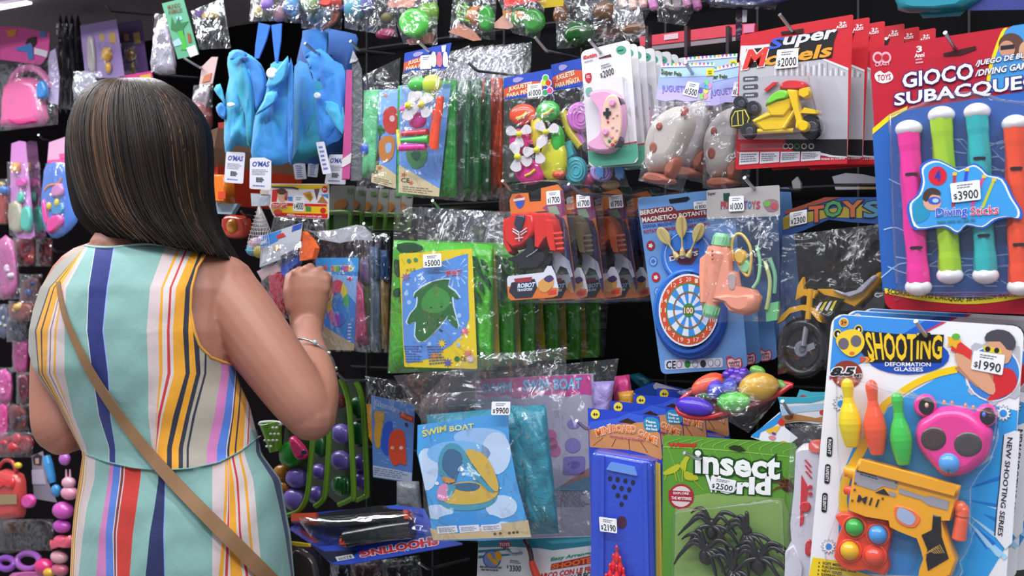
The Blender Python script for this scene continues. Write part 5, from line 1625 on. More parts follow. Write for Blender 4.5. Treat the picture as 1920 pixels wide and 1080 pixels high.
# ---------------------------------------------------------------- crocodile floats
def croc():
  pl = Pl(820, 385, .0)
  A = crop(720, 370, 3.176)
  a = lambda x, y: A([(x, y)])[0]
  t = thing('crocodile_float_bag', '', 'pool toy', pl)
  gr, dg = M('4cae2c', 'vinyl'), M('1c4a2c', 'vinyl')
  v = MB(pl)
  v.pillow(Q((738, 450), (922, 458), (925, 694), (728, 700)), gr, 0, .04, 18, 22, .005, 2, 3)
  v.pillow(Q((884, 455), (926, 462), (926, 690), (892, 694)), gr, .015, .026, 8, 20, .007, 5, 3)
  for p in ([(745, 458), (775, 455), (790, 468), (750, 474)], [(738, 490), (745, 488), (748, 520), (740, 512)], [(737, 545), (745, 540), (746, 556), (738, 556)]):
    v.slab(sm(p, 2), dg, .045, .008)
  for k, (x, y) in enumerate(((885, 480), (892, 500), (900, 486), (895, 528), (905, 515), (888, 545))):
    v.slab(sm([(x, y), (x + 7, y + 6), (x + 13, y + 24), (x + 4, y + 14)], 2), dg, .047, .008)
  v.build('folded_float', t)
  c = MB(pl)
  l = .047
  q = Q((748, 476), (885, 466), (895, 692), (758, 688))
  ye = M('e8cc20')
  c.slab(q.rbox(0, 0, 1, 1, .02, .015), ye, l, .001)
  c.poly(A([(165, 440), (300, 400), (440, 350), (500, 335), (500, 520), (508, 720), (480, 800), (400, 880), (270, 960), (140, 990), (120, 900), (110, 720), (108, 500)]), M('5a92dc'), l + .0003)
  R = random.Random(4)
  for k in range(34):
    x, y = R.uniform(125, 480), R.uniform(440, 900)
    c.poly(ell(*a(x, y), R.uniform(1, 4.5), R.uniform(1.5, 5), 10), M('a4c8f0'), l + .0005)
  x, y = a(425, 440)
  for k in range(14):
    an = k * math.pi / 7
    p = lambda r, d: (min(x + r * math.cos(an + d), 876), y + r * math.sin(an + d))
    if p(30, 0)[1] > 480:
      c.poly([p(12, 0), p(30, .05), p(30, -.05)], M('a4d0f4'), l + .0005)
  body = A([(200, 590), (180, 600), (185, 570), (250, 520), (320, 495), (390, 490), (380, 530), (420, 560), (448, 600), (425, 605), (405, 590), (410, 650), (440, 760), (430, 780), (375, 725), (390, 690), (330, 770), (250, 850), (210, 855), (185, 820), (190, 740), (150, 755), (138, 740), (160, 690), (195, 650)])
  cx, cy = a(290, 670)
  c.poly([(cx + (x - cx) * 1.07, cy + (y - cy) * 1.05) for x, y in body], M('c4dcf0'), l + .0007)
  c.poly(sm(body, 2), M('2c6a34'), l + .001)
  c.poly(sm(A([(230, 600), (300, 530), (380, 570), (390, 640), (320, 690), (230, 670)]), 2), M('3f9040'), l + .0012)
  for k in range(14):
    x, y = R.uniform(205, 340), R.uniform(640, 800)
    c.poly(A([(x, y), (x + 12, y - 5), (x + 14, y + 3), (x + 2, y + 8)]), M('1c4824'), l + .0013)
  c.text('鳄鱼艇', A([(368, 438), (463, 428), (463, 462), (370, 470)]), M('c8404c'), l + .001, .02, M('e8e0f0'), .05)
  for x, y, h in ((345, 870, 'e8c43c'), (480, 800, 'e07080'), (500, 930, 'e08070'), (380, 985, '5a58b0'), (130, 475, '8c6ca0'), (300, 945, 'e09040')):
    c.poly(star(*a(x, y), 10, 4, 8), M(h), l + .001)
  for x, y in ((148, 378), (188, 372)):
    c.poly(ell(*a(x, y), 4), M('3c9060'), l + .001)
  c.text('水之王', A([(130, 425), (188, 420), (188, 438), (130, 442)]), M('3c6040'), l + .001, .01)
  c.lines(Q(*A([(118, 880), (230, 880), (240, 985), (130, 985)])), M('4460a0'), 7, l + .001, seed=2)
  c.lines(Q(*A([(255, 880), (350, 880), (380, 990), (270, 1000)])), M('50608c'), 7, l + .001, seed=3)
  c.poly(ell(*a(434, 962), 5), M('2c7038'), l + .001)
  c.text('CE', A([(455, 948), (488, 946), (488, 974), (455, 976)]), INK, l + .001)
  c.poly(ell(*a(515, 962), 6), M('e4d0d8'), l + .001)
  c.build('card', t)
  f = MB(pl)
  f.film(Q((740, 386), (946, 398), (932, 694), (726, 700)), None, .05, .006, 18, 26, .004, 2, -.004, 8)
  f.build('bag', t)
  sticker(pl, ((793, 477), (827, 475), (828, 500), (794, 502)), '$5000', t, .059)
  row(t, 6, .072, 820, 385, 0, 42, 3, 'bright green crocodile float in clear bag, %s from the front of its hook', 6, .003, 1, group='crocodile floats on one hook')
  t['label'] = 'frontmost bright green crocodile float with a yellow and blue card'


croc()


# ---------------------------------------------------------------- robots
def robot():
  pl = Pl(1020, 350, -.01)
  A = crop(930, 330, 4.153)
  a = lambda x, y: A([(x, y)])[0]
  t = thing('robot_blister', '', 'toy pack', pl)
  c = MB(pl)
  c.slab(A([(125, 140), (250, 130), (260, 200), (350, 195), (350, 95), (480, 65), (520, 110), (560, 400), (620, 860), (610, 920), (560, 700), (500, 600), (400, 480), (200, 480), (120, 350), (105, 190)]), M('e07a34'), 0, .0015)
  c.poly(A([(118, 300), (390, 270), (530, 330), (560, 420), (618, 860), (608, 915), (560, 700), (500, 602), (400, 484), (200, 482)]), M('4a3c54'), .0003)
  c.poly(A([(480, 120), (520, 110), (545, 300), (500, 320), (360, 250), (400, 220)]), M('8c4a74'), .0004)
  c.poly(A([(400, 240), (470, 230), (500, 300), (420, 300)]), M('8ca890'), .0006)
  c.poly(sm(A([(135, 190), (180, 140), (225, 190), (180, 215)]), 2), M('b83c34'), .0006)
  c.poly(sm(A([(150, 205), (220, 195), (205, 240), (175, 250)]), 2), M('2c5cc8'), .0008)
  c.poly(A([(135, 180), (225, 165), (225, 185), (135, 200)]), M('e0d8d8'), .001)
  c.poly(A([(440, 560), (500, 600), (570, 660), (600, 780), (580, 790), (550, 720), (500, 700), (470, 760), (440, 700)]), M('c8c8d8'), .0006)
  c.build('card', t)
  r = MB(pl)
  rd = M('e02c24', 'plastic')
  r.puff(A([(130, 350), (180, 290), (300, 280), (360, 300), (370, 420), (330, 500), (260, 560), (180, 580), (130, 530), (105, 430)]), rd, .004, .03, .2, 4)
  r.puff(A([(105, 330), (140, 320), (150, 420), (130, 500), (180, 600), (150, 620), (115, 560), (100, 420)]), rd, .006, .024, .15, 4)
  r.puff(A([(300, 290), (440, 285), (480, 330), (500, 400), (480, 470), (430, 500), (380, 580), (350, 570), (350, 460)]), rd, .003, .027, .15, 4)
  r.puff(A([(430, 330), (490, 340), (510, 420), (520, 560), (530, 600), (480, 600), (460, 540), (440, 430)]), rd, .006, .028, .15, 4)
  for y in (440, 480, 520, 560):
    r.slab(A([(440 + (y - 440) * .25, y), (512 + (y - 440) * .12, y - 8), (514 + (y - 440) * .12, y + 8), (446 + (y - 440) * .25, y + 14)]), M('f0503c', 'plastic'), .036, .004)
  r.build('robot_body', t, 'red robot body')
  d = MB(pl)
  bk = M('24222c', 'plastic')
  d.puff(A([(170, 300), (240, 310), (235, 350), (210, 430), (180, 430), (150, 380), (160, 340)]), M('2c3448', 'plastic'), .03, .008, .2)
  d.build('robot_head', t, 'dark robot head')
  d = MB(pl)
  d.puff(A([(290, 460), (330, 460), (360, 590), (440, 600), (445, 650), (380, 720), (230, 740), (220, 690), (130, 660), (140, 640), (200, 630), (300, 560)]), bk, .006, .026, .12, 4)
  d.tube([a(240, 630) + (.034,), a(290, 600) + (.035,), a(325, 570) + (.034,)], 1.4, M('9c9ca8', 'metal'))
  d.build('robot_legs', t, 'black robot legs')
  d = MB(pl)
  w_ = M('c8ccd4', 'plastic')
  for p, q_ in (((130, 410), (180, 440)), ((240, 405), (190, 440)), ((130, 430), (175, 460)), ((240, 430), (195, 460)), ((178, 430), (180, 510)), ((150, 490), (210, 480))):
    d.tube([a(*p) + (.0365,), a(*q_) + (.0365,)], 1.3, w_)
  d.build('trim', t)
  lb = MB(pl)
  q = A([(85, 800), (95, 780), (370, 750), (400, 700), (430, 700), (460, 760), (485, 870), (480, 930), (440, 945), (120, 968), (95, 950)])
  lb.slab(q, M('dcdce8'), .03, .001)
  lb.poly(A([(86, 860), (480, 870), (480, 930), (440, 945), (120, 968), (95, 950)]), M('dc7430'), .0304)
  lb.poly(A([(120, 830), (300, 800), (320, 870), (280, 945), (150, 955), (100, 900)]), M('2c2a38'), .0308)
  lb.text('ROBOT', A([(170, 840), (305, 828), (300, 862), (170, 872)]), M('d8e4f4'), .0314, .04, M('2a4c94'), .1, ital=.15)
  lb.text('TRANSFORM', A([(165, 880), (282, 870), (280, 892), (165, 900)]), M('d8e4f4'), .0314, .03)
  lb.poly(A([(140, 800), (280, 785), (275, 820), (200, 830), (150, 830)]), M('a03040'), .0311)
  lb.poly(sm(A([(330, 830), (390, 790), (440, 800), (445, 850), (390, 905), (340, 890)]), 2), M('d8a050'), .0311)
  lb.poly(sm(A([(370, 800), (420, 770), (450, 800), (410, 830)]), 2), M('4a3a6c'), .0313)
  lb.poly(A([(405, 895), (465, 885), (465, 915), (405, 922)]), M('d03c34'), .0311)
  lb.build('front_label', t)
  f = MB(pl)
  f.puff(sm(A([(110, 300), (120, 100), (300, 50), (545, 35), (600, 130), (640, 700), (725, 950), (690, 1000), (240, 1005), (90, 960), (85, 700)]), 2), CLEAR, -.002, .044, .05, back=False)
  f.build('blister', t)
  sticker(pl, A([(390, 120), (497, 110), (505, 215), (395, 225)]), '$1700', t, .047)
  rest = row(t, 5, .065, 1020, 350, -.01, 74 / 1.3, 4, 'clear robot blister pack, %s from the front of its hook', 7, .003, 1.2, group='robot blisters on one hook')
  for c, h in zip(rest, ('6c6450', 'a8502c', '2c4484', '2c2c38')):
    for o in kids(c):
      if o.name.startswith('robot_body'):
        for sl in o.material_slots:
          sl.link = 'OBJECT'
          sl.material = M(h, 'plastic')
  t['label'] = 'frontmost clear blister of a red and black toy robot'


robot()


# ---------------------------------------------------------------- magnetic dartboard
def dart():
  pl = Pl(1290, 372, .05)
  A = crop(1190, 350, 3)
  a = lambda x, y: A([(x, y)])[0]
  t = thing('dartboard_card', '', 'toy pack', pl)
  c = MB(pl)
  q = Q((1194, 372), (1374, 352), (1402, 690), (1240, 702))
  c.slab(q.rbox(0, 0, 1, 1, .06, .03), M('6c9cd8'), 0, .002)
  c.poly(A([(30, 160), (30, 130), (210, 108), (235, 135), (395, 118), (470, 110), (475, 165), (42, 208)]), M('7c2c34'), .0004)
  c.text('BERSAGLIO', A([(30, 135), (212, 112), (214, 135), (32, 160)]), M('e4dcdc'), .001, .03)
  c.text('MAGNETICO ROTANTE', A([(40, 175), (402, 132), (404, 155), (44, 202)]), M('e4dcdc'), .001, .03)
  c.text('DIANA MAGNETICA GIRATORIA', A([(45, 214), (400, 172), (402, 190), (47, 234)]), M('4a5ca8'), .001, .03)
  c.text('ROTATING MAGNETIC DARTBOARD', A([(50, 245), (420, 200), (422, 218), (52, 264)]), M('b03c50'), .001, .03)
  c.poly(A([(190, 72), (300, 55), (310, 68), (290, 84), (200, 95)]), M('14141c'), .0008)
  for x, y, h in ((90, 332, 'a02c3c'), (104, 420, '3c6cc4'), (119, 510, 'b02c34'), (132, 592, '3c6cc4')):
    c.poly(ell(*a(x, y), 8, 9.5), M(h), .0008)
    c.poly(ell(*a(x, y), 6.5, 7.8), M('8cb0e0') if h[0] == '3' else M(h), .001)
    c.poly(star(*a(x, y), 5, 3, 5), M('e4d8dc') if h[0] != '3' else M('3c6cc4'), .0012)
  c.poly(Q(*A([(168, 975), (495, 962), (497, 1015), (170, 1030)])).rbox(0, 0, 1, 1, .03, .2), M('d4d8ea'), .0006)
  c.text('CE', A([(178, 982), (230, 980), (230, 1022), (178, 1024)]), INK, .001, .02)
  for x, y, h in ((250, 1000, 'b06070'), (297, 998, '2c8038'), (340, 998, '8c90a0'), (385, 996, '2a2a34'), (427, 992, '8c90a0'), (466, 990, '8c90a0')):
    c.poly(ell(*a(x, y), 5.5, 7), M(h), .001)
    if h != '2c8038' and h != '2a2a34':
      c.poly(ell(*a(x, y), 4.2, 5.6), M('d4d8ea'), .0012)
  c.poly(sm(A([(515, 975), (540, 955), (565, 970), (590, 960), (605, 985), (595, 1025), (530, 1028)]), 3), M('c84050'), .0008)
  c.poly(sm(A([(522, 977), (540, 963), (565, 978), (588, 968), (598, 986), (590, 1019), (534, 1022)]), 3), M('ecd8e0'), .001)
  c.text('OK', A([(512, 955), (545, 950), (545, 968), (514, 974)]), M('d03040'), .0014, .03)
  c.text('HAPPY', A([(530, 985), (592, 980), (592, 996), (530, 1000)]), M('a03048'), .0014, .03)
  c.text('TOYS', A([(536, 1004), (590, 1000), (590, 1014), (536, 1018)]), M('a03048'), .0014, .03)
  c.build('card', t)
  b = MB(pl)
  bl = M('2c66cc', 'plastic')
  b.puff(ell(*a(300, 390), 50, 52), M('3c7cdc', 'plastic'), .001, .008, .1, 3)
  b.path([pl.at(x, y, .009) for x, y in ell(*a(300, 390), 43, 45, 40)], .0012, M('a8c8f0', 'plastic'))
  for h, o, r in (('2458bc', (318, 725), 68), ('2c66cc', (310, 705), 66), ('3c80e0', (300, 695), 64)):
    b.puff(ell(*a(*o), r, r * 1.23, 40), M(h, 'plastic'), .002 if h[1] == '4' else .008 if h[1] == 'c' else .012, .008, .06, 3)
  x0, y0 = a(303, 695)
  E = lambda r: ell(x0, y0, r, r * 1.22, 40)
  l = .0206
  b.poly(E(56), M('e4e8f4'), l)
  b.poly(E(53), M('d05030'), l + .0004)
  b.poly(E(42), M('3c8c4c'), l + .0008)
  for k in range(20):
    b.poly([(x0, y0)] + ell(x0, y0, 40, 40 * 1.22, 3, 0, k * 18, k * 18 + 18), M('dce4f4') if k % 2 else M('4090e0'), l + .0012)
  for r0, h in ((29, '3c8c4c'), (27.6, 'c04838')):
    for k in range(40):
      b.poly(ell(x0, y0, r0, r0 * 1.22, 1, 0, k * 9, k * 9 + 9) + list(reversed(ell(x0, y0, r0 - 1.4, (r0 - 1.4) * 1.22, 1, 0, k * 9, k * 9 + 9))), M(h), l + .0016)
  b.poly(ell(x0, y0, 11, 13), M('3c8c3c'), l + .002)
  b.text('100', ((x0 - 8, y0 - 5), (x0 + 8, y0 - 5), (x0 + 8, y0 + 6), (x0 - 8, y0 + 6)), M('e8d8c0'), l + .0024, .03, M('a03028'), .09)
  for k, n_ in enumerate(('20', '1', '18', '4', '13', '6', '10', '15', '2', '17', '3', '19', '7', '16', '8', '11', '14', '9', '12', '5')):
    an = math.radians(k * 18 - 90)
    x, y = x0 + 47.5 * math.cos(an), y0 + 47.5 * 1.22 * math.sin(an)
    w_ = 2.4 * len(n_)
    b.text(n_, ((x - w_, y - 4), (x + w_, y - 4), (x + w_, y + 4), (x - w_, y + 4)), M('f0d8c8'), l + .001)
  b.build('dartboard', t, 'round blue dartboard with orange ring')
  e = MB(pl)
  e.poly(A([(190, 390), (240, 360), (360, 345), (360, 385), (320, 440), (260, 440)]), M('6c3c54'), .0094)
  e.text('DARTS', A([(195, 395), (355, 360), (355, 385), (200, 420)]), M('d8d8e8'), .01, .04)
  e.build('logo_print', t)
  for (tx, ty, bx, by) in ((160, 270, 245, 405), (263, 215, 270, 395), (362, 250, 300, 400)):
    d = MB(pl)
    iv = M('d0bc7c', 'plastic')
    T_, B_ = a(tx, ty), a(bx, by)
    dx, dy = B_[0] - T_[0], B_[1] - T_[1]
    L_ = math.hypot(dx, dy)
    ux, uy = dx / L_, dy / L_
    P = lambda f, s_: (T_[0] + ux * L_ * f - uy * s_, T_[1] + uy * L_ * f + ux * s_)
    d.puff(sm([P(-.3, 0), P(-.2, 8), P(.1, 11), P(.35, 5), P(.45, 0), P(.35, -5), P(.1, -11), P(-.2, -8)], 2), iv, .014, .002, .2)
    d.lathe(P(-.25, 0), P(1, 0), [(0, .8), (.4, 1.3), (.75, 1.8), (.85, 5), (.97, 6), (1, 3)], iv, .018, 10)
    d.build('dart', t, 'cream plastic dart')
  sticker(pl, A([(330, 85), (405, 77), (405, 125), (335, 130)]), '$1800', t, .003)
  row(t, 5, .055, 1290, 372, .05, 28, -1, 'blue dartboard card, %s from the front, in shadow behind the water gun', 3, .002, .5, group='dartboard cards on one hook')
  t['label'] = 'frontmost blue card of a magnetic dartboard and three darts'


dart()


# ---------------------------------------------------------------- peach water gun in a bag
def water_gun():
  pl = Pl(1390, 365, -.03)
  A = crop(1190, 350, 3)
  a = lambda x, y: A([(x, y)])[0]
  t = thing('water_gun_bag', 'clear bag with a peach toy water gun and mint caps in front of the dartboard', 'toy pack', pl)
  c = MB(pl)
  q = Q(*A([(404, 20), (815, -10), (818, 165), (406, 182)]))
  c.slab(q.rbox(0, 0, 1, 1, .03, .05), M('a8a4a4'), .002, .001)
  for k, (w_, x0, x1, h) in enumerate((('PRI', 485, 525, '9c3c4c'), ('T', 614, 634, '6c4c8c'), ('O', 636, 656, '3c6cb0'), ('Y', 660, 680, 'a04c50'), ('S', 684, 704, 'b03c5c'))):
    c.text(w_, A([(x0, 85), (x1, 80), (x1, 120), (x0, 126)]), M(h), .003, .03)
  c.text('Super', A([(410, 32), (455, 28), (455, 48), (412, 52)]), INK, .003, .02)
  c.poly(sm(A([(720, 90), (760, 70), (805, 80), (805, 130), (750, 140)]), 2), M('8c6c74'), .0026)
  c.poly(ell(*a(745, 95), 7, 6), M('6c9c54'), .003)
  c.poly(ell(*a(785, 110), 6, 6), M('b04858'), .003)
  c.poly(A([(498, 38), (535, 35), (535, 85), (500, 85)]), M('1c4034'), .0026)
  c.build('header_card', t)
  pe, mi = M('f09c80', 'plastic', .35), M('8cd09c', 'plastic', .35)
  g = MB(pl)
  g.lathe(a(482, 330), a(430, 665), [(0, 16), (.1, 18), (.14, 20), (.8, 17), (1, 15)], pe, .022, 18)
  g.puff(A([(385, 400), (420, 370), (430, 330), (540, 330), (560, 420), (555, 470), (590, 480), (600, 560), (690, 580), (720, 620), (700, 700), (640, 725), (560, 710), (520, 650), (440, 660), (385, 660), (380, 500)]), pe, .01, .024, .1, 4)
  g.puff(sm(A([(430, 620), (520, 600), (600, 610), (700, 600), (690, 690), (620, 715), (545, 690), (500, 640)]), 2), pe, .022, .016, .4, 4)
  gg = g.build('toy_water_gun', t, 'peach water gun body')
  e = MB(pl)
  e.puff(sm(A([(525, 500), (555, 480), (572, 520), (565, 580), (535, 580)]), 2), M('b8a0a0', 'plastic'), .032, .003, .2)
  e.build('trigger', gg)
  for (p, q_, pr) in ((a(492, 262), a(482, 330), [(0, 12), (.3, 16), (1, 18)]), (a(438, 665), a(425, 735), [(0, 17), (.7, 16), (1, 13)])):
    e = MB(pl)
    e.lathe(p, q_, pr, mi, .022, 14)
    for k in range(6):
      x = -14 + k * 5.6
      e.tube([(p[0] + x, p[1] + 6, .033), (q_[0] + x, q_[1] - 4, .035)], 1, M('7cc08c', 'plastic'), n=5)
    e.build('cap', gg, 'mint green cap')
  for k in range(3):
    e = MB(pl)
    e.ball(*a(437, 362 + k * 22), 2.2, 2.8, .0425, None, M('b05848', 'plastic'), seg=8)
    e.build('nozzle_hole', gg)
  g = MB(pl)
  g.tube([a(*p) + (.015,) for p in ((560, 420), (545, 330), (570, 270), (610, 275), (650, 340), (655, 420), (640, 500), (610, 480), (580, 430))], 3, M('d8bc64', 'plastic'), 0, 8, 4)
  g.puff(sm(A([(565, 370), (600, 350), (640, 380), (620, 440), (580, 430)]), 2), M('e0b450', 'plastic'), .01, .012, .3)
  g.build('toy_glasses', t, 'yellow toy glasses frame')
  g = MB(pl)
  g.tube([a(*p) + (.018,) for p in ((685, 330), (705, 420), (695, 520), (665, 570))], 3.4, mi, 0, 8, 4)
  g.puff(sm(A([(600, 430), (640, 410), (665, 450), (640, 490), (605, 480)]), 2), mi, .008, .01, .3)
  g.tube([a(*p) + (.012,) for p in ((730, 420), (760, 520), (755, 620), (740, 690))], 4, M('b8c480', 'plastic'), 0, 8, 4)
  g.tube([a(*p) + (.008,) for p in ((760, 400), (790, 500), (785, 600))], 4, M('78b494', 'plastic'), 0, 8, 4)
  g.build('mint_strap', t)
  g = MB(pl)
  g.slab(A([(735, 660), (810, 645), (800, 750), (740, 760)]), M('70c080', 'plastic'), .01, .01)
  g.build('mint_block', t)
  f = MB(pl)
  f.film(Q(*A([(402, 175), (812, 150), (815, 755), (375, 768)])), None, .036, .008, 18, 22, .004, 13, -.003, 8, rag=.01)
  f.build('bag', t)
  sticker(pl, A([(530, 55), (614, 50), (614, 135), (530, 140)]), '$1000', t, .0055)


water_gun()


# ---------------------------------------------------------------- yellow motorbike in a bag
def moto_bag():
  pl = Pl(1560, 400, .02)
  A = crop(1440, 360, 3.0875)
  a = lambda x, y: A([(x, y)])[0]
  t = thing('motorbike_bag', 'large clear bag with yellow toy motorbike and black wheel left of diving sticks', 'toy pack', pl)
  c = MB(pl)
  hd = A([(85, 150), (100, 110), (330, 30), (640, 30), (760, 40), (760, 200), (640, 185), (480, 175), (350, 160), (200, 225), (82, 260)])
  c.slab(hd, M('2a4c8c'), .002, .001)
  c.poly(A([(85, 150), (120, 130), (640, 60), (760, 70), (760, 150), (640, 150), (480, 150), (350, 145), (200, 185), (88, 220)]), M('a08c34'), .0026)
  c.poly(A([(100, 110), (330, 30), (420, 30), (260, 80), (100, 130)]), M('8c4434'), .003)
  for w_, x0, x1, y0, h in (('T', 240, 320, 88, 'c05a3c'), ('O', 330, 425, 58, '4c8c54'), ('Y', 440, 540, 58, 'b0603c'), ('S', 560, 650, 60, '4c7c9c')):
    c.text(w_, A([(x0, y0), (x1, y0 - 8), (x1, y0 + 78), (x0, y0 + 88)]), M(h), .0036, .03, M('1c2c3c'), .07)
  c.build('header_card', t)
  ye, bk, gy = M('e0a41c', 'plastic'), M('17171b', 'plastic', .4), M('8c8c96', 'plastic')
  w_ = MB(pl)
  x0, y0 = a(205, 905)
  C = pl.at(x0, y0, .02)
  R_ = 50 * C.y / F
  tor = []
  N1, N2 = 32, 10
  for i in range(N1):
    an = 2 * math.pi * i / N1
    for j in range(N2):
      b_ = 2 * math.pi * j / N2
      rr = R_ * (1 - .2 + .2 * math.cos(b_))
      tor.append(C + pl.r * rr * math.cos(an) + pl.up * rr * 1.18 * math.sin(an) + pl.n * .016 * math.sin(b_))
  w_.add(tor, [(i * N2 + j, ((i + 1) % N1) * N2 + j, ((i + 1) % N1) * N2 + (j + 1) % N2, i * N2 + (j + 1) % N2) for i in range(N1) for j in range(N2)], bk, True)
  w_.puff(ell(x0, y0, 36, 43), M('202026', 'plastic'), .015, .006, .2)
  ww = w_.build('front_wheel', t)
  e = MB(pl)
  e.puff(ell(*a(195, 910), 14, 16), gy, .022, .005, .2)
  e.puff(ell(*a(200, 908), 6, 7), M('6c6c76', 'plastic'), .027, .003, .2)
  e.slab(A([(225, 885), (265, 870), (272, 905), (228, 925)]), gy, .029, .004)
  e.build('hub', ww)
  e = MB(pl)
  e.tube([a(228, 735) + (.03,), a(205, 890) + (.03,)], 5.5, gy)
  e.tube([a(222, 740) + (.034,), a(198, 890) + (.034,)], 1.3, M('b8b8c0', 'plastic'))
  e.build('fork', t, 'silver front fork')
  e = MB(pl)
  e.puff(A([(60, 765), (90, 710), (140, 665), (215, 650), (260, 655), (310, 690), (345, 760), (320, 750), (270, 690), (215, 680), (140, 700), (100, 745)]), ye, .02, .02, .1)
  e.tube([a(248, 560) + (.036,), a(232, 735) + (.036,)], 6, ye)
  e.puff(A([(170, 630), (185, 540), (215, 490), (222, 560), (300, 570), (290, 620), (225, 600)]), ye, .02, .018, .1)
  e.puff(A([(290, 560), (380, 560), (440, 600), (520, 590), (640, 480), (665, 460), (660, 520), (600, 600), (520, 670), (450, 640), (330, 600)]), ye, .01, .02, .1)
  bd = e.build('motorbike_body', t, 'yellow motorbike body')
  e = MB(pl)
  e.slab(A([(300, 590), (440, 620), (350, 720), (260, 660)]), M('28240f'), .034, .004)
  for k in range(4):
    x = 300 + k * 28
    e.slab(A([(x, 640 - k * 3), (x + 16, 636 - k * 3), (x - 14, 690), (x - 28, 680)]), M('d8cc3c') if k % 2 else M('d4d4d8'), .0352, .001)
  e.build('side_panel', bd)
  e = MB(pl)
  e.puff(A([(380, 570), (440, 590), (520, 570), (620, 480), (640, 490), (560, 580), (470, 615)]), M('b4b4c0', 'plastic'), .028, .01, .2)
  e.build('seat_stripe', bd)
  e = MB(pl)
  e.tube([a(225, 545) + (.03,), a(250, 510) + (.035,), a(285, 520) + (.03,)], 5, bk)
  e.build('handlebar', t)
  e = MB(pl)
  e.puff(A([(450, 640), (530, 630), (560, 680), (640, 600), (700, 560), (700, 680), (420, 690)]), M('4c4c50', 'plastic'), .0, .02, .1)
  e.build('engine', t)
  f = MB(pl)
  f.film(Q(*A([(82, 250), (700, 180), (700, 1000), (55, 1055)])), None, .036, .012, 20, 26, .005, 21, -.01, 7, rag=.008)
  f.build('bag', t)
  sticker(pl, A([(125, 120), (225, 100), (225, 180), (125, 200)]), '$2300', t, .0055)


moto_bag()
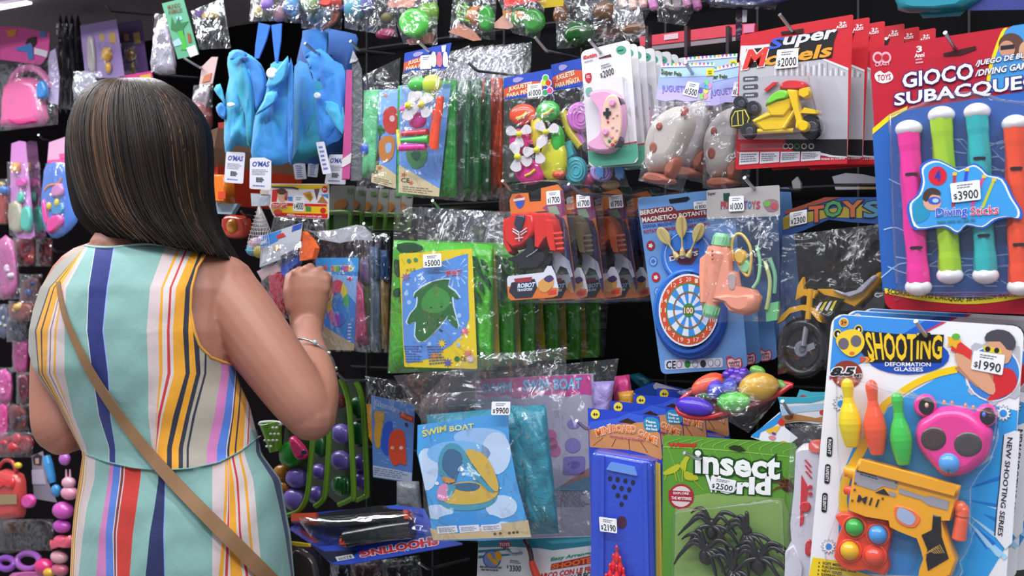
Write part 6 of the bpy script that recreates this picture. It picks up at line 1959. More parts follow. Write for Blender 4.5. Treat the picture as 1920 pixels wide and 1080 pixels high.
# ---------------------------------------------------------------- swim boats (bottom middle)
def swim_boat():
  pl = Pl(985, 670, -.055)
  A = crop(720, 640, 1920 / 440)
  B = crop(480, 810, 4)
  t = thing('swim_boat_pack', 'folded teal inflatable boat in a clear bag with a blue sea card', 'toy pack', pl)
  v = MB(pl)
  te = M('1f8094', 'vinyl')
  v.pillow(Q((800, 778), (1022, 758), (1048, 1000), (812, 1012)), te, 0, .035, 20, 22, .006, 3, 3.5)
  v.pillow(Q((955, 760), (1024, 764), (1047, 985), (990, 1002)), te, .012, .028, 12, 20, .007, 7, 4)
  v.build('folded_boat', t)
  q = Q((783, 797), (952, 770), (996, 1008), (812, 1014))
  c = MB(pl)
  l = .052
  c.slab([q(0, 0), q(.5, .01), q(1, 0), (955, 830), (968, 900), q(1, 1), q(.5, 1.01), q(0, 1), (800, 930), (782, 850)], M('4aa4e4'), l, .001)
  wv, wh = M('9cc4f0'), M('c4dcf8')
  clip = lambda pts: [(min(max(x, 784 + max(0, y - 850) * .19), 950 + max(0, y - 780) * .19), y) for x, y in pts]
  for (x, y, rx, ry, m_) in ((800, 880, 22, 40, wh), (860, 850, 60, 24, M('7cbcf0')), (930, 850, 28, 40, wh), (900, 820, 50, 18, wv), (820, 960, 30, 14, wh), (880, 975, 60, 14, M('3a94dc')), (940, 950, 30, 22, wh), (870, 935, 50, 10, wv), (925, 985, 40, 8, wh)):
    c.poly(clip(sm(ell(x, y, rx, ry, 9), 2)), m_, l + .0004 + .00003 * (x % 7))
  c.poly(catmull([(806, 990), (860, 1000), (920, 985), (990, 975)], 3, False) + [(996, 1007), (812, 1013)], M('cbb48c'), l + .0007)
  for k in range(14):
    R = random.Random(k)
    c.poly(ell(R.uniform(800, 945), R.uniform(830, 920), R.uniform(1.5, 4)), WHITE, l + .0008)
  c.text('SWIM', ((791, 808), (836, 797), (836, 808), (794, 819)), M('e8e070'), l + .001, .03)
  c.text('BOAT', ((843, 799), (888, 794), (888, 804), (844, 809)), M('e8e8a0'), l + .001, .03)
  # printed boat
  ye, tq, dk = M('d8b44c'), M('4a9cb4'), M('3a6a90')
  c.poly(sm(B([(1360, 500), (1440, 440), (1600, 420), (1760, 440), (1810, 490), (1740, 560), (1580, 590), (1430, 570)]), 3), tq, l + .001)
  c.poly(sm(B([(1365, 470), (1450, 400), (1600, 370), (1780, 420), (1815, 460), (1740, 520), (1580, 545), (1430, 530)]), 3), ye, l + .0013)
  c.poly(sm(B([(1460, 400), (1600, 380), (1680, 400), (1640, 440), (1540, 440)]), 3), dk, l + .0016)
  c.poly(sm(B([(1358, 500), (1370, 410), (1430, 385), (1450, 440), (1430, 515)]), 2), M('d890b8'), l + .0016)
  c.poly(sm(B([(1440, 400), (1500, 405), (1460, 490), (1438, 480)]), 2), tq, l + .0018)
  c.poly(sm(B([(1375, 300), (1370, 190), (1420, 100), (1490, 85), (1560, 140), (1680, 340), (1790, 440), (1740, 440), (1600, 300), (1540, 220), (1500, 340), (1480, 360), (1400, 330)]), 2), tq, l + .002)
  c.poly(sm(B([(1400, 280), (1400, 190), (1440, 130), (1510, 140), (1550, 200), (1500, 330), (1470, 350)]), 2), dk, l + .0022)
  c.poly(sm(B([(1570, 150), (1640, 135), (1730, 190), (1800, 330), (1820, 420), (1790, 445), (1690, 330)]), 2), ye, l + .0022)
  c.poly(sm(B([(1395, 335), (1480, 355), (1490, 375), (1420, 380)]), 2), M('d8903c'), l + .0024)
  for k in range(3):
    x0 = 1355 + k * 165
    c.poly(B([(x0, 710 - k * 6), (x0 + 150, 700 - k * 6), (x0 + 160, 752 - k * 8), (x0 + 10, 765 - k * 8)]), M('e0e4ec'), l + .001)
    c.lines(Q(*B([(x0 + 15, 718 - k * 6), (x0 + 140, 710 - k * 6), (x0 + 148, 745 - k * 8), (x0 + 20, 755 - k * 8)])), M('9090a0'), 3, l + .0013, seed=k)
  for k, x in enumerate((928, 938, 955, 963, 970)):
    c.poly(ell(x, 1001 - k * .8, 3, 2.6, 10), M('5a4a38'), l + .001)
  c.build('card', t)
  f = MB(pl)
  f.film(Q((788, 740), (1048, 722), (1052, 1000), (796, 1018)), None, .058, .006, 18, 22, .004, 5, .0)
  f.film(Q((872, 668), (1062, 652), (1062, 745), (770, 770)), None, .022, .008, 20, 12, .004, 8, .0, 8, rag=.02)
  f.film(Q((738, 704), (900, 690), (900, 760), (792, 792)), None, .018, .006, 12, 10, .004, 9, .0, 8, rag=.02)
  f.build('bag', t)
  sticker(pl, ((922, 753), (957, 753), (956, 778), (921, 778)), '$9900', t, .07)


swim_boat()


def pink_boat():
  pl = Pl(1030, 690, .05)
  A = crop(720, 640, 1920 / 440)
  C = crop(960, 810, 4)
  t = thing('swim_boat_pack', 'pink and white swim boat pack in clear bag behind the teal one', 'toy pack', pl)
  c = MB(pl)
  c.slab(Q((890, 712), (1112, 700), (1112, 1006), (900, 1012)).rbox(0, 0, 1, 1, .02, .02), M('b4b0c4'), 0, .004)
  c.poly(A([(760, 320), (990, 300), (1690, 270), (1708, 440), (1600, 430), (1500, 450), (1300, 435), (1080, 470), (1000, 435), (900, 460), (760, 440)]), M('d04a94'), .0004)
  c.text('SWIM', A([(800, 350), (1040, 335), (1040, 415), (800, 425)]), M('8cc4e0'), .001, .02, M('7090d0'), .07)
  c.text('BOAT', A([(1390, 312), (1615, 300), (1615, 385), (1390, 395)]), M('8cc4e0'), .001, .02, M('7090d0'), .07)
  c.text('SWIM', A([(1140, 320), (1345, 314), (1345, 395), (1140, 405)]), M('8cc4e0'), .001, .02, M('7090d0'), .07)
  pu = M('8c80c0')
  c.poly(ell(*C([(455, 100)])[0], 15, 14), pu, .0008)
  c.poly(Q(*C([(385, 185), (550, 180), (545, 320), (380, 320)])).rbox(0, 0, 1, 1, .15, .15), M('8478bc'), .0008)
  c.poly(ell(*C([(460, -60)])[0], 12, 9), pu, .0008)
  c.poly(ell(*C([(465, 245)])[0], 12, 7), M('6c5ca8'), .001)
  c.poly(C([(340, 420), (480, 330), (590, 260), (590, 440), (340, 440)]), M('a07c78'), .0008)
  c.poly(C([(320, 430), (480, 370), (590, 330), (590, 440), (320, 440)]), M('6890a8'), .001)
  c.lines(Q(*C([(320, 440), (580, 440), (580, 560), (330, 560)])), M('8c8c9c'), 8, .0008)
  for x, y in ((290, 30), (300, 90), (320, 140)):
    c.poly(ell(*C([(x, y)])[0], 11, 12), M('c05c90'), .0006)
  c.build('card', t)
  v = MB(pl)
  v.pillow(Q((1108, 716), (1152, 714), (1142, 790), (1112, 800)), M('a494d0', 'vinyl'), .0, .02, 8, 10, .004, 4)
  v.pillow(Q((905, 790), (1108, 780), (1110, 1000), (910, 1008)), M('9890b0', 'vinyl'), -.032, .024, 8, 8, .004, 2)
  v.build('folded_boat', t)
  f = MB(pl)
  f.film(Q((885, 700), (1160, 672), (1112, 1008), (895, 1016)), None, .008, .012, 20, 24, .005, 15, -.004, 9)
  f.build('bag', t)
  k = MB(pl)
  k.pillow(Q((1152, 706), (1180, 702), (1190, 770), (1150, 770)), M('c03c78', 'vinyl'), -.03, .02, 6, 8, .003, 5)
  k.pillow(Q((1158, 735), (1188, 732), (1190, 775), (1160, 775)), M('c89038', 'vinyl'), -.01, .02, 6, 8, .003, 6)
  o = solo(k, 'folded_float', 'pink and orange folded float behind the purple boat', 'pool toy', Pl(1170, 740, .08))


pink_boat()


def behind_blue():
  pl = Pl(1210, 740, .16)
  A = crop(1080, 680, 5.4)
  t = thing('toy_card', 'blue card with pale rounded strip and red lettering left of fruit basket', 'toy pack', pl)
  c = MB(pl)
  c.slab(A([(560, 330), (600, 270), (780, 200), (1060, 260), (1200, 300), (1200, 700), (560, 600)]), M('2850b8'), 0, .003)
  c.poly(A([(780, 230), (810, 200), (1080, 285), (1050, 330), (790, 265)]), M('c8c4d0'), .0006)
  c.text('science', A([(790, 345), (1000, 405), (1000, 440), (790, 375)]), M('e0dce8'), .001, .04, M('a83850'), .12)
  c.poly(A([(580, 310), (600, 310), (600, 365), (580, 365)]), M('d8e0f0'), .0006)
  c.build('card', t)
  v = MB(Pl(1195, 720, .22))
  v.pillow(Q(*A([(510, 130), (640, 100), (780, 190), (720, 330)])), M('1c6478', 'vinyl'), 0, .04, 10, 10, .005, 3)
  v.pillow(Q(*A([(420, 130), (560, 140), (620, 320), (430, 330)])), M('2c5468', 'vinyl'), -.02, .03, 10, 10, .005, 4)
  solo(v, 'folded_float', 'dark teal folded float lying behind the board game packs', 'pool toy')


behind_blue()


# ---------------------------------------------------------------- bow and arrow card
def bow():
  pl = Pl(1000, 1055, -.01)
  A = crop(880, 990, 7.68)
  a = lambda x, y: A([(x, y)])[0]
  t = thing('bow_and_arrow_card', 'white and teal card of toy bow and arrows under the swim boats', 'toy pack', pl)
  c = MB(pl)
  c.slab(A([(130, 190), (900, 150), (1760, 120), (1760, 900), (100, 900)]), M('dedfe6'), 0, .003)
  te = M('2a8098')
  c.poly(A([(132, 192), (900, 152), (1758, 122), (1758, 250), (1200, 320), (1000, 290), (620, 270), (132, 280)]), te, .0004)
  c.poly(A([(1100, 190), (1758, 140), (1758, 190), (1500, 215), (1200, 230)]), M('4aa0b4'), .0006)
  for y in (320, 400):
    c.poly(A([(128, y), (560, y - 30), (600, y - 5), (128, y + 40)]), te, .0004)
  c.poly(ell(*a(510, 235), 12, 7), M('a03c58'), .0008)
  c.text('TOYS', A([(430, 215), (580, 215), (580, 258), (430, 258)]), M('e8d0d8'), .0012, .03)
  c.poly(ell(*a(325, 450), 17, 17), M('3a5cb8'), .0008)
  c.poly(ell(*a(325, 450), 15, 15), M('7c90c8'), .001)
  for p in ([(250, 390), (300, 360), (340, 440), (410, 470), (400, 540), (340, 500)], [(370, 360), (420, 340), (470, 410), (440, 470), (390, 450)]):
    c.poly(sm(A(p), 2), M('e8a820'), .0012)
  for k in range(2):
    c.lines(Q(*A([(150 + 20 * k, 545 + k * 40), (480, 560 + 40 * k), (480, 590 + 40 * k), (150 + 20 * k, 575 + k * 40)])), M('6a6a78'), 1, .001, .8, k)
  c.text('Easy Arrange', A([(1175, 430), (1755, 335), (1755, 385), (1180, 490)]), M('2c9470'), .001, .04, ital=.2)
  c.poly(A([(1185, 520), (1758, 395), (1758, 510), (1165, 605)]), M('9c2430'), .0008)
  c.text('SHOOTER', A([(1195, 530), (1850, 400), (1850, 485), (1185, 590)]), M('e87038'), .0013, .05)
  c.text('ARCO CON LE FRECCE', A([(1010, 665), (1980, 520), (1980, 590), (1010, 735)]), M('c83038'), .001, .04, ital=.15)
  c.text('CON FLECHAS', A([(1330, 705), (1900, 610), (1900, 680), (1330, 770)]), INK, .001, .04, ital=.15)
  c.text('$', A([(538, 540), (562, 537), (562, 580), (540, 583)]), INK, .001)
  c.text('3300', A([(580, 540), (745, 545), (740, 630), (582, 625)]), INK, .001, .01)
  c.lines(Q(*A([(590, 455), (745, 475), (745, 525), (580, 505)])), M('60606c'), 2, .001)
  c.build('card', t)
  s = MB(pl)
  s.tube([A([(790, 170)])[0] + (.008, 4), A([(860, 290)])[0] + (.012, 5), A([(890, 400)])[0] + (.014, 5), A([(895, 470)])[0] + (.014, 5)], 5, M('4a2a34', 'plastic'), 0, 8, 3)
  s.tube([A([(895, 470)])[0] + (.014, 5.5), A([(925, 580)])[0] + (.014, 7), A([(980, 720)])[0] + (.014, 8)], 5, M('d8402c', 'plastic'), 0, 8, 3)
  s.build('toy_bow', t, 'red toy bow')


bow()


# ---------------------------------------------------------------- fruit basket
def fruit():
  pl = Pl(1350, 760, -.03, 0, -38)
  A = crop(1220, 660, 1920 / 360)
  a = lambda x, y: A([(x, y)])[0]
  t = thing('toy_fruit_basket', 'red toy basket of plastic fruit wrapped in clear film', 'toy pack', pl)
  k = MB(pl)
  rd = M('c8282c', 'plastic')
  rim = A([(270, 560), (340, 630), (560, 655), (780, 600), (1000, 520), (1240, 440), (1380, 345), (1420, 335), (1250, 300), (900, 260), (600, 330), (350, 440)])
  rim = catmull(rim, 3)
  k.path([pl.at(x, y, .012) for x, y in rim + rim[:1]], .0045, rd)
  n = len(rim)
  cx, cy = a(820, 480)
  top = [pl.at(x, y, .012) for x, y in rim]
  bot = [pl.at(cx + (x - cx) * .7, cy + (y - cy) * .7 + 16, -.035) for x, y in rim]
  mid = [(p * .5 + q_ * .5) for p, q_ in zip(top, bot)]
  k.add(top + mid + bot, [(r * n + i, r * n + (i + 1) % n, (r + 1) * n + (i + 1) % n, (r + 1) * n + i) for r in (0, 1) for i in range(n) if not (r == 0 and i % 3 == 1)], rd, True)
  k.add(bot, [tuple(range(n))], rd)
  k.build('basket', t)

  def fr(name, lab, x, y, rx, ry, h, l=.015, rot=0, nz_=0.0, fn=None, extra=None, rz=None):
    m_ = MB(pl)
    m_.ball(*a(x, y), rx, ry, l, rz, M(h, 'plastic', .3), rot, 20, nz_, fn)
    if extra:
      extra(m_)
    m_.build(name, t, lab)
  fr('toy_eggplant', 'purple toy eggplant', 440, 545, 37, 18, '4a2cc0', .02, 8)
  fr('toy_carrot', 'orange toy carrot', 580, 330, 34, 20, 'f0502c', .02, -35, .05)
  fr('toy_plum', 'blue toy plums', 650, 375, 15.5, 19, '2c3cc8', .035, 0, 0, None, lambda m_: m_.ball(*a(790, 345), 14, 16, .033, None, M('3440c0', 'plastic'), 0, 16))
  fr('toy_grapes', 'dark purple toy grapes', 850, 250, 26, 16, '5a2cb0', .018, 10, .1, None, lambda m_: [m_.ball(*a(x, y), 9, 9, .03, None, M('5a2cb0', 'plastic'), 0, 10) for x, y in ((760, 230), (810, 200), (870, 210), (920, 225), (830, 260), (890, 280), (930, 195))])
  fr('toy_lemon', 'yellow toy lemon', 1080, 345, 35, 27, 'dca81c', .03, -12, .02, lambda z, b: 1 + .12 * max(0, abs(math.cos(b)) - .9) * 8 * (1 - abs(z)))
  fr('toy_cabbage', 'green toy cabbage', 830, 500, 31, 19, '48b82c', .03, -8, .1, lambda z, b: 1 + .035 * math.sin(b * 9 + z * 6))
  fr('toy_pear', 'pale green toy pear', 1070, 190, 16, 10, '7cc850', .012, 20)
  fr('fruit_leaf', 'green toy leaf', 1310, 330, 8, 14, '70b848', .012, -50)
  fr('toy_pepper', 'green toy pepper', 540, 435, 12, 7, '2c7c48', .02, 10)
  f = MB(pl)
  f.film(Q((1268, 735), (1420, 690), (1480, 722), (1404, 812)), None, .045, .022, 14, 12, .004, 6, -.03)
  f.build('film_wrap', t)


fruit()


# ---------------------------------------------------------------- small packs between basket and gun card
def small_packs():
  A = crop(1220, 660, 1920 / 360)
  pl = Pl(1510, 760, -.05)
  t = thing('beach_toy_bag', 'clear bag with teal beach header right of the fruit basket', 'toy pack', pl)
  c = MB(pl)
  h = catmull([A([p])[0] for p in ((1272, 450), (1450, 455), (1600, 450), (1760, 430))], 3, False)
  bt = catmull([A([p])[0] for p in ((1760, 715), (1640, 715), (1500, 700), (1340, 715))], 3, False)
  c.slab(h + bt, M('dcdce4'), 0, .002)
  c.poly(h + A([(1760, 470), (1600, 510), (1450, 510), (1290, 520)]), M('38a4bc'), .0005)
  c.poly(A([(1290, 545), (1450, 540), (1750, 510), (1750, 580), (1500, 600), (1310, 640)]), M('a8c4dc'), .0005)
  c.poly(A([(1310, 640), (1450, 620), (1650, 660), (1750, 640), (1750, 705), (1600, 690), (1450, 690), (1330, 705)]), M('b07c48'), .0007)
  c.poly(ell(*A([(1720, 605)])[0], 6, 5), M('c83c30'), .0009)
  c.poly(ell(*A([(1380, 655)])[0], 8, 4), M('6c4a34'), .0009)
  c.build('header_card', t)
  f = MB(pl)
  f.film(Q(*A([(1330, 715), (1750, 715), (1740, 1000), (1440, 960)])), None, .004, .01, 12, 10, .005, 3, -.01, 9)
  f.build('bag', t)
  c2 = MB(Pl(1530, 735, -.02))
  c2.slab(A([(1460, 450), (1490, 375), (1600, 400), (1770, 400), (1770, 460), (1600, 460)]), M('48b0c4'), 0, .002)
  c2.poly(A([(1490, 440), (1520, 425), (1560, 440), (1540, 450)]), M('c04858'), .0006)
  solo(c2, 'beach_toy_bag', 'teal beach header sticking up behind the bag with the beach header', 'toy pack')
  pl = Pl(1465, 800, -.068)
  c = MB(pl)
  c.slab(A([(1000, 850), (1290, 600), (1345, 760), (1470, 860), (1330, 965)]), M('e6e6ec'), 0, .002)
  c.poly(A([(1005, 835), (1300, 610), (1320, 680), (1200, 760), (1100, 800), (1080, 860), (1020, 850)]), M('2c90d8'), .0006)
  c.poly(sm(A([(1270, 700), (1310, 660), (1345, 720), (1300, 740)]), 2), M('c83428'), .0008)
  c.poly(A([(1150, 780), (1260, 740), (1300, 740), (1240, 830), (1180, 810)]), M('e8b838'), .0008)
  c.poly(sm(A([(1175, 850), (1220, 835), (1255, 860), (1215, 885)]), 2), M('d88890'), .0008)
  c.poly(ell(*A([(1325, 910)])[0], 7, 3.8), M('e0a030'), .0008)
  c.poly(sm(A([(1210, 800), (1250, 810), (1250, 830), (1220, 825)]), 2), M('5a3c90'), .001)
  solo(c, 'toy_card', 'white card corner with blue wave and pizza picture under the fruit basket', 'toy pack')


small_packs()
# ---------------------------------------------------------------- dart-gun card (bottom right)
def shooting():
  pl = Pl(1735, 640, -.15)
  q = Q((1560, 588), (1921, 612), (1885, 1112), (1515, 1098))
  A, B = crop(1440, 540, 4), crop(1440, 810, 4)
  a = lambda x, y: A([(x, y)])[0]
  b = lambda x, y: B([(x, y)])[0]
  t = thing('dart_gun_card', 'white and blue card of a yellow toy gun, three pins and pink bear glasses, front one', 'toy pack', pl, 'toy gun cards on the lower right hook')
  c = MB(pl)
  wh, bl, bl2, ye = M('ecebf2'), M('3f8fe0'), M('2460c4'), M('f4cc1c')
  c.slab(q.rbox(0, 0, 1, 1, .06, .045), wh, 0, .002)
  c.poly([(1564, 600), (1580, 591), (1735, 601), (1690, 628), (1640, 668), (1588, 694), (1555, 708)], bl, .0004)
  c.poly([(1735, 601), (1768, 603), (1700, 640), (1676, 636)], bl2, .0006)
  c.poly([(1768, 603), (1775, 603.5), (1707, 638), (1700, 640)], M('d8304a'), .0006)
  c.poly([(1588, 694), (1555, 708), (1555, 712), (1590, 698)], M('d8304a'), .0006)
  big = A([(760, 1160), (900, 900), (1080, 780), (1400, 600)]) + [(1805, 690), (1812, 722), (1860, 760), (1908, 770), (1897, 1005), (1883, 1030), (1850, 1085), (1600, 1075), (1572, 1010), (1575, 900), (1600, 838)]
  c.poly(big, M('3aa0e8'), .0004)
  R = random.Random(5)
  for k in range(26):     # printed burst rays
    an = R.uniform(-1.0, .9)
    r0, r1 = R.uniform(25, 90), R.uniform(110, 170)
    x, y = 1770, 930
    p = lambda r, d: (min(x + r * math.cos(an + d), 1890), y + r * math.sin(an + d))
    if p(r1, 0)[0] > 1888 or not 770 < p(r1, 0)[1] < 1070:
      continue
    c.poly([p(r0, 0), p(r1, .03), p(r1, -.03)], M('a8d8f8') if k % 2 else M('2878d0'), .0006 + k * .00002)
  # yellow hoop
  arc = A([(1420, 580), (1260, 620), (1080, 700), (930, 800), (820, 900)]) + [(1608, 838), (1580, 890), (1572, 940), (1582, 985), (1600, 1010)]
  inn = A([(1420, 635), (1270, 670), (1110, 740), (960, 840), (880, 920)]) + [(1622, 850), (1596, 895), (1588, 940), (1598, 980), (1612, 1004)]
  c.poly(catmull(arc, 3, False) + list(reversed(catmull(inn, 3, False))), ye, .001)
  # title
  c.poly(ell(1702, 668, 78, 34), M('2050b8'), .001)
  c.poly(A([(715, 320), (960, 345), (1320, 350), (1300, 560), (760, 560), (700, 480)]), M('20202c'), .0014)
  for w_, u0, u1, dy in (('SHOOT', 720, 1110, 0), ('ING', 1115, 1305, 8)):
    c.text(w_, A([(u0 + 6, 335 + dy), (u1, 352 + dy), (u1 - 5, 545 - dy * 2), (u0 + 40 if w_ == 'SHOOT' else u0, 530)]), M('f2c828'), .0018, .025)
  c.text('DEFORMATION', A([(878, 556), (1220, 560), (1220, 588), (878, 586)]), WHITE, .0018, .02)
  c.text('GLASSES', A([(945, 594), (1162, 597), (1162, 626), (945, 622)]), WHITE, .0018, .02)
  for k, h in enumerate(('e0502c', 'f0902c', 'f4c02c')):
    x = 680 + k * 38
    c.poly(A([(x, 515), (x + 28, 515), (x + 48, 535), (x + 28, 555), (x, 555), (x + 20, 535)]), M(h), .002)
  for x, y in ((522, 345), (678, 312)):
    c.poly(ell(*a(x, y), 8, 9), M('f0cc34'), .0014)
    c.poly(ell(*a(x, y), 6, 7), INK, .0016)
    c.poly(ell(*a(x + 4, y), 2, 3), WHITE, .0018)
  c.poly(sm(A([(510, 400), (540, 340), (620, 310), (690, 325), (725, 400), (700, 470), (630, 515), (560, 480)]), 3), M('f0cc34'), .002)
  c.poly(ell(*a(566, 418), 10, 11), M('6a6470'), .0022)
  c.poly(ell(*a(660, 398), 10, 11), M('6a6470'), .0022)
  c.poly(ell(*a(630, 490), 5, 3.5), M('e07030'), .0022)
  c.poly(ell(*a(568, 258), 9), M('f4e4c0'), .0014)
  c.poly(ell(*a(568, 258), 7.5), M('d89030'), .0016)
  c.text('3+', A([(550, 244), (588, 244), (588, 272), (550, 272)]), INK, .0018, .02)
  c.poly(ell(1588, 702, 29, 26), M('8c3a2c'), .001)
  c.poly(ell(1588, 712, 18, 14), M('c0603c'), .0012)
  c.text('8.5', A([(488, 598), (640, 598), (640, 655), (475, 655)]), INK, .002, .05, WHITE, .13, ital=.2)
  c.text('M!', A([(648, 645), (700, 645), (695, 670), (643, 670)]), INK, .002, .03, WHITE, .12)
  # cog roundel with the photograph of a boy
  gear = []
  for k in range(40):
    r = 64 if (k % 5) in (0, 1) else 54
    gear.append((1866 + r * math.cos(k * math.pi / 20), 695 + r * 1.02 * math.sin(k * math.pi / 20)))
  gear = [(min(x, 1912), y) for x, y in gear]
  c.poly(gear, M('b8b8c4'), .0008)
  c.poly([(min(x, 1914), y) for x, y in ell(1862, 700, 52, 53)], M('e8e8f0'), .001)
  c.poly([(min(x, 1913), y) for x, y in ell(1862, 700, 49, 50)], M('3f7fd0'), .0012)
  c.poly(A([(1640, 830), (1720, 820), (1820, 780), (1870, 720), (1850, 650), (1790, 600), (1700, 640), (1480, 560), (1400, 600), (1560, 740), (1700, 780)]), M('c08068'), .0016)
  c.poly(sm(A([(1640, 840), (1720, 830), (1830, 780), (1870, 700), (1840, 620), (1770, 600), (1690, 640), (1690, 780)]), 2), M('d02c34'), .0018)
  c.poly(sm(A([(1400, 500), (1470, 480), (1600, 580), (1700, 720), (1690, 800), (1600, 760), (1440, 600)]), 2), M('d8a080'), .002)
  c.poly(sm(A([(1640, 420), (1700, 380), (1800, 400), (1830, 480), (1800, 560), (1700, 580), (1650, 520)]), 2), M('d8a080'), .002)
  c.poly(sm(A([(1630, 400), (1640, 340), (1720, 310), (1810, 330), (1860, 400), (1840, 460), (1790, 460), (1740, 400)]), 2), M('4a4850'), .0022)
  c.poly(A([(1610, 430), (1750, 455), (1755, 495), (1620, 475)]), M('e0c83c'), .0024)
  c.poly(ell(*a(1648, 458), 5, 5), INK, .0026)
  c.poly(ell(*a(1715, 468), 5, 5), INK, .0026)
  c.poly(A([(1380, 430), (1440, 400), (1530, 470), (1520, 540), (1460, 500), (1370, 470)]), M('d83a34'), .0022)
  c.poly(star(*a(1392, 400), 15, 9, 5), M('e8b030'), .0024)
  c.poly(ell(*a(1410, 365), 8, 6), M('60b040'), .0026)
  # side pills, series band, foot
  for (x, y, w_) in ((464, 112, 'RIGHT'), (447, 315, 'RAPIDITY'), (426, 530, 'CELERITY')):
    qq = Q(*B([(x - 18, y - 75), (x + 22, y - 72), (x + 14, y + 75), (x - 26, y + 72)]))
    c.poly(qq.rbox(0, 0, 1, 1, .4, .1), INK, .0008)
    c.text(w_, (qq(.78, .12), qq(.78, .88), qq(.22, .88), qq(.22, .12)), WHITE, .0012, .02)
  c.poly([b(1765, 20), b(1850, -10), b(1890, 0), b(1830, 830), b(1780, 880), b(1700, 780), b(1720, 540), b(1740, 380), b(1745, 270)], M('ecebf2'), .0012)
  c.poly([b(1765, 20), b(1772, 20), b(1750, 270), b(1740, 400), b(1722, 560), b(1705, 780), b(1696, 776), b(1716, 540), b(1735, 380), b(1742, 270)], M('2a2a38'), .0014)
  c.text('NEW SHOOTING SERIES', (b(1835, 45), b(1757, 785), b(1722, 775), b(1797, 40)), INK, .0016, .02)
  c.poly([b(335, 940), b(520, 965), b(560, 1010), b(720, 1060), b(900, 1120), b(900, 1180), b(300, 1160), b(310, 1060)], M('f0d02c'), .0014)
  for k, w_ in enumerate(('SOFT MISSILE LAUNCHER', 'FUN SHOOTING GAME', 'NEW SERIES', 'EXPERIENCE')):
    y = 972 + k * 28
    x = 380 - k * 3
    c.poly([b(x, y), b(x + 12, y + 9), b(x, y + 18)], INK, .0018)
    e = x + 30 + len(w_) * 15
    c.text(w_, (b(x + 30, y), b(e, y + (e - x) * .13), b(e, y + 20 + (e - x) * .13), b(x + 30, y + 20)), INK, .0018, .02)
  for (x, y, r) in ((455, 860, 55),):
    c.poly(star(*b(x, y), 15, 10, 12), M('50505c'), .001)
    c.poly(star(*b(x, y), 13.5, 9, 12), M('f0f0f6'), .0012)
    c.poly(ell(*b(x, y), 6), M('3a8fe0'), .0014)
  for (x, y) in ((548, 870), (1765, 940)):
    c.poly(star(*a(x, y), 17, 11, 12), M('70707c'), .001)
    c.poly(star(*a(x, y), 15, 9.5, 12), M('e8f0f8'), .0012)
    c.poly(ell(*a(x, y), 7), M('3a8fe0'), .0014)
  c.poly(a(1090, 380) and [a(1090, 385), a(1150, 330), a(1215, 335), a(1240, 385), a(1180, 400)], M('101018'), .0026)
  c.build('card', t)
  # pins
  for nm, h, top, bot, k in (('yellow toy pin', 'f2d414', (1588, 709), (1597, 838), 1), ('orange red toy pin', 'f85a38', (1633, 712), (1645, 852), 1), ('green toy pin', '40c850', (1681, 735), (1694, 871), .97)):
    s = MB(pl)
    pr = [(0, 2), (.02, 7), (.06, 10.5), (.12, 11.5), (.2, 10), (.28, 9), (.36, 11), (.48, 17), (.58, 20), (.66, 21), (.76, 19.5), (.88, 16), (.98, 12), (1, 10)]
    s.lathe(top, bot, [(p, r * k) for p, r in pr], M(h, 'plastic'), .016, 18)
    s.build('bowling_pin', t, nm)
  # bear glasses
  g = MB(pl)
  pk = M('f03c98', 'plastic')
  for x, y in ((1180, 880), (1638, 955)):
    g.puff(ell(*a(x, y), 22, 22), pk, .004, .012, .3)
    g.puff(ell(*a(x + 8, y + 6), 15, 17), M('1c1820', 'plastic'), .0155, .001, .2)
  face = A([(1110, 1060), (1140, 990), (1220, 930), (1300, 890), (1420, 880), (1520, 910), (1600, 970), (1670, 1040), (1690, 1090)]) + B([(1680, 80), (1660, 170), (1600, 240), (1520, 300), (1440, 325), (1340, 330), (1280, 290), (1200, 200), (1130, 110), (1108, 20)])
  g.puff(sm(face, 3), pk, .004, .02, .28, 5)
  gl = g.build('bear_glasses', t, 'pink bear shaped toy glasses')
  e = MB(pl)
  e.puff(ell(*b(1245, 50), 25, 24), M('4a3a38', 'plastic'), .022, .004, .4)
  e.puff(ell(*b(1500, 92), 28, 25), M('4a4648', 'plastic'), .022, .004, .4)
  e.build('lens', gl)
  e = MB(pl)
  e.ball(*b(1359, 235), 21, 20, .022, .012, M('5aa4ec', 'plastic'))
  e.tube([b(1300, 290) + (.0335,), b(1330, 312) + (.034,), b(1352, 310) + (.035,), b(1380, 318) + (.034,), b(1405, 312) + (.0325,)], .9, M('6a4020'))
  e.tube([b(1352, 280) + (.0355,), b(1352, 310) + (.035,)], .8, M('6a4020'))
  e.build('nose', gl)
  e = MB(pl)
  for x, y, z in ((1322, 858, 0), (1380, 862, 0), (1483, 880, 0), (1540, 895, 0)):
    e.ball(*a(x, y), 3.6, 4.5, .012, None, M('f0a03c', 'plastic'), seg=8)
  for x, y, h in ((1190, 880, 'f0c0a0'), (1620, 950, '5a7ae0')):
    e.ball(*a(x, y), 4, 5, .0165, .002, M(h, 'plastic'), seg=8)
  e.build('bead', gl)
  # toy gun
  g = MB(pl)
  yo = M('f9ac18', 'plastic', .3)
  gun = B([(690, 195), (760, 200), (1000, 265), (1250, 340), (1450, 400), (1425, 520), (1395, 640), (1330, 640), (1370, 780), (1435, 940), (1395, 1060), (1330, 1085), (1150, 1090), (1160, 1020), (1190, 940), (1170, 860), (1140, 780), (1000, 725), (930, 690), (920, 640), (740, 610), (610, 560), (625, 460), (650, 300)])
  g.puff(gun, yo, .003, .022, .05, 3)
  g.puff(B([(690, 195), (1450, 400), (1425, 480), (660, 275)]), yo, .02, .009, .06, 3)
  gg = g.build('toy_gun', t, 'yellow orange toy pistol')
  e = MB(pl)
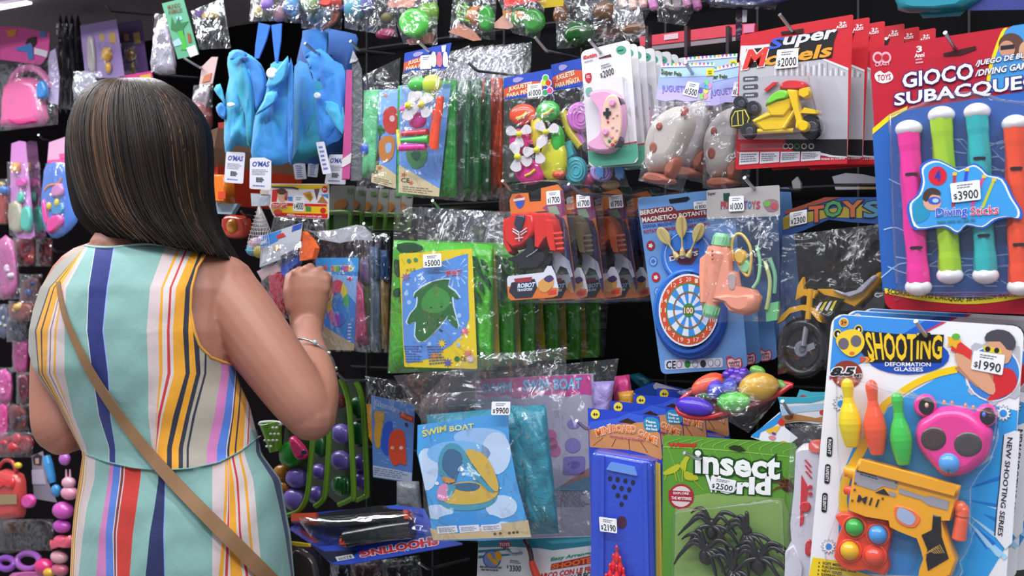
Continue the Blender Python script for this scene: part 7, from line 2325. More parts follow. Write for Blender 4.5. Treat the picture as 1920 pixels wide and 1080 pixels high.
  e.poly(B([(655, 285), (980, 372), (960, 430), (870, 405), (800, 440), (645, 390)]), M('a09ca4'), .0257)
  e.poly(B([(985, 420), (1190, 490), (1220, 478), (1360, 520), (1345, 588), (1200, 548), (1150, 510), (980, 460)]), M('a09ca4'), .0257)
  e.poly(B([(800, 455), (870, 425), (915, 480)]), INK, .026)
  e.poly(B([(905, 440), (960, 460), (955, 490), (915, 478)]), M('a09ca4'), .0257)
  e.text('M11', B([(680, 472), (835, 508), (815, 562), (668, 522)]), INK, .0262, .02)
  e.lines(Q(*B([(690, 290), (850, 335), (830, 365), (690, 325)])), M('3a3a44'), 2, .026)
  for x, y in ((655, 385), (650, 435), (632, 515), (860, 500), (960, 380), (675, 292)):
    e.poly(ell(*b(x, y), 2.4), M('7a4a10'), .026)
  e.build('decal', gg)
  e = MB(pl)
  e.puff(B([(1240, 615), (1300, 630), (1305, 780), (1360, 950), (1200, 1045), (1185, 960), (1195, 880), (1150, 770), (1230, 730)]), M('18161a', 'plastic'), .0235, .003, .1)
  for k in range(6):
    x, y = b(1215 + k * 14, 905 - k * 9)
    e.tube([(x - 9 + k, y + 4, .0272), (x, y - 4, .0274), (x + 9, y + 2 + k * 2, .0272)], .9, M('b08838'))
  e.build('grip_panel', gg)
  e = MB(pl)
  hole = sm(B([(945, 560), (1010, 555), (1100, 590), (1150, 650), (1110, 715), (1030, 710), (960, 660)]), 3)
  e.puff(hole, M('f87838', 'plastic'), .0235, .0025, .1)
  e.poly(sm(B([(975, 575), (1010, 570), (1075, 605), (1105, 650), (1080, 695), (1030, 690), (970, 645)]), 3), M('a8b8d8'), .0263)
  e.build('trigger_guard', gg)
  e = MB(pl)
  e.lathe(b(570, 290), b(660, 310), [(0, 7), (.15, 11), (.45, 10), (.5, 12), (1, 12)], yo, .014)
  e.build('barrel', gg)
  e = MB(pl)
  e.lathe(b(570, 430), b(640, 445), [(0, 6), (.2, 9), (1, 9)], M('f85030', 'plastic'), .014)
  e.build('muzzle', gg)
  e = MB(pl)
  e.ball(*b(1445, 570), 13, 14, .014, None, M('f87040', 'plastic'))
  e.build('cocking_knob', gg)
  e = MB(pl)
  e.lathe(b(1465, 545), b(1430, 815), [(0, 8), (.1, 12), (.3, 13), (.32, 10), (.4, 12), (.95, 13), (1, 8)], M('f86a48', 'plastic'), .014)
  e.build('foam_dart', t)
  # ball rack
  e = MB(pl)
  rk = M('f4502c', 'plastic')
  e.puff(B([(510, 620), (560, 590), (700, 605), (760, 640), (900, 655), (945, 740), (910, 890), (930, 1000), (890, 1070), (750, 1030), (640, 1040), (560, 1010), (500, 930), (530, 780), (560, 700)]), rk, .003, .012, .08)
  for x, y in ((650, 715), (825, 770), (615, 890), (800, 930)):
    x, y = b(x, y)
    e.path([pl.at(px, py, .016) for px, py in ell(x, y, 21, 20)] + [pl.at(x + 21, y, .016)], .0022, rk)
  rr = e.build('ball_rack', t)
  for x, y, h, r in ((650, 715, '3cb048', 17), (825, 770, '4a9ce4', 18), (615, 890, 'f4bc20', 18), (800, 930, 'f4503a', 19)):
    e = MB(pl)
    e.ball(*b(x, y), r, r, .017, None, M(h, 'plastic', .15), seg=18)
    e.build('toy_ball', rr)
  e = MB(pl)
  e.lathe(b(1040, 800), b(990, 1040), [(0, 24), (.5, 27), (1, 22)], M('f0f6ff', 'clear'), .012)
  e.build('blister_well', t)
  sticker(pl, A([(1542, 468), (1778, 503), (1757, 655), (1520, 608)]), '$1990', t, .003)
  f = MB(pl)
  f.puff(sm(A([(530, 700), (580, 650), (760, 680), (900, 740), (1100, 780), (1350, 830), (1700, 900), (1760, 1000)]) + B([(1700, 200), (1560, 400), (1560, 800), (1480, 960), (1450, 1080), (900, 1110), (480, 1040), (470, 780), (560, 500), (540, 100)]), 2), CLEAR, .001, .034, .06, back=False)
  f.build('blister', t)
  row(t, 3, .05, 1735, 640, -.15, 24, -9, 'white and blue toy gun card, %s from the front of the lower right hook', 3, .002, .6)
  t['label'] = 'frontmost white and blue card of a yellow toy gun, three pins and pink bear glasses'


shooting()


# ---------------------------------------------------------------- white ray gun pack beside it
def ray_gun():
  pl = Pl(1515, 830, -.085)
  A = crop(1220, 800, 1389 / 360)
  t = thing('ray_gun_pack', 'white and red toy ray gun in clear plastic between green insect card and gun card', 'toy pack', pl)
  g = MB(pl)
  wh, rd = M('dcd9e4', 'plastic'), M('d83038', 'plastic')
  g.puff(A([(1072, 150), (1110, 120), (1250, 110), (1250, 300), (1230, 700), (1200, 1120), (1000, 1120), (990, 920), (1040, 820), (1030, 700), (1060, 420)]), wh, 0, .02, .08)
  g.puff(A([(990, 880), (1050, 840), (1120, 1000), (1110, 1120), (980, 1120)]), wh, .01, .014, .1)
  gg = g.build('ray_gun', t)
  e = MB(pl)
  for k in range(3):
    x, y = 1110 + k * 3, 238 + k * 42
    e.slab(A([(x, y), (x + 12, y), (x + 52, y + 48), (x + 40, y + 52)]), rd, .0215, .002)
  e.slab(A([(1090, 350), (1140, 440), (1130, 520), (1090, 590), (1110, 650), (1105, 700), (1078, 720)]), rd, .0215, .002)
  for x, y, r in ((1155, 435, 4), (1155, 485, 4), (1120, 580, 10.5)):
    e.puff(ell(*A([(x, y)])[0], r), rd, .02, .003, .2)
  e.puff(sm(A([(1120, 850), (1145, 815), (1165, 830), (1170, 900), (1150, 935), (1120, 920)]), 2), rd, .02, .003, .2)
  e.build('trim', gg)
  e = MB(pl)
  e.puff(A([(1160, 110), (1180, 92), (1250, 92), (1250, 185), (1180, 175), (1160, 150)]), M('f86a5c', 'plastic'), .005, .018, .15)
  e.build('muzzle', gg)
  f = MB(pl)
  f.film(Q((1482, 805), (1552, 790), (1540, 1098), (1472, 1098)), None, .026, .006, 8, 20, .002, 4)
  f.build('bag', t)


ray_gun()


# ---------------------------------------------------------------- insect card
def insect():
  pl = Pl(1380, 840, -.07)
  A = crop(1220, 800, 1389 / 360)
  a = lambda x, y: A([(x, y)])[0]
  t = thing('insect_card', 'green leaf patterned card of black toy spiders under clear blister', 'toy pack', pl)
  q = Q((1243, 815), (1493, 831), (1497, 1098), (1241, 1098))
  c = MB(pl)
  c.slab(q.rbox(0, 0, 1, 1, .03, .03), M('5c9434'), 0, .0018)
  vein = M('8cc050')
  R = random.Random(2)
  c.poly(A([(92, 140), (300, 150), (640, 175), (1000, 215), (1000, 221), (640, 183), (300, 158), (92, 150)]), vein, .0004)
  for k in range(11):
    x0 = 120 + k * 85
    y0 = 147 + (x0 - 100) * .075
    for sg in (-1, 1):
      y1 = y0 + sg * R.uniform(60, 260)
      y1 = max(y1, 80 + x0 * .03)
      p = catmull([(x0, y0), (x0 + 30 * sg + 20, (y0 + y1) / 2), (x0 + 90, y1)], 4, False)
      c.poly(A(p + [(x + 5, y + 3) for x, y in reversed(p)]), vein, .0005)
  for k in range(30):
    x, y = R.uniform(100, 960), R.uniform(160, 1060)
    p = [(x, y), (x + R.uniform(20, 70), y + R.uniform(-50, 50))]
    c.poly(A(p + [(p[1][0], p[1][1] + 3), (p[0][0], p[0][1] + 3)]), M('7cb444'), .0004)
  c.poly(A([(180, 520), (430, 480), (960, 520), (1000, 620), (1000, 1110), (170, 1110)]), M('86a85c'), .0006)
  c.text('Wistoy', A([(130, 118), (330, 112), (332, 152), (132, 158)]), M('cc2a2c'), .0012, .05)
  c.text('insect', A([(328, 178), (932, 222), (925, 378), (328, 330)]), M('eef0f0'), .0014, .035, M('1c4a20'), .09)
  c.text('W', A([(405, 356), (500, 366), (490, 470), (420, 465)]), M('eef0f0'), .0014, .06, M('1c4a20'), .09)
  c.text('orld', A([(505, 378), (858, 368), (856, 488), (500, 478)]), M('eef0f0'), .0014, .05, M('1c4a20'), .09)
  # printed mantis, tarantula and round badge
  mg = M('b4b82c')
  c.poly(sm(A([(90, 330), (190, 270), (215, 290), (180, 330), (110, 350)]), 2), mg, .0008)
  for p in ([(210, 285), (240, 230), (262, 210), (282, 222), (262, 262), (250, 330)], [(250, 320), (330, 350), (345, 380), (300, 390), (250, 380), (240, 340)]):
    c.poly(sm(A(p), 2), mg, .001)
  for p, q_ in (((110, 335), (100, 385)), ((170, 330), (185, 395)), ((300, 380), (380, 460)), ((230, 300), (225, 400))):
    c.poly(A([p, (p[0] + 7, p[1]), (q_[0] + 5, q_[1]), q_]), mg, .001)
  br = M('6c3a24')
  c.poly(ell(*a(985, 425), 14, 11, rot=40), M('3a2018'), .001)
  for dx, dy in ((-120, -20), (-130, 60), (-40, -70), (-10, -120), (20, 120), (-20, 170), (60, -60), (60, 80)):
    x, y = a(985, 425)
    mx, my = a(985 + dx * .6, 425 + dy * .6 - 15)
    ex, ey = a(985 + dx, 425 + dy)
    ex, mx = min(ex, 1492), min(mx, 1492)
    c.poly([(x, y - 2), (mx, my - 2), (ex, ey), (mx, my + 2), (x, y + 2)], br, .0012)
  c.poly(ell(*a(220, 505), 24, 23.5), M('a82838'), .001)
  c.poly(ell(*a(220, 505), 20, 19.5), M('d8c8c8'), .0012)
  c.poly(A([(128, 460), (290, 470), (312, 500), (305, 545), (140, 535)]), M('a82838'), .0014)
  c.text('EXPLORE', A([(165, 472), (275, 476), (275, 492), (165, 488)]), WHITE, .0018, .02)
  c.text('THE MYSTERIES', A([(150, 505), (295, 512), (295, 532), (150, 525)]), WHITE, .0018, .02)
  c.poly(A([(560, 150), (600, 133), (650, 140), (690, 175), (640, 182), (580, 165)]), M('24321c'), .0016)
  c.build('card', t)
  # spiders
  bk = M('201f24', 'plastic', .35)
  R = random.Random(8)
  for (x, y, r, ph) in ((440, 760, 75, 0.2), (700, 830, 85, .9), (400, 940, 80, .5), (780, 1000, 95, .1), (600, 1090, 85, 1.2)):
    s = MB(pl)
    cx, cy = a(x, y)
    k = r / 3.86
    lf = R.uniform(.006, .014)
    s.ball(cx, cy, k * .62, k * .8, lf, .009, bk, noise_=.12)
    s.ball(cx, cy - k * .9, k * .42, k * .42, lf + .002, .007, bk, noise_=.1)
    for j in range(8):
      an = ph + (j % 4 - 1.5) * .42 + (math.pi if j > 3 else 0)
      L_ = k * R.uniform(2.3, 3.2)
      ux, uy = math.cos(an), math.sin(an)
      bend = -1 if uy < .2 else 1
      pts = [(cx, cy - k * .5, lf + .003, 4.6), (cx + ux * L_ * .35, cy - k * .5 + uy * L_ * .3 - bend * -6 - 12, lf + .01, 4.4), (cx + ux * L_ * .72, cy + uy * L_ * .75 - 12, lf + .009, 3.6), (cx + ux * L_, cy + uy * L_ + 6, lf + .003, 1.6)]
      pts = [(min(max(p[0], 1264), 1478), min(p[1], 1096), p[2], p[3]) for p in pts]
      s.tube(pts, 4, bk, 0, 7, 4)
    s.build('toy_spider', t)
  sticker(pl, A([(438, 356), (620, 390), (600, 478), (425, 452)]), '$2500', t, .003)
  f = MB(pl)
  f.puff(Q(*A([(180, 590), (990, 500), (1010, 1130), (170, 1130)])).rbox(0, 0, 1, 1, .06, .06), CLEAR, .001, .026, .06, back=False)
  f.build('blister', t)


insect()


# ---------------------------------------------------------------- little board games
def board_game():
  pl = Pl(1160, 800, -.06)
  A = crop(1080, 680, 5.4)
  B = crop(960, 810, 4)
  a = lambda x, y: A([(x, y)])[0]
  b = lambda x, y: B([(x, y)])[0]
  t = thing('board_game_pack', '', 'toy pack', pl, 'little board games on one hook')
  c = MB(pl)
  blu = M('2a46c0')
  c.slab(A([(118, 460), (430, 490), (540, 500), (840, 545), (880, 1000)]) + [(1242, 1098), (1112, 1098)], blu, 0, .002)
  c.poly(A([(130, 640), (420, 575), (560, 560), (700, 600), (850, 720), (875, 960), (860, 985), (700, 925), (540, 885), (230, 862), (140, 855)]), M('c88a5c'), .0004)
  for x0, y0, x1, y1 in ((270, 760, 170, 840), (400, 770, 360, 850), (530, 780, 540, 885), (650, 800, 720, 910), (760, 800, 830, 860)):
    c.poly(A([(x0, y0), (x0 + 8, y0), (x1 + 8, y1), (x1, y1)]), M('6c4028'), .0006)
  c.poly(A([(130, 600), (420, 560), (540, 505), (680, 540), (690, 600), (420, 620), (140, 680)]), M('3a5cd0'), .0005)
  c.poly(A([(430, 600), (520, 560), (610, 605), (560, 620)]), M('3a2418'), .0007)
  c.poly(ell(*a(195, 522), 8.6, 9), M('e8d03c'), .0008)
  c.poly(ell(*a(195, 522), 7.6, 8), M('f0dc4c'), .001)
  c.text('4+', A([(172, 505), (220, 508), (220, 542), (172, 538)]), INK, .0014, .03)
  c.poly(sm(A([(680, 600), (720, 550), (830, 570), (845, 680), (760, 700), (700, 680)]), 2), M('2a88b4'), .0008)
  for k, w_ in enumerate(('Please', 'look at', 'the back')):
    y = 580 + k * 36
    c.text(w_, A([(708, y), (806 + k * 10, y + 12), (806 + k * 10, y + 38), (708, y + 26)]), WHITE, .0014, .03)
  # arched title
  for w_, bx in (('MINI', [(195, 680), (345, 625), (352, 700), (215, 745)]), ('BOARD', [(368, 632), (605, 642), (605, 712), (375, 695)]), ('GAME', [(640, 672), (825, 765), (815, 830), (630, 735)])):
    c.text(w_, A(bx), M('e8742c'), .0016, .025, M('f4e8d8'), .08)
  c.text('bowling and football', A([(345, 722), (690, 765), (690, 800), (345, 752)]), M('c8324c'), .0016, .02, M('f0e0e0'), .06)
  c.build('card', t)
  tr = MB(pl)
  bp = M('2b4fd0', 'plastic', .3)
  tl = Q((1114, 842), (1224, 862), (1230, 1098), (1111, 1098))
  tr.puff(tl.rbox(0, 0, 1, 1.2, .12, .07), bp, .001, .012, .05, 3)
  for u in (.14, .86):       # raised rims
    tr.slab(tl.box(u - .03, .04, u + .03, 1), bp, .017, .006)
  tr.slab(Q(*B([(740, 225), (915, 262), (940, 330), (705, 282)])).rbox(0, 0, 1, 1, .06, .1), M('6a9cec', 'plastic'), .0165, .005)
  tr.build('tray', t, 'blue plastic game tray')
  h = MB(pl)
  hk = M('141838')
  for row_ in ([(735, 350), (792, 358), (850, 368), (907, 380)], [(765, 412), (821, 424), (878, 433)], [(793, 477), (850, 488)], [(821, 543)]):
    for x, y in row_:
      h.poly(ell(*b(x, y), 4.2, 5, 14), hk, .0134)
  h.poly(ell(*b(823, 678), 9.5, 12), M('4a2038'), .0134)
  h.build('holes', t)
  for k, (x, y) in enumerate(((785, 850), (760, 910), (810, 930), (735, 985), (785, 995), (835, 1015), (705, 1060), (760, 1070), (810, 1080), (855, 1090))):
    p = MB(pl)
    x, y = b(x, y)
    p.lathe((x, y), (x + 1, y + 34), [(0, 1.5), (.08, 3), (.25, 3), (.35, 2.4), (.6, 6), (.8, 6.5), (1, 5)], M('d42430', 'plastic'), .02 + .002 * k, 10)
    p.build('bowling_pin', t)
  y_ = MB(pl)
  y_.slab([(1229, 866), (1238, 870), (1242, 1098), (1231, 1098)], M('d8b848'), .003, .002)
  y_.build('side_strip', t, 'yellow side strip')
  f = MB(pl)
  f.puff(Q((1116, 838), (1237, 858), (1240, 1098), (1112, 1098)).rbox(0, 0, 1, 1.2, .1, .06), CLEAR, .002, .024, .05, back=False)
  f.build('blister', t)
  sticker(pl, B([(652, 636), (784, 652), (788, 760), (660, 744)]), '$2190', t, .0262)
  row(t, 4, .052, 1160, 800, -.06, 42, -13, 'blue board game pack, %s from the front of its hook', 5, .002, .5, group='little board games on one hook')
  t['label'] = 'frontmost blue board game pack with red pins and a blue plastic tray'


board_game()
# ---------------------------------------------------------------- diving stick card (far right)
def water(mb, seed, x0, y0, x1, y1, l, n=10, m=None):
  """thin pale ripples printed on a water picture"""
  R = random.Random(seed)
  for k in range(n):
    x, y = R.uniform(x0, x1), R.uniform(y0, y1)
    a, d = R.uniform(-.9, .9), R.uniform(.2, .5) * min(x1 - x0, y1 - y0)
    pts = catmull([(x, y), (x + d * .35, y - d * .3 * a), (x + d * .7, y + d * .25 * a), (x + d, y + d * .5 * a)], 4, False)
    pts = [(min(max(p[0], x0), x1), min(max(p[1], y0), y1)) for p in pts]
    mb.poly(pts + [(p[0] + .6, p[1] + 2.6) for p in reversed(pts)], m or M('9cc4ee'), l)


def diving():
  pl = Pl(1800, 90, -.13)
  q = Q((1630, 90), (1985, 36), (1996, 592), (1660, 580))
  t = thing('diving_stick_card', 'large red and blue card of four coloured diving sticks with white ends', 'toy pack', pl)
  c = MB(pl)
  red, blue = M('b5182f'), M('2b62b4')
  c.slab(q.rbox(0, 0, 1, 1, .05, .035), red, 0, .002)
  c.poly([(1636, 252), (1672, 222), (1700, 206), (1760, 196), (1989, 160), (1993, 545), (1950, 552), (1870, 560), (1800, 562), (1740, 556), (1655, 545)], blue, .0004)
  c.poly([(1636, 252), (1672, 222), (1700, 206), (1702, 199), (1668, 214), (1636, 241)], M('f0d020'), .0008)
  # yellow ribbon with its slogan along the bottom
  c.poly(catmull([(1658, 540), (1740, 554), (1830, 560), (1920, 548), (1992, 530)], 4, False) + list(reversed(catmull([(1660, 550), (1740, 565), (1830, 570), (1920, 558), (1992, 540)], 4, False))), M('e8d22c'), .0008)
  c.text("SCORRE SOTTO L'ACQUA!", ((1664, 541), (1806, 557), (1806, 568), (1664, 552)), INK, .0012, .02, ital=.2)
  c.text("SE DESLIZA BAJO EL AGUA!", ((1812, 558), (1950, 544), (1950, 553), (1812, 567)), INK, .0012, .02, ital=.2)
  R = random.Random(6)
  for k in range(46):
    c.poly(sm(ell(R.uniform(1690, 1960), R.uniform(270, 520), R.uniform(8, 24), R.uniform(5, 14), 7, R.uniform(0, 180)), 2), M(('2454a8', '3c78c8', '316cc0')[k % 3]), .0006 + k * .000003)
  water(c, 3, 1650, 260, 1985, 535, .0009, 60)
  # photo roundel at the upper right
  c.poly(sm([(1852, 172), (1858, 130), (1880, 60), (1900, 48), (1987, 36), (1989, 160)], 1), M('3f8fd0'), .0008)
  c.poly(catmull([(1848, 176), (1854, 125), (1876, 62), (1886, 52)], 3, False) + list(reversed(catmull([(1855, 172), (1860, 128), (1881, 66), (1890, 52)], 3, False))), M('f0d020'), .0012)
  c.poly(ell(1896, 84, 24, 22), M('5a3c34'), .0012)
  c.poly(ell(1888, 92, 15, 16), M('c08a70'), .0014)
  c.poly(ell(1926, 96, 16, 20), M('c99a7c'), .0014)
  c.poly([(1876, 86), (1902, 83), (1902, 91), (1876, 94)], M('23232e'), .0016)
  c.poly([(1880, 104), (1902, 101), (1902, 104), (1880, 107)], M('3f8fd0'), .0017)
  c.text('GIOCO', ((1693, 138), (1824, 118), (1824, 147), (1693, 165)), M('ececf4'), .002, .025, M('2c2272'), .07)
  c.text('SUBACQUEO', ((1678, 176), (1953, 137), (1953, 166), (1678, 202)), M('ececf4'), .002, .025, M('2c2272'), .07)
  c.text('/JUEGO DE BUCEO', ((1830, 114), (1952, 93), (1952, 106), (1830, 126)), M('ececf4'), .002, .025, M('2c2272'), .07, ital=.2)
  c.text('/DIVING GAME', ((1830, 132), (1935, 115), (1935, 127), (1830, 143)), M('ececf4'), .002, .025, M('2c2272'), .07, ital=.2)
  pk = M('f0a8b4')
  for x in (1646, 1661):
    o = ell(x, 108, 10, 11)
    c.poly(o, pk, .0008)
    c.poly(ell(x, 108, 6.5, 7), red, .001)
  c.text('CRAZY', ((1641, 118), (1669, 114), (1669, 121), (1641, 125)), pk, .001, .02)
  c.text('3', ((1719, 87), (1728, 86), (1728, 97), (1719, 98)), WHITE, .001, .03)
  c.text('Anni', ((1715, 101), (1733, 98), (1733, 106), (1715, 108)), WHITE, .001, .02)
  c.lines(Q((1717, 109), (1732, 107), (1732, 119), (1717, 121)), pk, 2, .001)
  c.poly(sm([(1640, 140), (1650, 133), (1658, 138), (1668, 134), (1675, 144), (1670, 152), (1656, 156), (1644, 152)], 3), WHITE, .0008)
  c.text('TOYS', ((1645, 141), (1670, 138), (1670, 149), (1645, 152)), red, .0012, .02)
  c.poly([(1768, 100), (1829, 86), (1831, 93), (1818, 98), (1800, 104), (1770, 106)], M('3a0d18'), .0008)
  c.build('card', t)
  for hx, top, bot, dy in (('f0329a', (1704, 250), (1722, 530), (327, 465)), ('a6cf2e', (1765, 224), (1781, 508), ()), ('2fb0b4', (1832, 218), (1848, 508), (297, 442)), ('f0502c', (1903, 240), (1913, 530), (316, 459))):
    s = MB(pl)
    ly = .012
    m_ = M(hx, 'plastic', .22)
    pr = []
    for k in range(25):
      tt = k / 24
      pr.append((tt, 20.5 - 1.6 * abs(math.sin(tt * 9 + bot[0])) * (1 if .12 < tt < .88 else .2)))
    s.lathe(top, bot, pr, m_, ly, 36, 1, .05)
    fx = lambda y: top[0] + (bot[0] - top[0]) * (y - top[1]) / (bot[1] - top[1])
    for y in dy:
      s.slab(Q((fx(y) - 12, y - 3), (fx(y) + 12, y - 4), (fx(y) + 12, y + 2), (fx(y) - 12, y + 3)).rbox(ru=.2, rv=.4), M('2a1420'), ly + 20.5 * .00071, .002)
    o = s.build('diving_stick', t, {'f0329a': 'pink diving stick', 'a6cf2e': 'lime green diving stick', '2fb0b4': 'teal diving stick', 'f0502c': 'orange diving stick'}[hx])
    for (x, y) in (top, bot):
      e = MB(pl)
      sg = -1 if y < 400 else 1
      e.ball(x, y + sg * 8, 26, 17, ly, .0165, M('efeaf0', 'plastic'), 0, 18)
      e.build('end_cap', o)
  b = MB(pl)
  out = [(1150, 180), (1200, 130), (1280, 120), (1400, 180), (1440, 190), (1540, 150), (1600, 180), (1650, 230), (1760, 260), (1830, 400), (1890, 500), (1880, 560), (1800, 550), (1700, 570), (1610, 630), (1490, 610), (1420, 670), (1320, 620), (1120, 640), (1070, 560), (1060, 450), (1130, 380), (1160, 280)]
  out = sm([(1440 + x / 4, 270 + y / 4) for x, y in out], 3)
  cx, cy = 1805, 370
  ins = lambda k: [(cx + (x - cx) * k, cy + (y - cy) * (k - .02)) for x, y in out]
  b.slab(ins(1.04), M('2a62c8'), .030, .004)
  b.poly(ins(.99), M('e6eefc'), .0304)
  b.poly(ins(.945), M('3f9ae0'), .0308)
  b.poly(ell(1758, 330, 17.5, 18), M('d0263c'), .0312)
  b.text('4', ((1753, 320), (1763, 319), (1763, 338), (1753, 339)), M('2a3ea8'), .0316, .03)
  for (a, bb, h) in (((1790, 325), (1787, 388), 'b03a4a'), ((1813, 317), (1810, 340), '3a4ac8'), ((1845, 330), (1822, 386), 'e04a8a'), ((1864, 336), (1842, 390), 'b8c838')):
    b.poly([(a[0] - 3, a[1]), (a[0] + 3, a[1]), (bb[0] + 3, bb[1]), (bb[0] - 3, bb[1])], M(h), .0312)
    b.poly([(a[0] - 4, a[1] - 2), (a[0] + 4, a[1] - 2), (a[0] + 4, a[1] + 4), (a[0] - 4, a[1] + 4)], M('e8c040'), .0314)
  b.poly(sm([(1713, 385), (1722, 372), (1730, 366), (1742, 376), (1744, 398), (1736, 412), (1718, 418), (1711, 404)], 3), M('2c8fb8'), .0312)
  b.poly(ell(1748, 378, 17, 17), M('d8a288'), .0314)
  b.poly(sm([(1730, 372), (1734, 358), (1748, 352), (1762, 358), (1762, 366), (1746, 365), (1738, 378)], 3), M('4a3838'), .0316)
  b.poly(ell(1752, 376, 12, 7), M('3a5ac8'), .0318)
  b.poly(ell(1754, 376, 6, 4), M('a8c8e8'), .032)
  b.text('Diving', ((1755, 391), (1813, 386), (1813, 408), (1755, 411)), M('3a50d0'), .032, .012, WHITE, .045)
  b.text('Sticks', ((1820, 389), (1872, 384), (1872, 401), (1820, 404)), M('e04060'), .032, .012, WHITE, .045)
  b.lines(Q((1757, 413), (1848, 407), (1848, 415), (1757, 420)), M('3a7a90'), 1, .032, .5)
  b.build('badge', t)
  sticker(pl, ((1781, 344), (1837, 337), (1839, 374), (1785, 380)), '$3900', t, .033)
  f = MB(pl)
  f.puff(sm([(1668, 250), (1672, 215), (1700, 205), (1740, 190), (1760, 178), (1840, 172), (1880, 186), (1950, 195), (1975, 230), (1975, 530), (1950, 556), (1700, 556), (1680, 540)], 3), CLEAR, .001, .027, .09)
  f.build('blister', t)
  return t


diving()
# ---------------------------------------------------------------- the shopper
def lerp_tab(tab, y):
  if y <= tab[0][0]:
    return tab[0][1:]
  for a, b in zip(tab, tab[1:]):
    if y <= b[0]:
      k = (y - a[0]) / (b[0] - a[0])
      return tuple(p + (q - p) * k for p, q in zip(a[1:], b[1:]))
  return tab[-1][1:]


# torso outline in the photo: row, left, right, depth of its middle, half depth
TORSO = [(440, 200, 300, 2.0, .055), (452, 170, 345, 1.99, .07), (462, 135, 390, 1.985, .08), (480, 108, 425, 1.98, .095), (500, 90, 445, 1.98, .105), (540, 68, 455, 1.98, .12), (620, 53, 450, 1.98, .13), (690, 60, 446, 1.98, .128), (720, 80, 452, 1.98, .125), (760, 108, 470, 1.98, .12), (800, 128, 480, 1.98, .116), (850, 154, 491, 1.98, .118), (900, 147, 528, 1.985, .135), (950, 139, 536, 1.985, .15), (1000, 134, 546, 1.985, .158), (1080, 130, 553, 1.985, .165), (1500, 118, 566, 1.985, .175)]


def torso_at(x, y, out=0.0, front=False):
  l, r, yc, b = lerp_tab(TORSO, y)
  c, a = (l + r) / 2, (r - l) / 2
  t = min(abs((x - c) / a), .999)
  d = (b + out) * (1 - t ** 2.3) ** .5
  Y = yc + d if front else yc - d
  k = .006 * noise.noise(Vector((x / 45, y / 60, 3))) if not front else 0
  return CAM + ray(x, y) * (Y + k)


BOD_Y = (462, 540, 620, 700, 780, 840)
BODICE = [('9a968e', 160, 92, 65, 72, 122, 150), ('2c2a30', 160, 94, 68, 74, 123, 150), ('e09c28', 160, 100, 76, 78, 124, 150.5), ('2c2a30', 160, 102, 79, 80, 124.5, 151), ('e09c28', 160, 112, 90, 87, 128, 152), ('cfc2c0', 161, 114, 94, 92, 130, 153), ('8c4060', 161, 115, 96, 94, 131, 153.5), ('cfc2c0', 162, 117, 102, 100, 133, 155), ('e09c28', 162, 118.5, 106, 104, 134, 156), ('c8b8ba', 166, 124, 121, 121, 138, 162), ('7fa8a3', 178, 165, 162, 172, 185, 204), ('c8d4dc', 179, 166.5, 163.5, 173.5, 186, 205), ('1c2870', 213, 200, 192, 202, 206, 216), ('8ca4d8', 216, 203, 195, 204.5, 208, 217), ('7fa8a3', 310, 281, 275, 278, 278, 285), ('c8b8ba', 334, 302, 297, 299, 293, 291), ('e09c28', 340, 306, 304, 305, 294.5, 291.5), ('cfc2c0', 350, 318, 313, 314, 296, 292), ('c03038', 354, 322, 318, 320, 301, 293), ('cfc2c0', 363, 330, 324, 326, 305, 295), ('e09c28', 378, 348, 343, 348, 325, 313), ('24283c', 383, 357, 353, 356, 336, 322), ('e09c28', 386, 366, 362, 368, 348, 335), ('24283c', 387, 367, 372, 376, 356, 343), ('a49c90', 388, 368, 385, 383, 361, 350), ('24283c', 389, 369, 388, 387, 366, 354), ('a49c90', 390, 370, 415, 415, 402, 388), ('c074ac', 391, 371, 428, 430, 420, 407), ('4c74c8', 392, 372, 440, 441, 434, 424), ('cfc2c0', 393, 373, 442, 443, 436, 426), ('24283c', 394, 374, 444, 445.5, 438, 430), ('e09c28', 395, 375, 452, 452, 446, 440), ('24283c', 396, 376, 455, 455, 449, 443), ('e09c28', 397, 377, 466, 467, 460, 456), ('cfc2c0', 398, 378, 472, 471, 466, 463), ('c03038', 399, 379, 474, 473, 468, 466), ('cfc2c0', 400, 380, 500, 500, 500, 500)]
BOD_L = [(462, 160), (480, 125), (500, 103), (540, 75), (580, 62), (620, 54), (660, 53), (690, 62), (720, 81), (760, 109), (800, 129), (840, 150), (852, 155)]
BOD_R = [(462, 386), (480, 383), (500, 370), (540, 359), (580, 357), (620, 364), (650, 375), (672, 398), (686, 440), (720, 450), (760, 468), (800, 478), (840, 487), (852, 490)]
SK_Y = (850, 900, 950, 1000, 1080)
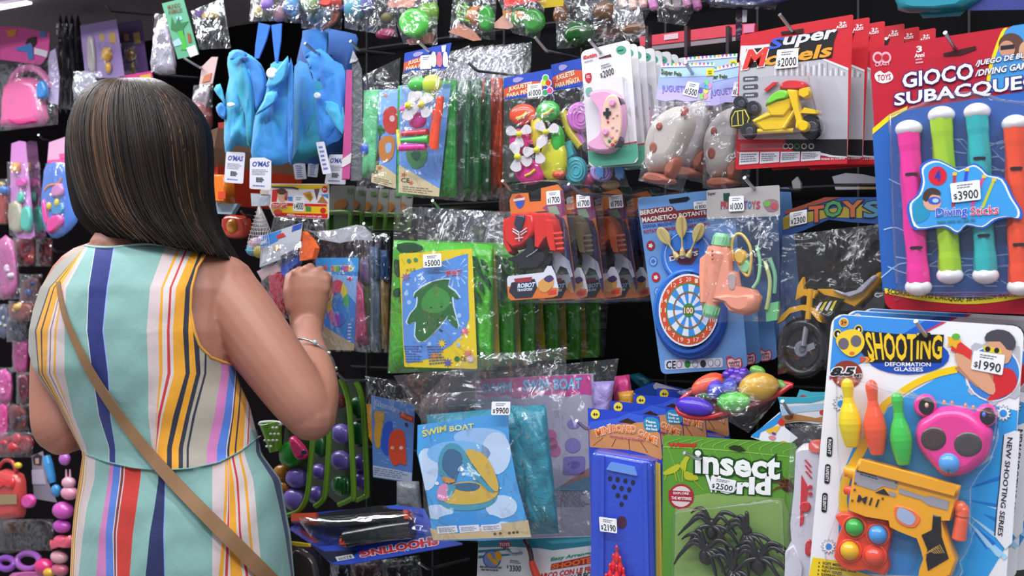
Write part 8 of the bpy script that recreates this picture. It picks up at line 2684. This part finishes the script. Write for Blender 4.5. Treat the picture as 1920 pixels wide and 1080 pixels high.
SKIRT = [('e09c28', 156, 150, 141, 137, 133), ('4c3c34', 157, 151, 142, 138, 134), ('e09c28', 159, 155, 146, 141, 137), ('4c3c34', 160, 156, 147, 142, 138), ('cfc2c0', 162, 159, 150, 145, 140), ('d89838', 163, 161, 151, 146, 141), ('c8b8ba', 179, 177, 163, 156, 147), ('7fa8a3', 208, 203, 195, 186, 180), ('c074ac', 214, 211, 204, 198, 199), ('4c74c8', 228, 224, 217, 211, 213), ('cfc2c0', 229.5, 226, 219, 213, 214.5), ('702838', 233, 231, 223.5, 217, 217.5), ('cfc2c0', 235, 233, 225.5, 219, 219.5), ('c03028', 267, 263, 256, 249, 243), ('7fa8a3', 296, 297, 290, 281, 273), ('1c2458', 307, 309, 308, 306, 308), ('7c98d8', 308.5, 311, 310, 308, 310), ('7fa8a3', 398, 398, 398, 398, 398), ('c8b8ba', 422, 422, 420, 418, 410), ('e09c28', 424, 427, 425, 423, 418), ('cfc2c0', 425, 428, 428, 425, 422), ('c03038', 426, 429, 430, 430, 427), ('cfc2c0', 427, 430, 431, 431, 432), ('e09c28', 430, 438, 442, 444, 455), ('cfc2c0', 433, 443, 446, 448, 461), ('c03038', 437, 447, 450, 452, 466), ('cfc2c0', 447, 458, 462, 466, 476), ('e09c28', 451, 463, 467, 471, 480), ('cfc2c0', 458, 475, 480, 484, 492), ('7fa8a3', 480, 512, 524, 534, 546), ('1c2458', 486, 524, 532, 541, 550), ('7fa8a3', 495, 529, 540, 550, 560)]
SK_L = [(806, 134), (850, 155), (900, 148), (950, 140), (1000, 135), (1080, 131), (1500, 119)]
SK_R = [(806, 482), (850, 490), (900, 527), (950, 535), (1000, 545), (1080, 552), (1500, 565)]


HEM = [(155, 850), (200, 866), (250, 877), (304, 882), (360, 878), (410, 867), (450, 847), (487, 817)]


def cloth_sheet(mb, segs, ys, left, right, rows, out, hem=None):
  """a striped cloth tube: every stripe is a column of faces of its own colour"""
  grid, fr = [], []
  for y in rows:
    l, r = lerp_tab(left, y)[0], lerp_tab(right, y)[0]
    xs = [l]
    for sg in segs:
      v = lerp_tab([(a, b) for a, b in zip(ys, sg[1:])], min(y, 1080))[0]
      xs.append(min(max(v, xs[-1]), r))
    xs[-1] = r
    pts = []
    Y_ = lambda x: min(y, lerp_tab(hem, x)[0]) if hem else y
    for i, x in enumerate(xs):
      pts.append(torso_at(x, Y_(x), out))
      if i < len(xs) - 1 and segs[i][0] == '7fa8a3':      # broad stripes get extra columns
        for k in range(1, 6):
          xx = x + (xs[i + 1] - x) * k / 6
          pts.append(torso_at(xx, Y_(xx), out))
    grid.append(pts)
    fr.append([torso_at(r + (l - r) * k / 14, y, out, True) for k in range(15)])
  cols = []
  for sg in segs:
    cols += [sg[0]] * (6 if sg[0] == '7fa8a3' else 1)
  n = len(cols) + 1
  flat = [p for g in grid for p in g]
  base = len(mb.v)
  mb.v.extend(flat)
  for j in range(len(rows) - 1):
    for i, h in enumerate(cols):
      f = (base + j * n + i, base + (j + 1) * n + i, base + (j + 1) * n + i + 1, base + j * n + i + 1)
      mb.f.append(f)
      mb.fm.append(mb.mi(M(h, 'cloth')))
      mb.fs.append(True)
  mb.add([p for g in fr for p in g], [(j * 15 + k, j * 15 + k + 1, (j + 1) * 15 + k + 1, (j + 1) * 15 + k) for j in range(len(rows) - 1) for k in range(14)], M('7fa8a3', 'cloth'), True)


def eball(mb, C, ax, m, seg=18):
  vs, fs = [], []
  nr = seg * 2 // 3
  for i in range(nr + 1):
    a = math.pi * i / nr
    for j in range(seg):
      b = 2 * math.pi * j / seg
      vs.append(C + ax[0] * (math.sin(a) * math.cos(b)) + ax[1] * (math.sin(a) * math.sin(b)) + ax[2] * math.cos(a))
  for i in range(nr):
    fs += [(i * seg + j, i * seg + (j + 1) % seg, (i + 1) * seg + (j + 1) % seg, (i + 1) * seg + j) for j in range(seg)]
  mb.add(vs, fs, m, True)


def PW(x, y, Y):
  return CAM + ray(x, y) * Y


def limb(mb, pts, m, n=16, sub=5):
  c = catmull([(p[0], p[1], p[2], p[3]) for p in pts], sub, False)
  P = [PW(*p[:3]) for p in c]
  mb.path(P, [p[3] for p in c], m, n)
  for p, q in ((P[0], c[0]), (P[-1], c[-1])):
    r = q[3]
    eball(mb, p, (Vector((r, 0, 0)), Vector((0, r, 0)), Vector((0, 0, r))), m, 12)


def chain(mb, P, R, m):
  mb.path(P, R, m, 10)
  for p, r in zip(P, R):
    eball(mb, p, (Vector((r, 0, 0)), Vector((0, r, 0)), Vector((0, 0, r))), m, 10)


def melt(mb, name, parent, voxel, smooth):
  """fuses overlapping shapes into one continuous surface"""
  o = mb.build(name, parent)
  r = o.modifiers.new('fuse', 'REMESH')
  r.mode = 'VOXEL'
  r.voxel_size = voxel
  r.use_smooth_shade = True
  s = o.modifiers.new('smooth', 'SMOOTH')
  s.factor = .5
  s.iterations = smooth
  me = bpy.data.meshes.new_from_object(o.evaluated_get(bpy.context.evaluated_depsgraph_get()))
  o.modifiers.clear()
  old = o.data
  o.data = me
  bpy.data.meshes.remove(old)
  me.name = name
  me.polygons.foreach_set('use_smooth', [True] * len(me.polygons))
  return o


def person():
  mw = Matrix.Translation((-.64, 1.98, 0))
  t = thing('person', 'person seen from behind in a sleeveless striped dress, reaching for a hanging pack', 'person', mw)
  sk = M('b37f6b', 'skin', to='a5695a')
  b = MB(None)
  # trunk inside the dress
  rings = []
  for y in (446, 455, 465, 480, 500, 540, 580, 620, 690, 720, 760, 800, 850, 900, 950, 1000, 1080, 1150):
    l, r, yc, d = lerp_tab(TORSO, y)
    c, a = (l + r) / 2, (r - l) / 2 - 7
    rings.append([torso_at(c + a * math.cos(q), y, -.012, math.sin(q) > 0) for q in [2 * math.pi * (j + .5) / 28 for j in range(28)]])
  vs = [p for r in rings for p in r]
  b.add(vs, [(i * 28 + j, i * 28 + (j + 1) % 28, (i + 1) * 28 + (j + 1) % 28, (i + 1) * 28 + j) for i in range(len(rings) - 1) for j in range(28)], sk)
  b.add(rings[0], [tuple(reversed(range(28)))], sk)
  b.add(rings[-1], [tuple(range(28))], sk)
  limb(b, [(235, 475, 1.975, .066), (250, 430, 1.985, .056), (268, 370, 2.0, .056)], sk)
  limb(b, [(240, 478, 1.98, .06), (330, 500, 1.98, .058), (418, 545, 1.98, .066)], sk)        # shoulder bridges
  limb(b, [(240, 480, 2.0, .05), (170, 520, 2.02, .045), (122, 570, 2.05, .05)], sk)
  # legs and feet under the skirt
  for x in (255, 430):
    limb(b, [(x, 1110, 1.985, .095), (x, 1330, 1.99, .07), (x, 1450, 1.99, .056), (x, 1600, 1.985, .05), (x, 1760, 1.975, .036)], sk)
    limb(b, [(x, 1775, 1.97, .036), (x + 2, 1775, 2.04, .034), (x + 4, 1760, 2.13, .022)], sk)
  # head turned to the right, with a face
  H_ = PW(284, 284, 2.0)
  fd = Vector((.87, .48, -.1)).normalized()
  sd = fd.cross(ZZ).normalized()
  up = sd.cross(fd).normalized()
  hp = lambda f, s_, u: H_ + fd * f + sd * s_ + up * u
  eball(b, hp(-.012, 0, .02), (fd * .092, sd * .073, up * .1), sk, 24)
  eball(b, hp(.02, 0, -.035), (fd * .068, sd * .058, up * .083), sk, 24)
  eball(b, hp(.055, 0, -.093), (fd * .026, sd * .025, up * .02), sk)                          # chin
  b.path([hp(.082, 0, .022), hp(.094, 0, 0), hp(.107, 0, -.022), hp(.088, 0, -.032)], [.008, .009, .012, .011], sk, 10)   # nose
  for s_ in (-1, 1):
    eball(b, hp(.07, s_ * .037, -.03), (fd * .02, sd * .024, up * .022), sk)                # cheek
    eball(b, hp(-.005, s_ * .076, -.01), (fd * .02, sd * .008, up * .032), sk)              # ear
    eball(b, hp(.079, s_ * .03, .026), (fd * .01, sd * .022, up * .006), sk)                # brow
  eball(b, hp(.083, 0, -.054), (fd * .011, sd * .023, up * .006), sk)
  eball(b, hp(.082, 0, -.066), (fd * .011, sd * .019, up * .007), sk)
  # right arm: down and out to the elbow, then up and forward to the pack
  limb(b, [(412, 545, 1.985, .066), (445, 585, 1.965, .066), (505, 668, 1.945, .061), (560, 745, 1.935, .054), (583, 778, 1.935, .047)], sk, 20)
  limb(b, [(583, 776, 1.935, .046), (592, 735, 1.965, .043), (588, 690, 2.005, .038), (579, 645, 2.05, .030), (576, 615, 2.075, .029)], sk, 20)
  # right hand: a fist closed on the pack
  Y0 = 2.085
  vsr = []
  prof = [(622, 576, 30, .024), (600, 575, 33, .026), (570, 577, 38, .027), (540, 580, 40, .026), (517, 581, 38, .021), (508, 581, 34, .014)]
  for y, x, hw, d in prof:
    k = Y0 / F
    C = PW(x, y, Y0 + .004)
    vsr.append([C + Vector((hw * k * math.cos(q), d * math.sin(q), 0)) for q in [2 * math.pi * j / 20 for j in range(20)]])
  b.add([p for r in vsr for p in r], [(i * 20 + j, i * 20 + (j + 1) % 20, (i + 1) * 20 + (j + 1) % 20, (i + 1) * 20 + j) for i in range(len(vsr) - 1) for j in range(20)], sk)
  b.add(vsr[0], [tuple(reversed(range(20)))], sk)
  b.add(vsr[-1], [tuple(range(20))], sk)
  for x, y, r, ln in ((555, 512, .0095, .034), (574, 506, .0098, .038), (594, 511, .0094, .035), (611, 525, .0084, .028)):
    K = PW(x, y, Y0 - .004)
    chain(b, [K + Vector((0, 0, -.018)), K, K + Vector((.001, ln, .006)), K + Vector((.001, ln + .014, -.018)), K + Vector((0, ln - .002, -.036))], [r * 1.1, r * 1.08, r * .98, r * .9, r * .8], sk)
  K = PW(548, 578, Y0)
  chain(b, [K, PW(541, 548, Y0 + .004), PW(543, 520, Y0 + .022), PW(552, 512, Y0 + .045)], [.014, .012, .0105, .009], sk)
  # left arm: hangs beside the dress, forearm forward
  limb(b, [(122, 570, 2.05, .05), (113, 640, 2.05, .05), (108, 720, 2.035, .05), (108, 795, 2.01, .047), (116, 814, 2.01, .04)], sk, 20)
  limb(b, [(116, 812, 2.01, .041), (150, 800, 2.08, .04), (205, 760, 2.17, .032), (240, 735, 2.21, .026)], sk)
  Pm = PW(262, 722, 2.235)
  eball(b, Pm, (Vector((.035, .02, .01)), Vector((-.01, .03, .005)), Vector((-.005, -.004, .016))), sk)
  for k in range(4):
    Q0 = Pm + Vector((.025 - k * .006, .012 + k * .012, .008 - k * .006))
    chain(b, [Q0, Q0 + Vector((.03, .012, .006)), Q0 + Vector((.048, .022, -.008)), Q0 + Vector((.05, .026, -.026))], [.0095, .009, .008, .007], sk)
  chain(b, [Pm + Vector((-.01, -.015, .01)), Pm + Vector((.015, -.02, .028)), Pm + Vector((.038, -.008, .03))], [.012, .0105, .009], sk)
  body = melt(b, 'body', t, .0037, 4)
  for s_ in (-1, 1):
    e = MB(None)
    eball(e, hp(.0745, s_ * .031, .006), (fd * .0125, sd * .0125, up * .0105), M('e8e4e0', 'plastic'), 14)
    eball(e, hp(.082, s_ * .031, .006), (fd * .006, sd * .006, up * .006), M('3c2418', 'plastic'), 10)
    e.build('eye', t)
  m = MB(None)
  eball(m, hp(.0875, 0, -.0545), (fd * .009, sd * .021, up * .0045), M('a8504c'), 14)
  eball(m, hp(.0865, 0, -.0645), (fd * .009, sd * .017, up * .0055), M('a8504c'), 14)
  m.build('lips', t)
  # dress
  d = MB(None)
  rows = [462, 470, 480, 490] + list(range(500, 884, 8)) + [884]
  cloth_sheet(d, BODICE, BOD_Y, BOD_L, BOD_R, rows, .012, HEM)
  cloth_sheet(d, SKIRT, SK_Y, SK_L, SK_R, list(range(806, 1090, 10)) + [1120, 1180, 1260, 1360, 1500], .008)
  tr = []
  for k in range(24):
    x = 160 + (386 - 160) * k / 23
    tr.append(torso_at(x, 461 + 3 * math.sin(k * .4), .012))
  d.path(tr, .0028, M('9cc0bc', 'cloth'), 6)
  tr = [torso_at(lerp_tab(BOD_R, y)[0], y, .012) for y in range(470, 690, 8)]
  d.path(tr, .0026, M('d89a38', 'cloth'), 6)
  seam = [torso_at(156 + 330 * k / 40, lerp_tab(HEM, 156 + 330 * k / 40)[0], .0125) for k in range(41)]
  d.path(seam, .0014, M('6c9894', 'cloth'), 6)
  d.build('dress', t)
  # hair
  Lc = catmull([(238, 147), (190, 150), (150, 175), (126, 230), (121, 290), (126, 350), (141, 405), (172, 440)], 4, False)
  Rc = catmull([(243, 147), (295, 149), (348, 182), (380, 232), (388, 290), (388, 345), (399, 415), (440, 489)], 4, False)
  nL = len(Lc) - 1

  def hair_at(u, v, dy=0.0):
    f = v * nL
    i = min(int(f), nL - 1)
    k = f - i
    l = [Lc[i][j] + (Lc[i + 1][j] - Lc[i][j]) * k for j in (0, 1)]
    r = [Rc[i][j] + (Rc[i + 1][j] - Rc[i][j]) * k for j in (0, 1)]
    sag = 10 * math.sin(math.pi * u) * max(0, v - .6)
    sw = (u - u * u) * 46 * math.sin(math.pi * min(1, v * 1.05)) * (1 if v < .9 else 1)
    x, y = l[0] + (r[0] - l[0]) * u + sw * .3, l[1] + (r[1] - l[1]) * u - sag
    tt = abs(2 * u - 1)
    bdep = .145 * math.sin(math.pi * min(.5, .09 + v * .75)) if v < .55 else .145 - .02 * (v - .55)
    Y = 2.0 - .0 - bdep * (1 - tt ** 2.2) ** .5 + dy
    return PW(x, y, Y)
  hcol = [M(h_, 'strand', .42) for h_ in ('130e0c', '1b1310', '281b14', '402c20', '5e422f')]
  h = MB(None)
  nu, nv = 30, 26
  g = [hair_at(i / nu, j / nv, .006) for j in range(nv + 1) for i in range(nu + 1)]
  g2 = [p + Vector((0, .05 if .02 < j / nv else 0, 0)) for j in range(nv + 1) for i, p in enumerate(g[j * (nu + 1):(j + 1) * (nu + 1)])]
  fs = [(j * (nu + 1) + i, j * (nu + 1) + i + 1, (j + 1) * (nu + 1) + i + 1, (j + 1) * (nu + 1) + i) for j in range(nv) for i in range(nu)]
  h.add(g, fs, M('130e0c', 'dark'), True)
  h.add(g2, [tuple(reversed(f)) for f in fs], M('130e0c', 'dark'), True)
  R = random.Random(11)
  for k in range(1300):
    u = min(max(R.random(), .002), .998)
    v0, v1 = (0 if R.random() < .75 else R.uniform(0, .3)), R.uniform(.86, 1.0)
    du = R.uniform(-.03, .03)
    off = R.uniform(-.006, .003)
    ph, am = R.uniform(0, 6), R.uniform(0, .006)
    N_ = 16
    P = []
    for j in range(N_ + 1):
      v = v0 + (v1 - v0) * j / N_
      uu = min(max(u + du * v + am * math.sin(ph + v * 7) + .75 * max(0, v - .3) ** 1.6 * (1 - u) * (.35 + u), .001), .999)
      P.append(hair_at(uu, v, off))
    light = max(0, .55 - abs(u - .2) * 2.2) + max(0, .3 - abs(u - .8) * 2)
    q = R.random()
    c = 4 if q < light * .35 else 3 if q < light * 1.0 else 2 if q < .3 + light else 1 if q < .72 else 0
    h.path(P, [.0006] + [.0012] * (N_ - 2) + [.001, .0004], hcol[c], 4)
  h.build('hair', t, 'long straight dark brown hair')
  # bracelet
  bt = thing('charm_bracelet', 'silver charm bracelet on the wrist of the reaching arm', 'bracelet', Pl(0, 0, A=PW(590, 655, 2.03)))
  c = MB(None)
  ring = []
  Wc, Wx, Wz = PW(586, 668, 2.027), Vector((.042, 0, -.016)), Vector((0, .029, -.031))
  for k in range(29):
    q = 2 * math.pi * k / 28
    ring.append(Wc + Wx * math.cos(q) + Wz * math.sin(q))
  c.path(ring, .0022, STEEL, 8)
  c.build('chain', bt)
  for k in (-13, -15.5, -17.5, -6, -3, 1, 4):
    q = 2 * math.pi * k / 28
    c = MB(None)
    p = Wc + Wx * math.cos(q) * 1.05 + Wz * math.sin(q) * 1.05
    r = .0048
    eball(c, p, (Vector((r, 0, 0)), Vector((0, r, 0)), Vector((0, 0, r))), M('c8b8b4', 'metal') if k % 2 else M('a8c4d0', 'plastic'), 10)
    c.build('bead', bt)
  # shoulder bag: its strap crosses the back
  sb = thing('shoulder_bag', 'brown leather bag strap running diagonally across the striped dress', 'bag', Pl(0, 0, A=PW(520, 1180, 1.8)))
  pts = catmull([(108, 528, 7), (112, 555, 8), (122, 596, 10), (141, 642, 13), (170, 700, 16), (205, 755, 18), (240, 803, 20), (278, 850, 22), (322, 900, 24), (370, 950, 25), (420, 1000, 27), (470, 1050, 28), (510, 1090, 28), (545, 1130, 28)], 3, False)
  a_, b_ = [], []
  for i, p in enumerate(pts):
    q = pts[min(i + 1, len(pts) - 1)]
    o = pts[max(i - 1, 0)]
    dx, dy = q[0] - o[0], q[1] - o[1]
    L_ = math.hypot(dx, dy)
    nx, ny = -dy / L_ * p[2] / 2, dx / L_ * p[2] / 2
    a_.append(torso_at(p[0] + nx, p[1] + ny, .022))
    b_.append(torso_at(p[0] - nx, p[1] - ny, .022))
  n = len(pts)
  in_ = Vector((0, .004, 0))
  s = MB(None)
  le = M('8a6848', 'soft', .55)
  vs = a_ + b_ + [p + in_ for p in a_] + [p + in_ for p in b_]
  s.add(vs, [(i, i + 1, n + i + 1, n + i) for i in range(n - 1)], le, True)
  s.add(vs, [(2 * n + i + 1, 2 * n + i, 3 * n + i, 3 * n + i + 1) for i in range(n - 1)] + [(i + 1, i, 2 * n + i, 2 * n + i + 1) for i in range(n - 1)] + [(n + i, n + i + 1, 3 * n + i + 1, 3 * n + i) for i in range(n - 1)], le)
  s.build('strap', sb)
  s = MB(None)
  C = PW(600, 1230, 1.74)
  eball(s, C, (Vector((.05, .02, 0)), Vector((-.04, .1, 0)), Vector((0, 0, .09))), le, 18)
  s.build('bag_body', sb)


person()
# ---------------------------------------------------------------- fixtures: hooks, wire grid, shelf boards, far bay light
for pts, lab, s0, s1 in (
  (((572, 81), (592, 99), (670, 111)), 'steel hook in front of the fan pleated blue bag', .0, .4),
  (((657, 77), (674, 95), (740, 102)), 'steel hook beside the thin pink box', .02, .4),
  (((784, 78), (805, 97), (830, 104)), 'steel hook holding the left party bag header', -.07, .3),
  (((877, 116), (894, 133), (1010, 146)), 'long steel hook between beach float bags and party bags', .0, .42),
  (((1003, 70), (1025, 96), (1090, 110)), 'steel hook under the green drum bag above party bags', .0, .4),
  (((1105, 75), (1124, 97), (1150, 103)), 'steel hook through the front controller card', -.03, .3),
  (((1285, 117), (1300, 140), (1325, 146)), 'steel hook through the front rocket bag header', -.055, .2),
  (((1462, 27), (1485, 58), (1520, 66)), 'steel hook through the front motorbike card', -.04, .3),
  (((1772, 61), (1790, 90), (1830, 97)), 'steel hook through the diving stick card', -.135, .2),
  (((942, 339), (957, 356), (1000, 362)), 'steel hook through the front robot blister', -.02, .2),
  (((1066, 345), (1090, 364), (1290, 373)), 'long black hook over the robot blisters', -.03, .4),
  (((1396, 333), (1414, 354), (1500, 358)), 'steel hook above the peach water gun bag', -.035, .3),
  (((811, 376), (824, 391), (945, 384)), 'steel hook holding the crocodile float bags', .0, .4),
  (((682, 419), (694, 433), (750, 433)), 'steel hook behind the swim ring bags', .03, .3),
  (((572, 430), (585, 435), (640, 433)), 'dark hook holding the bag grasped by the hand', .0, .3),
  (((903, 663), (918, 677), (1120, 655)), 'long steel hook above the teal swim boat', -.02, .42),
  (((632, 700), (646, 713), (740, 713)), 'steel hook above the fruit trays', .0, .3),
  (((1081, 789), (1098, 804), (1165, 800)), 'steel hook through the front board game', -.07, .1),
  (((1283, 849), (1308, 861), (1378, 838)), 'steel hook through the insect card', -.085, .1),
  (((1467, 752), (1482, 776), (1548, 756)), 'steel hook through the beach header bag', -.06, .2),
  (((1717, 602), (1736, 630), (1760, 640)), 'steel hook through the gun card', -.16, .1),
  (((786, 1056), (803, 1067), (880, 1048)), 'steel hook in the dark under the shooting card', .02, .3),
  (((946, 1029), (962, 1040), (1030, 1028)), 'dark hook over the bow and arrow card', -.03, .06),
  (((198, 9), (208, 21), (285, 28)), 'steel hook at the top of the far left bay', .42, .7),
  (((345, 109), (375, 127), (392, 122)), 'thin wire hook under the tilted green card', .1, .3),
  (((285, 134), (300, 141), (370, 146)), 'steel hook to the right of the hair crown', .14, .4),
  (((452, 396), (461, 404), (490, 408)), 'hook of the red and amber pack behind the net', .15, .47),
  (((72, 253), (82, 262), (118, 266)), 'steel hook holding the comb sets at left', .4, .7),
  (((95, 461), (106, 472), (150, 474)), 'steel hook in the left bay near the shoulder', .4, .7),
):
  hook(pts, lab, s1, s0)

# wire grid behind the packs
mb = MB(None)
gw = M('1e1e22', 'matte')
for k in range(14):
  t_ = -.7 + k * .2
  boxw(mb, t_, t_ + .004, .478, .482, .4, 1.95, gw)
for k in range(8):
  boxw(mb, -.75, 2.0, .482, .486, .45 + k * .2, .454 + k * .2, gw)
solo(mb, 'wire_grid', 'dark wire grid panel standing behind the hanging toys', 'panel', Pl(1215, 640, .48))
# red shelf with ticket strip in the upper right recess
pl = Pl(1320, 70, .36)
t = thing('shelf_board', 'red edged shelf board with white ticket behind the controller cards', 'shelf', pl)
A = crop(1040, 0, 4.364)
c = MB(pl)
c.slab(A([(690, 300), (960, 265), (1400, 205), (1640, 190), (1640, 270), (1400, 300), (960, 350), (700, 380)]), M('d03c50'), 0, .02)
c.slab(A([(690, 378), (960, 348), (1400, 298), (1640, 268), (1640, 310), (1400, 345), (960, 395), (700, 420)]), M('8c8088'), -.002, .06)
c.build('board', t)
c = MB(pl)
c.slab(A([(895, 285), (1010, 270), (1010, 315), (895, 328)]), M('d8b8c4'), .002, .001)
c.build('price_ticket', t)
c = MB(pl)
c.slab(A([(1545, 205), (1635, 195), (1630, 262), (1545, 272)]), M('d87ca0'), .003, .001)
c.build('pink_ticket', t)
for x, nm in ((752, 'left'), (1072, 'middle'), (1412, 'right')):
  c = MB(Pl(1040 + x / 4.364, 80, .3))
  c.slab(A([(x - 12, 215), (x + 12, 210), (x + 12, 460), (x - 12, 460)]), M('2c2428'), 0, .02)
  solo(c, 'shelf_upright', 'dark upright bar, %s one in front of the red shelf' % nm, 'post', None, 'uprights before the red shelf')
# white shelf board glimpsed under the motorbike cards
pl = Pl(1600, 340, .3)
t = thing('shelf_board', 'white shelf board glimpsed under the red motorbike cards', 'shelf', pl)
A = crop(1480, 280, 9)
for nm, pts, h in (('board', [(720, 460), (950, 400), (1240, 420), (1500, 480), (1500, 570), (760, 575)], 'e4e0f0'), ('lower_edge', [(765, 630), (1180, 630), (1180, 675), (780, 680)], 'e4e0ec'), ('yellow_edge', [(1180, 630), (1500, 632), (1500, 670), (1180, 675)], 'd8c48c'), ('bracket', [(40, 540), (130, 460), (190, 570), (190, 660), (60, 660)], 'd0d0d4')):
  c = MB(pl)
  c.slab(A(pts), M(h), .0, .01)
  c.build(nm, t)
# canopy and its lamp over the far left bay
mb = MB(None)
boxw(mb, -3.2, -.82, .12, 1.0, 2.13, 2.16, M('8c8288', 'matte'))
mb.build('ceiling_canopy')['kind'] = 'structure'
pl = Pl(20, 5, .4)
c = MB(pl)
for y in (0, 7):
  c.slab([(-20, 6 + y), (14 + y * 5, -6 + y), (14 + y * 5, -2 + y), (-20, 11 + y)], M('f0f0ff', 'emit', power=3.0), 0, .02)
c.build('lamp_tubes', thing('bay_lamp', 'bright tube lamp at the top left corner of the far bay', 'lamp', pl))
lamp('bay_lamp_light', -1.6, .1, 2.1, 1.4, .08, 10, -.5)
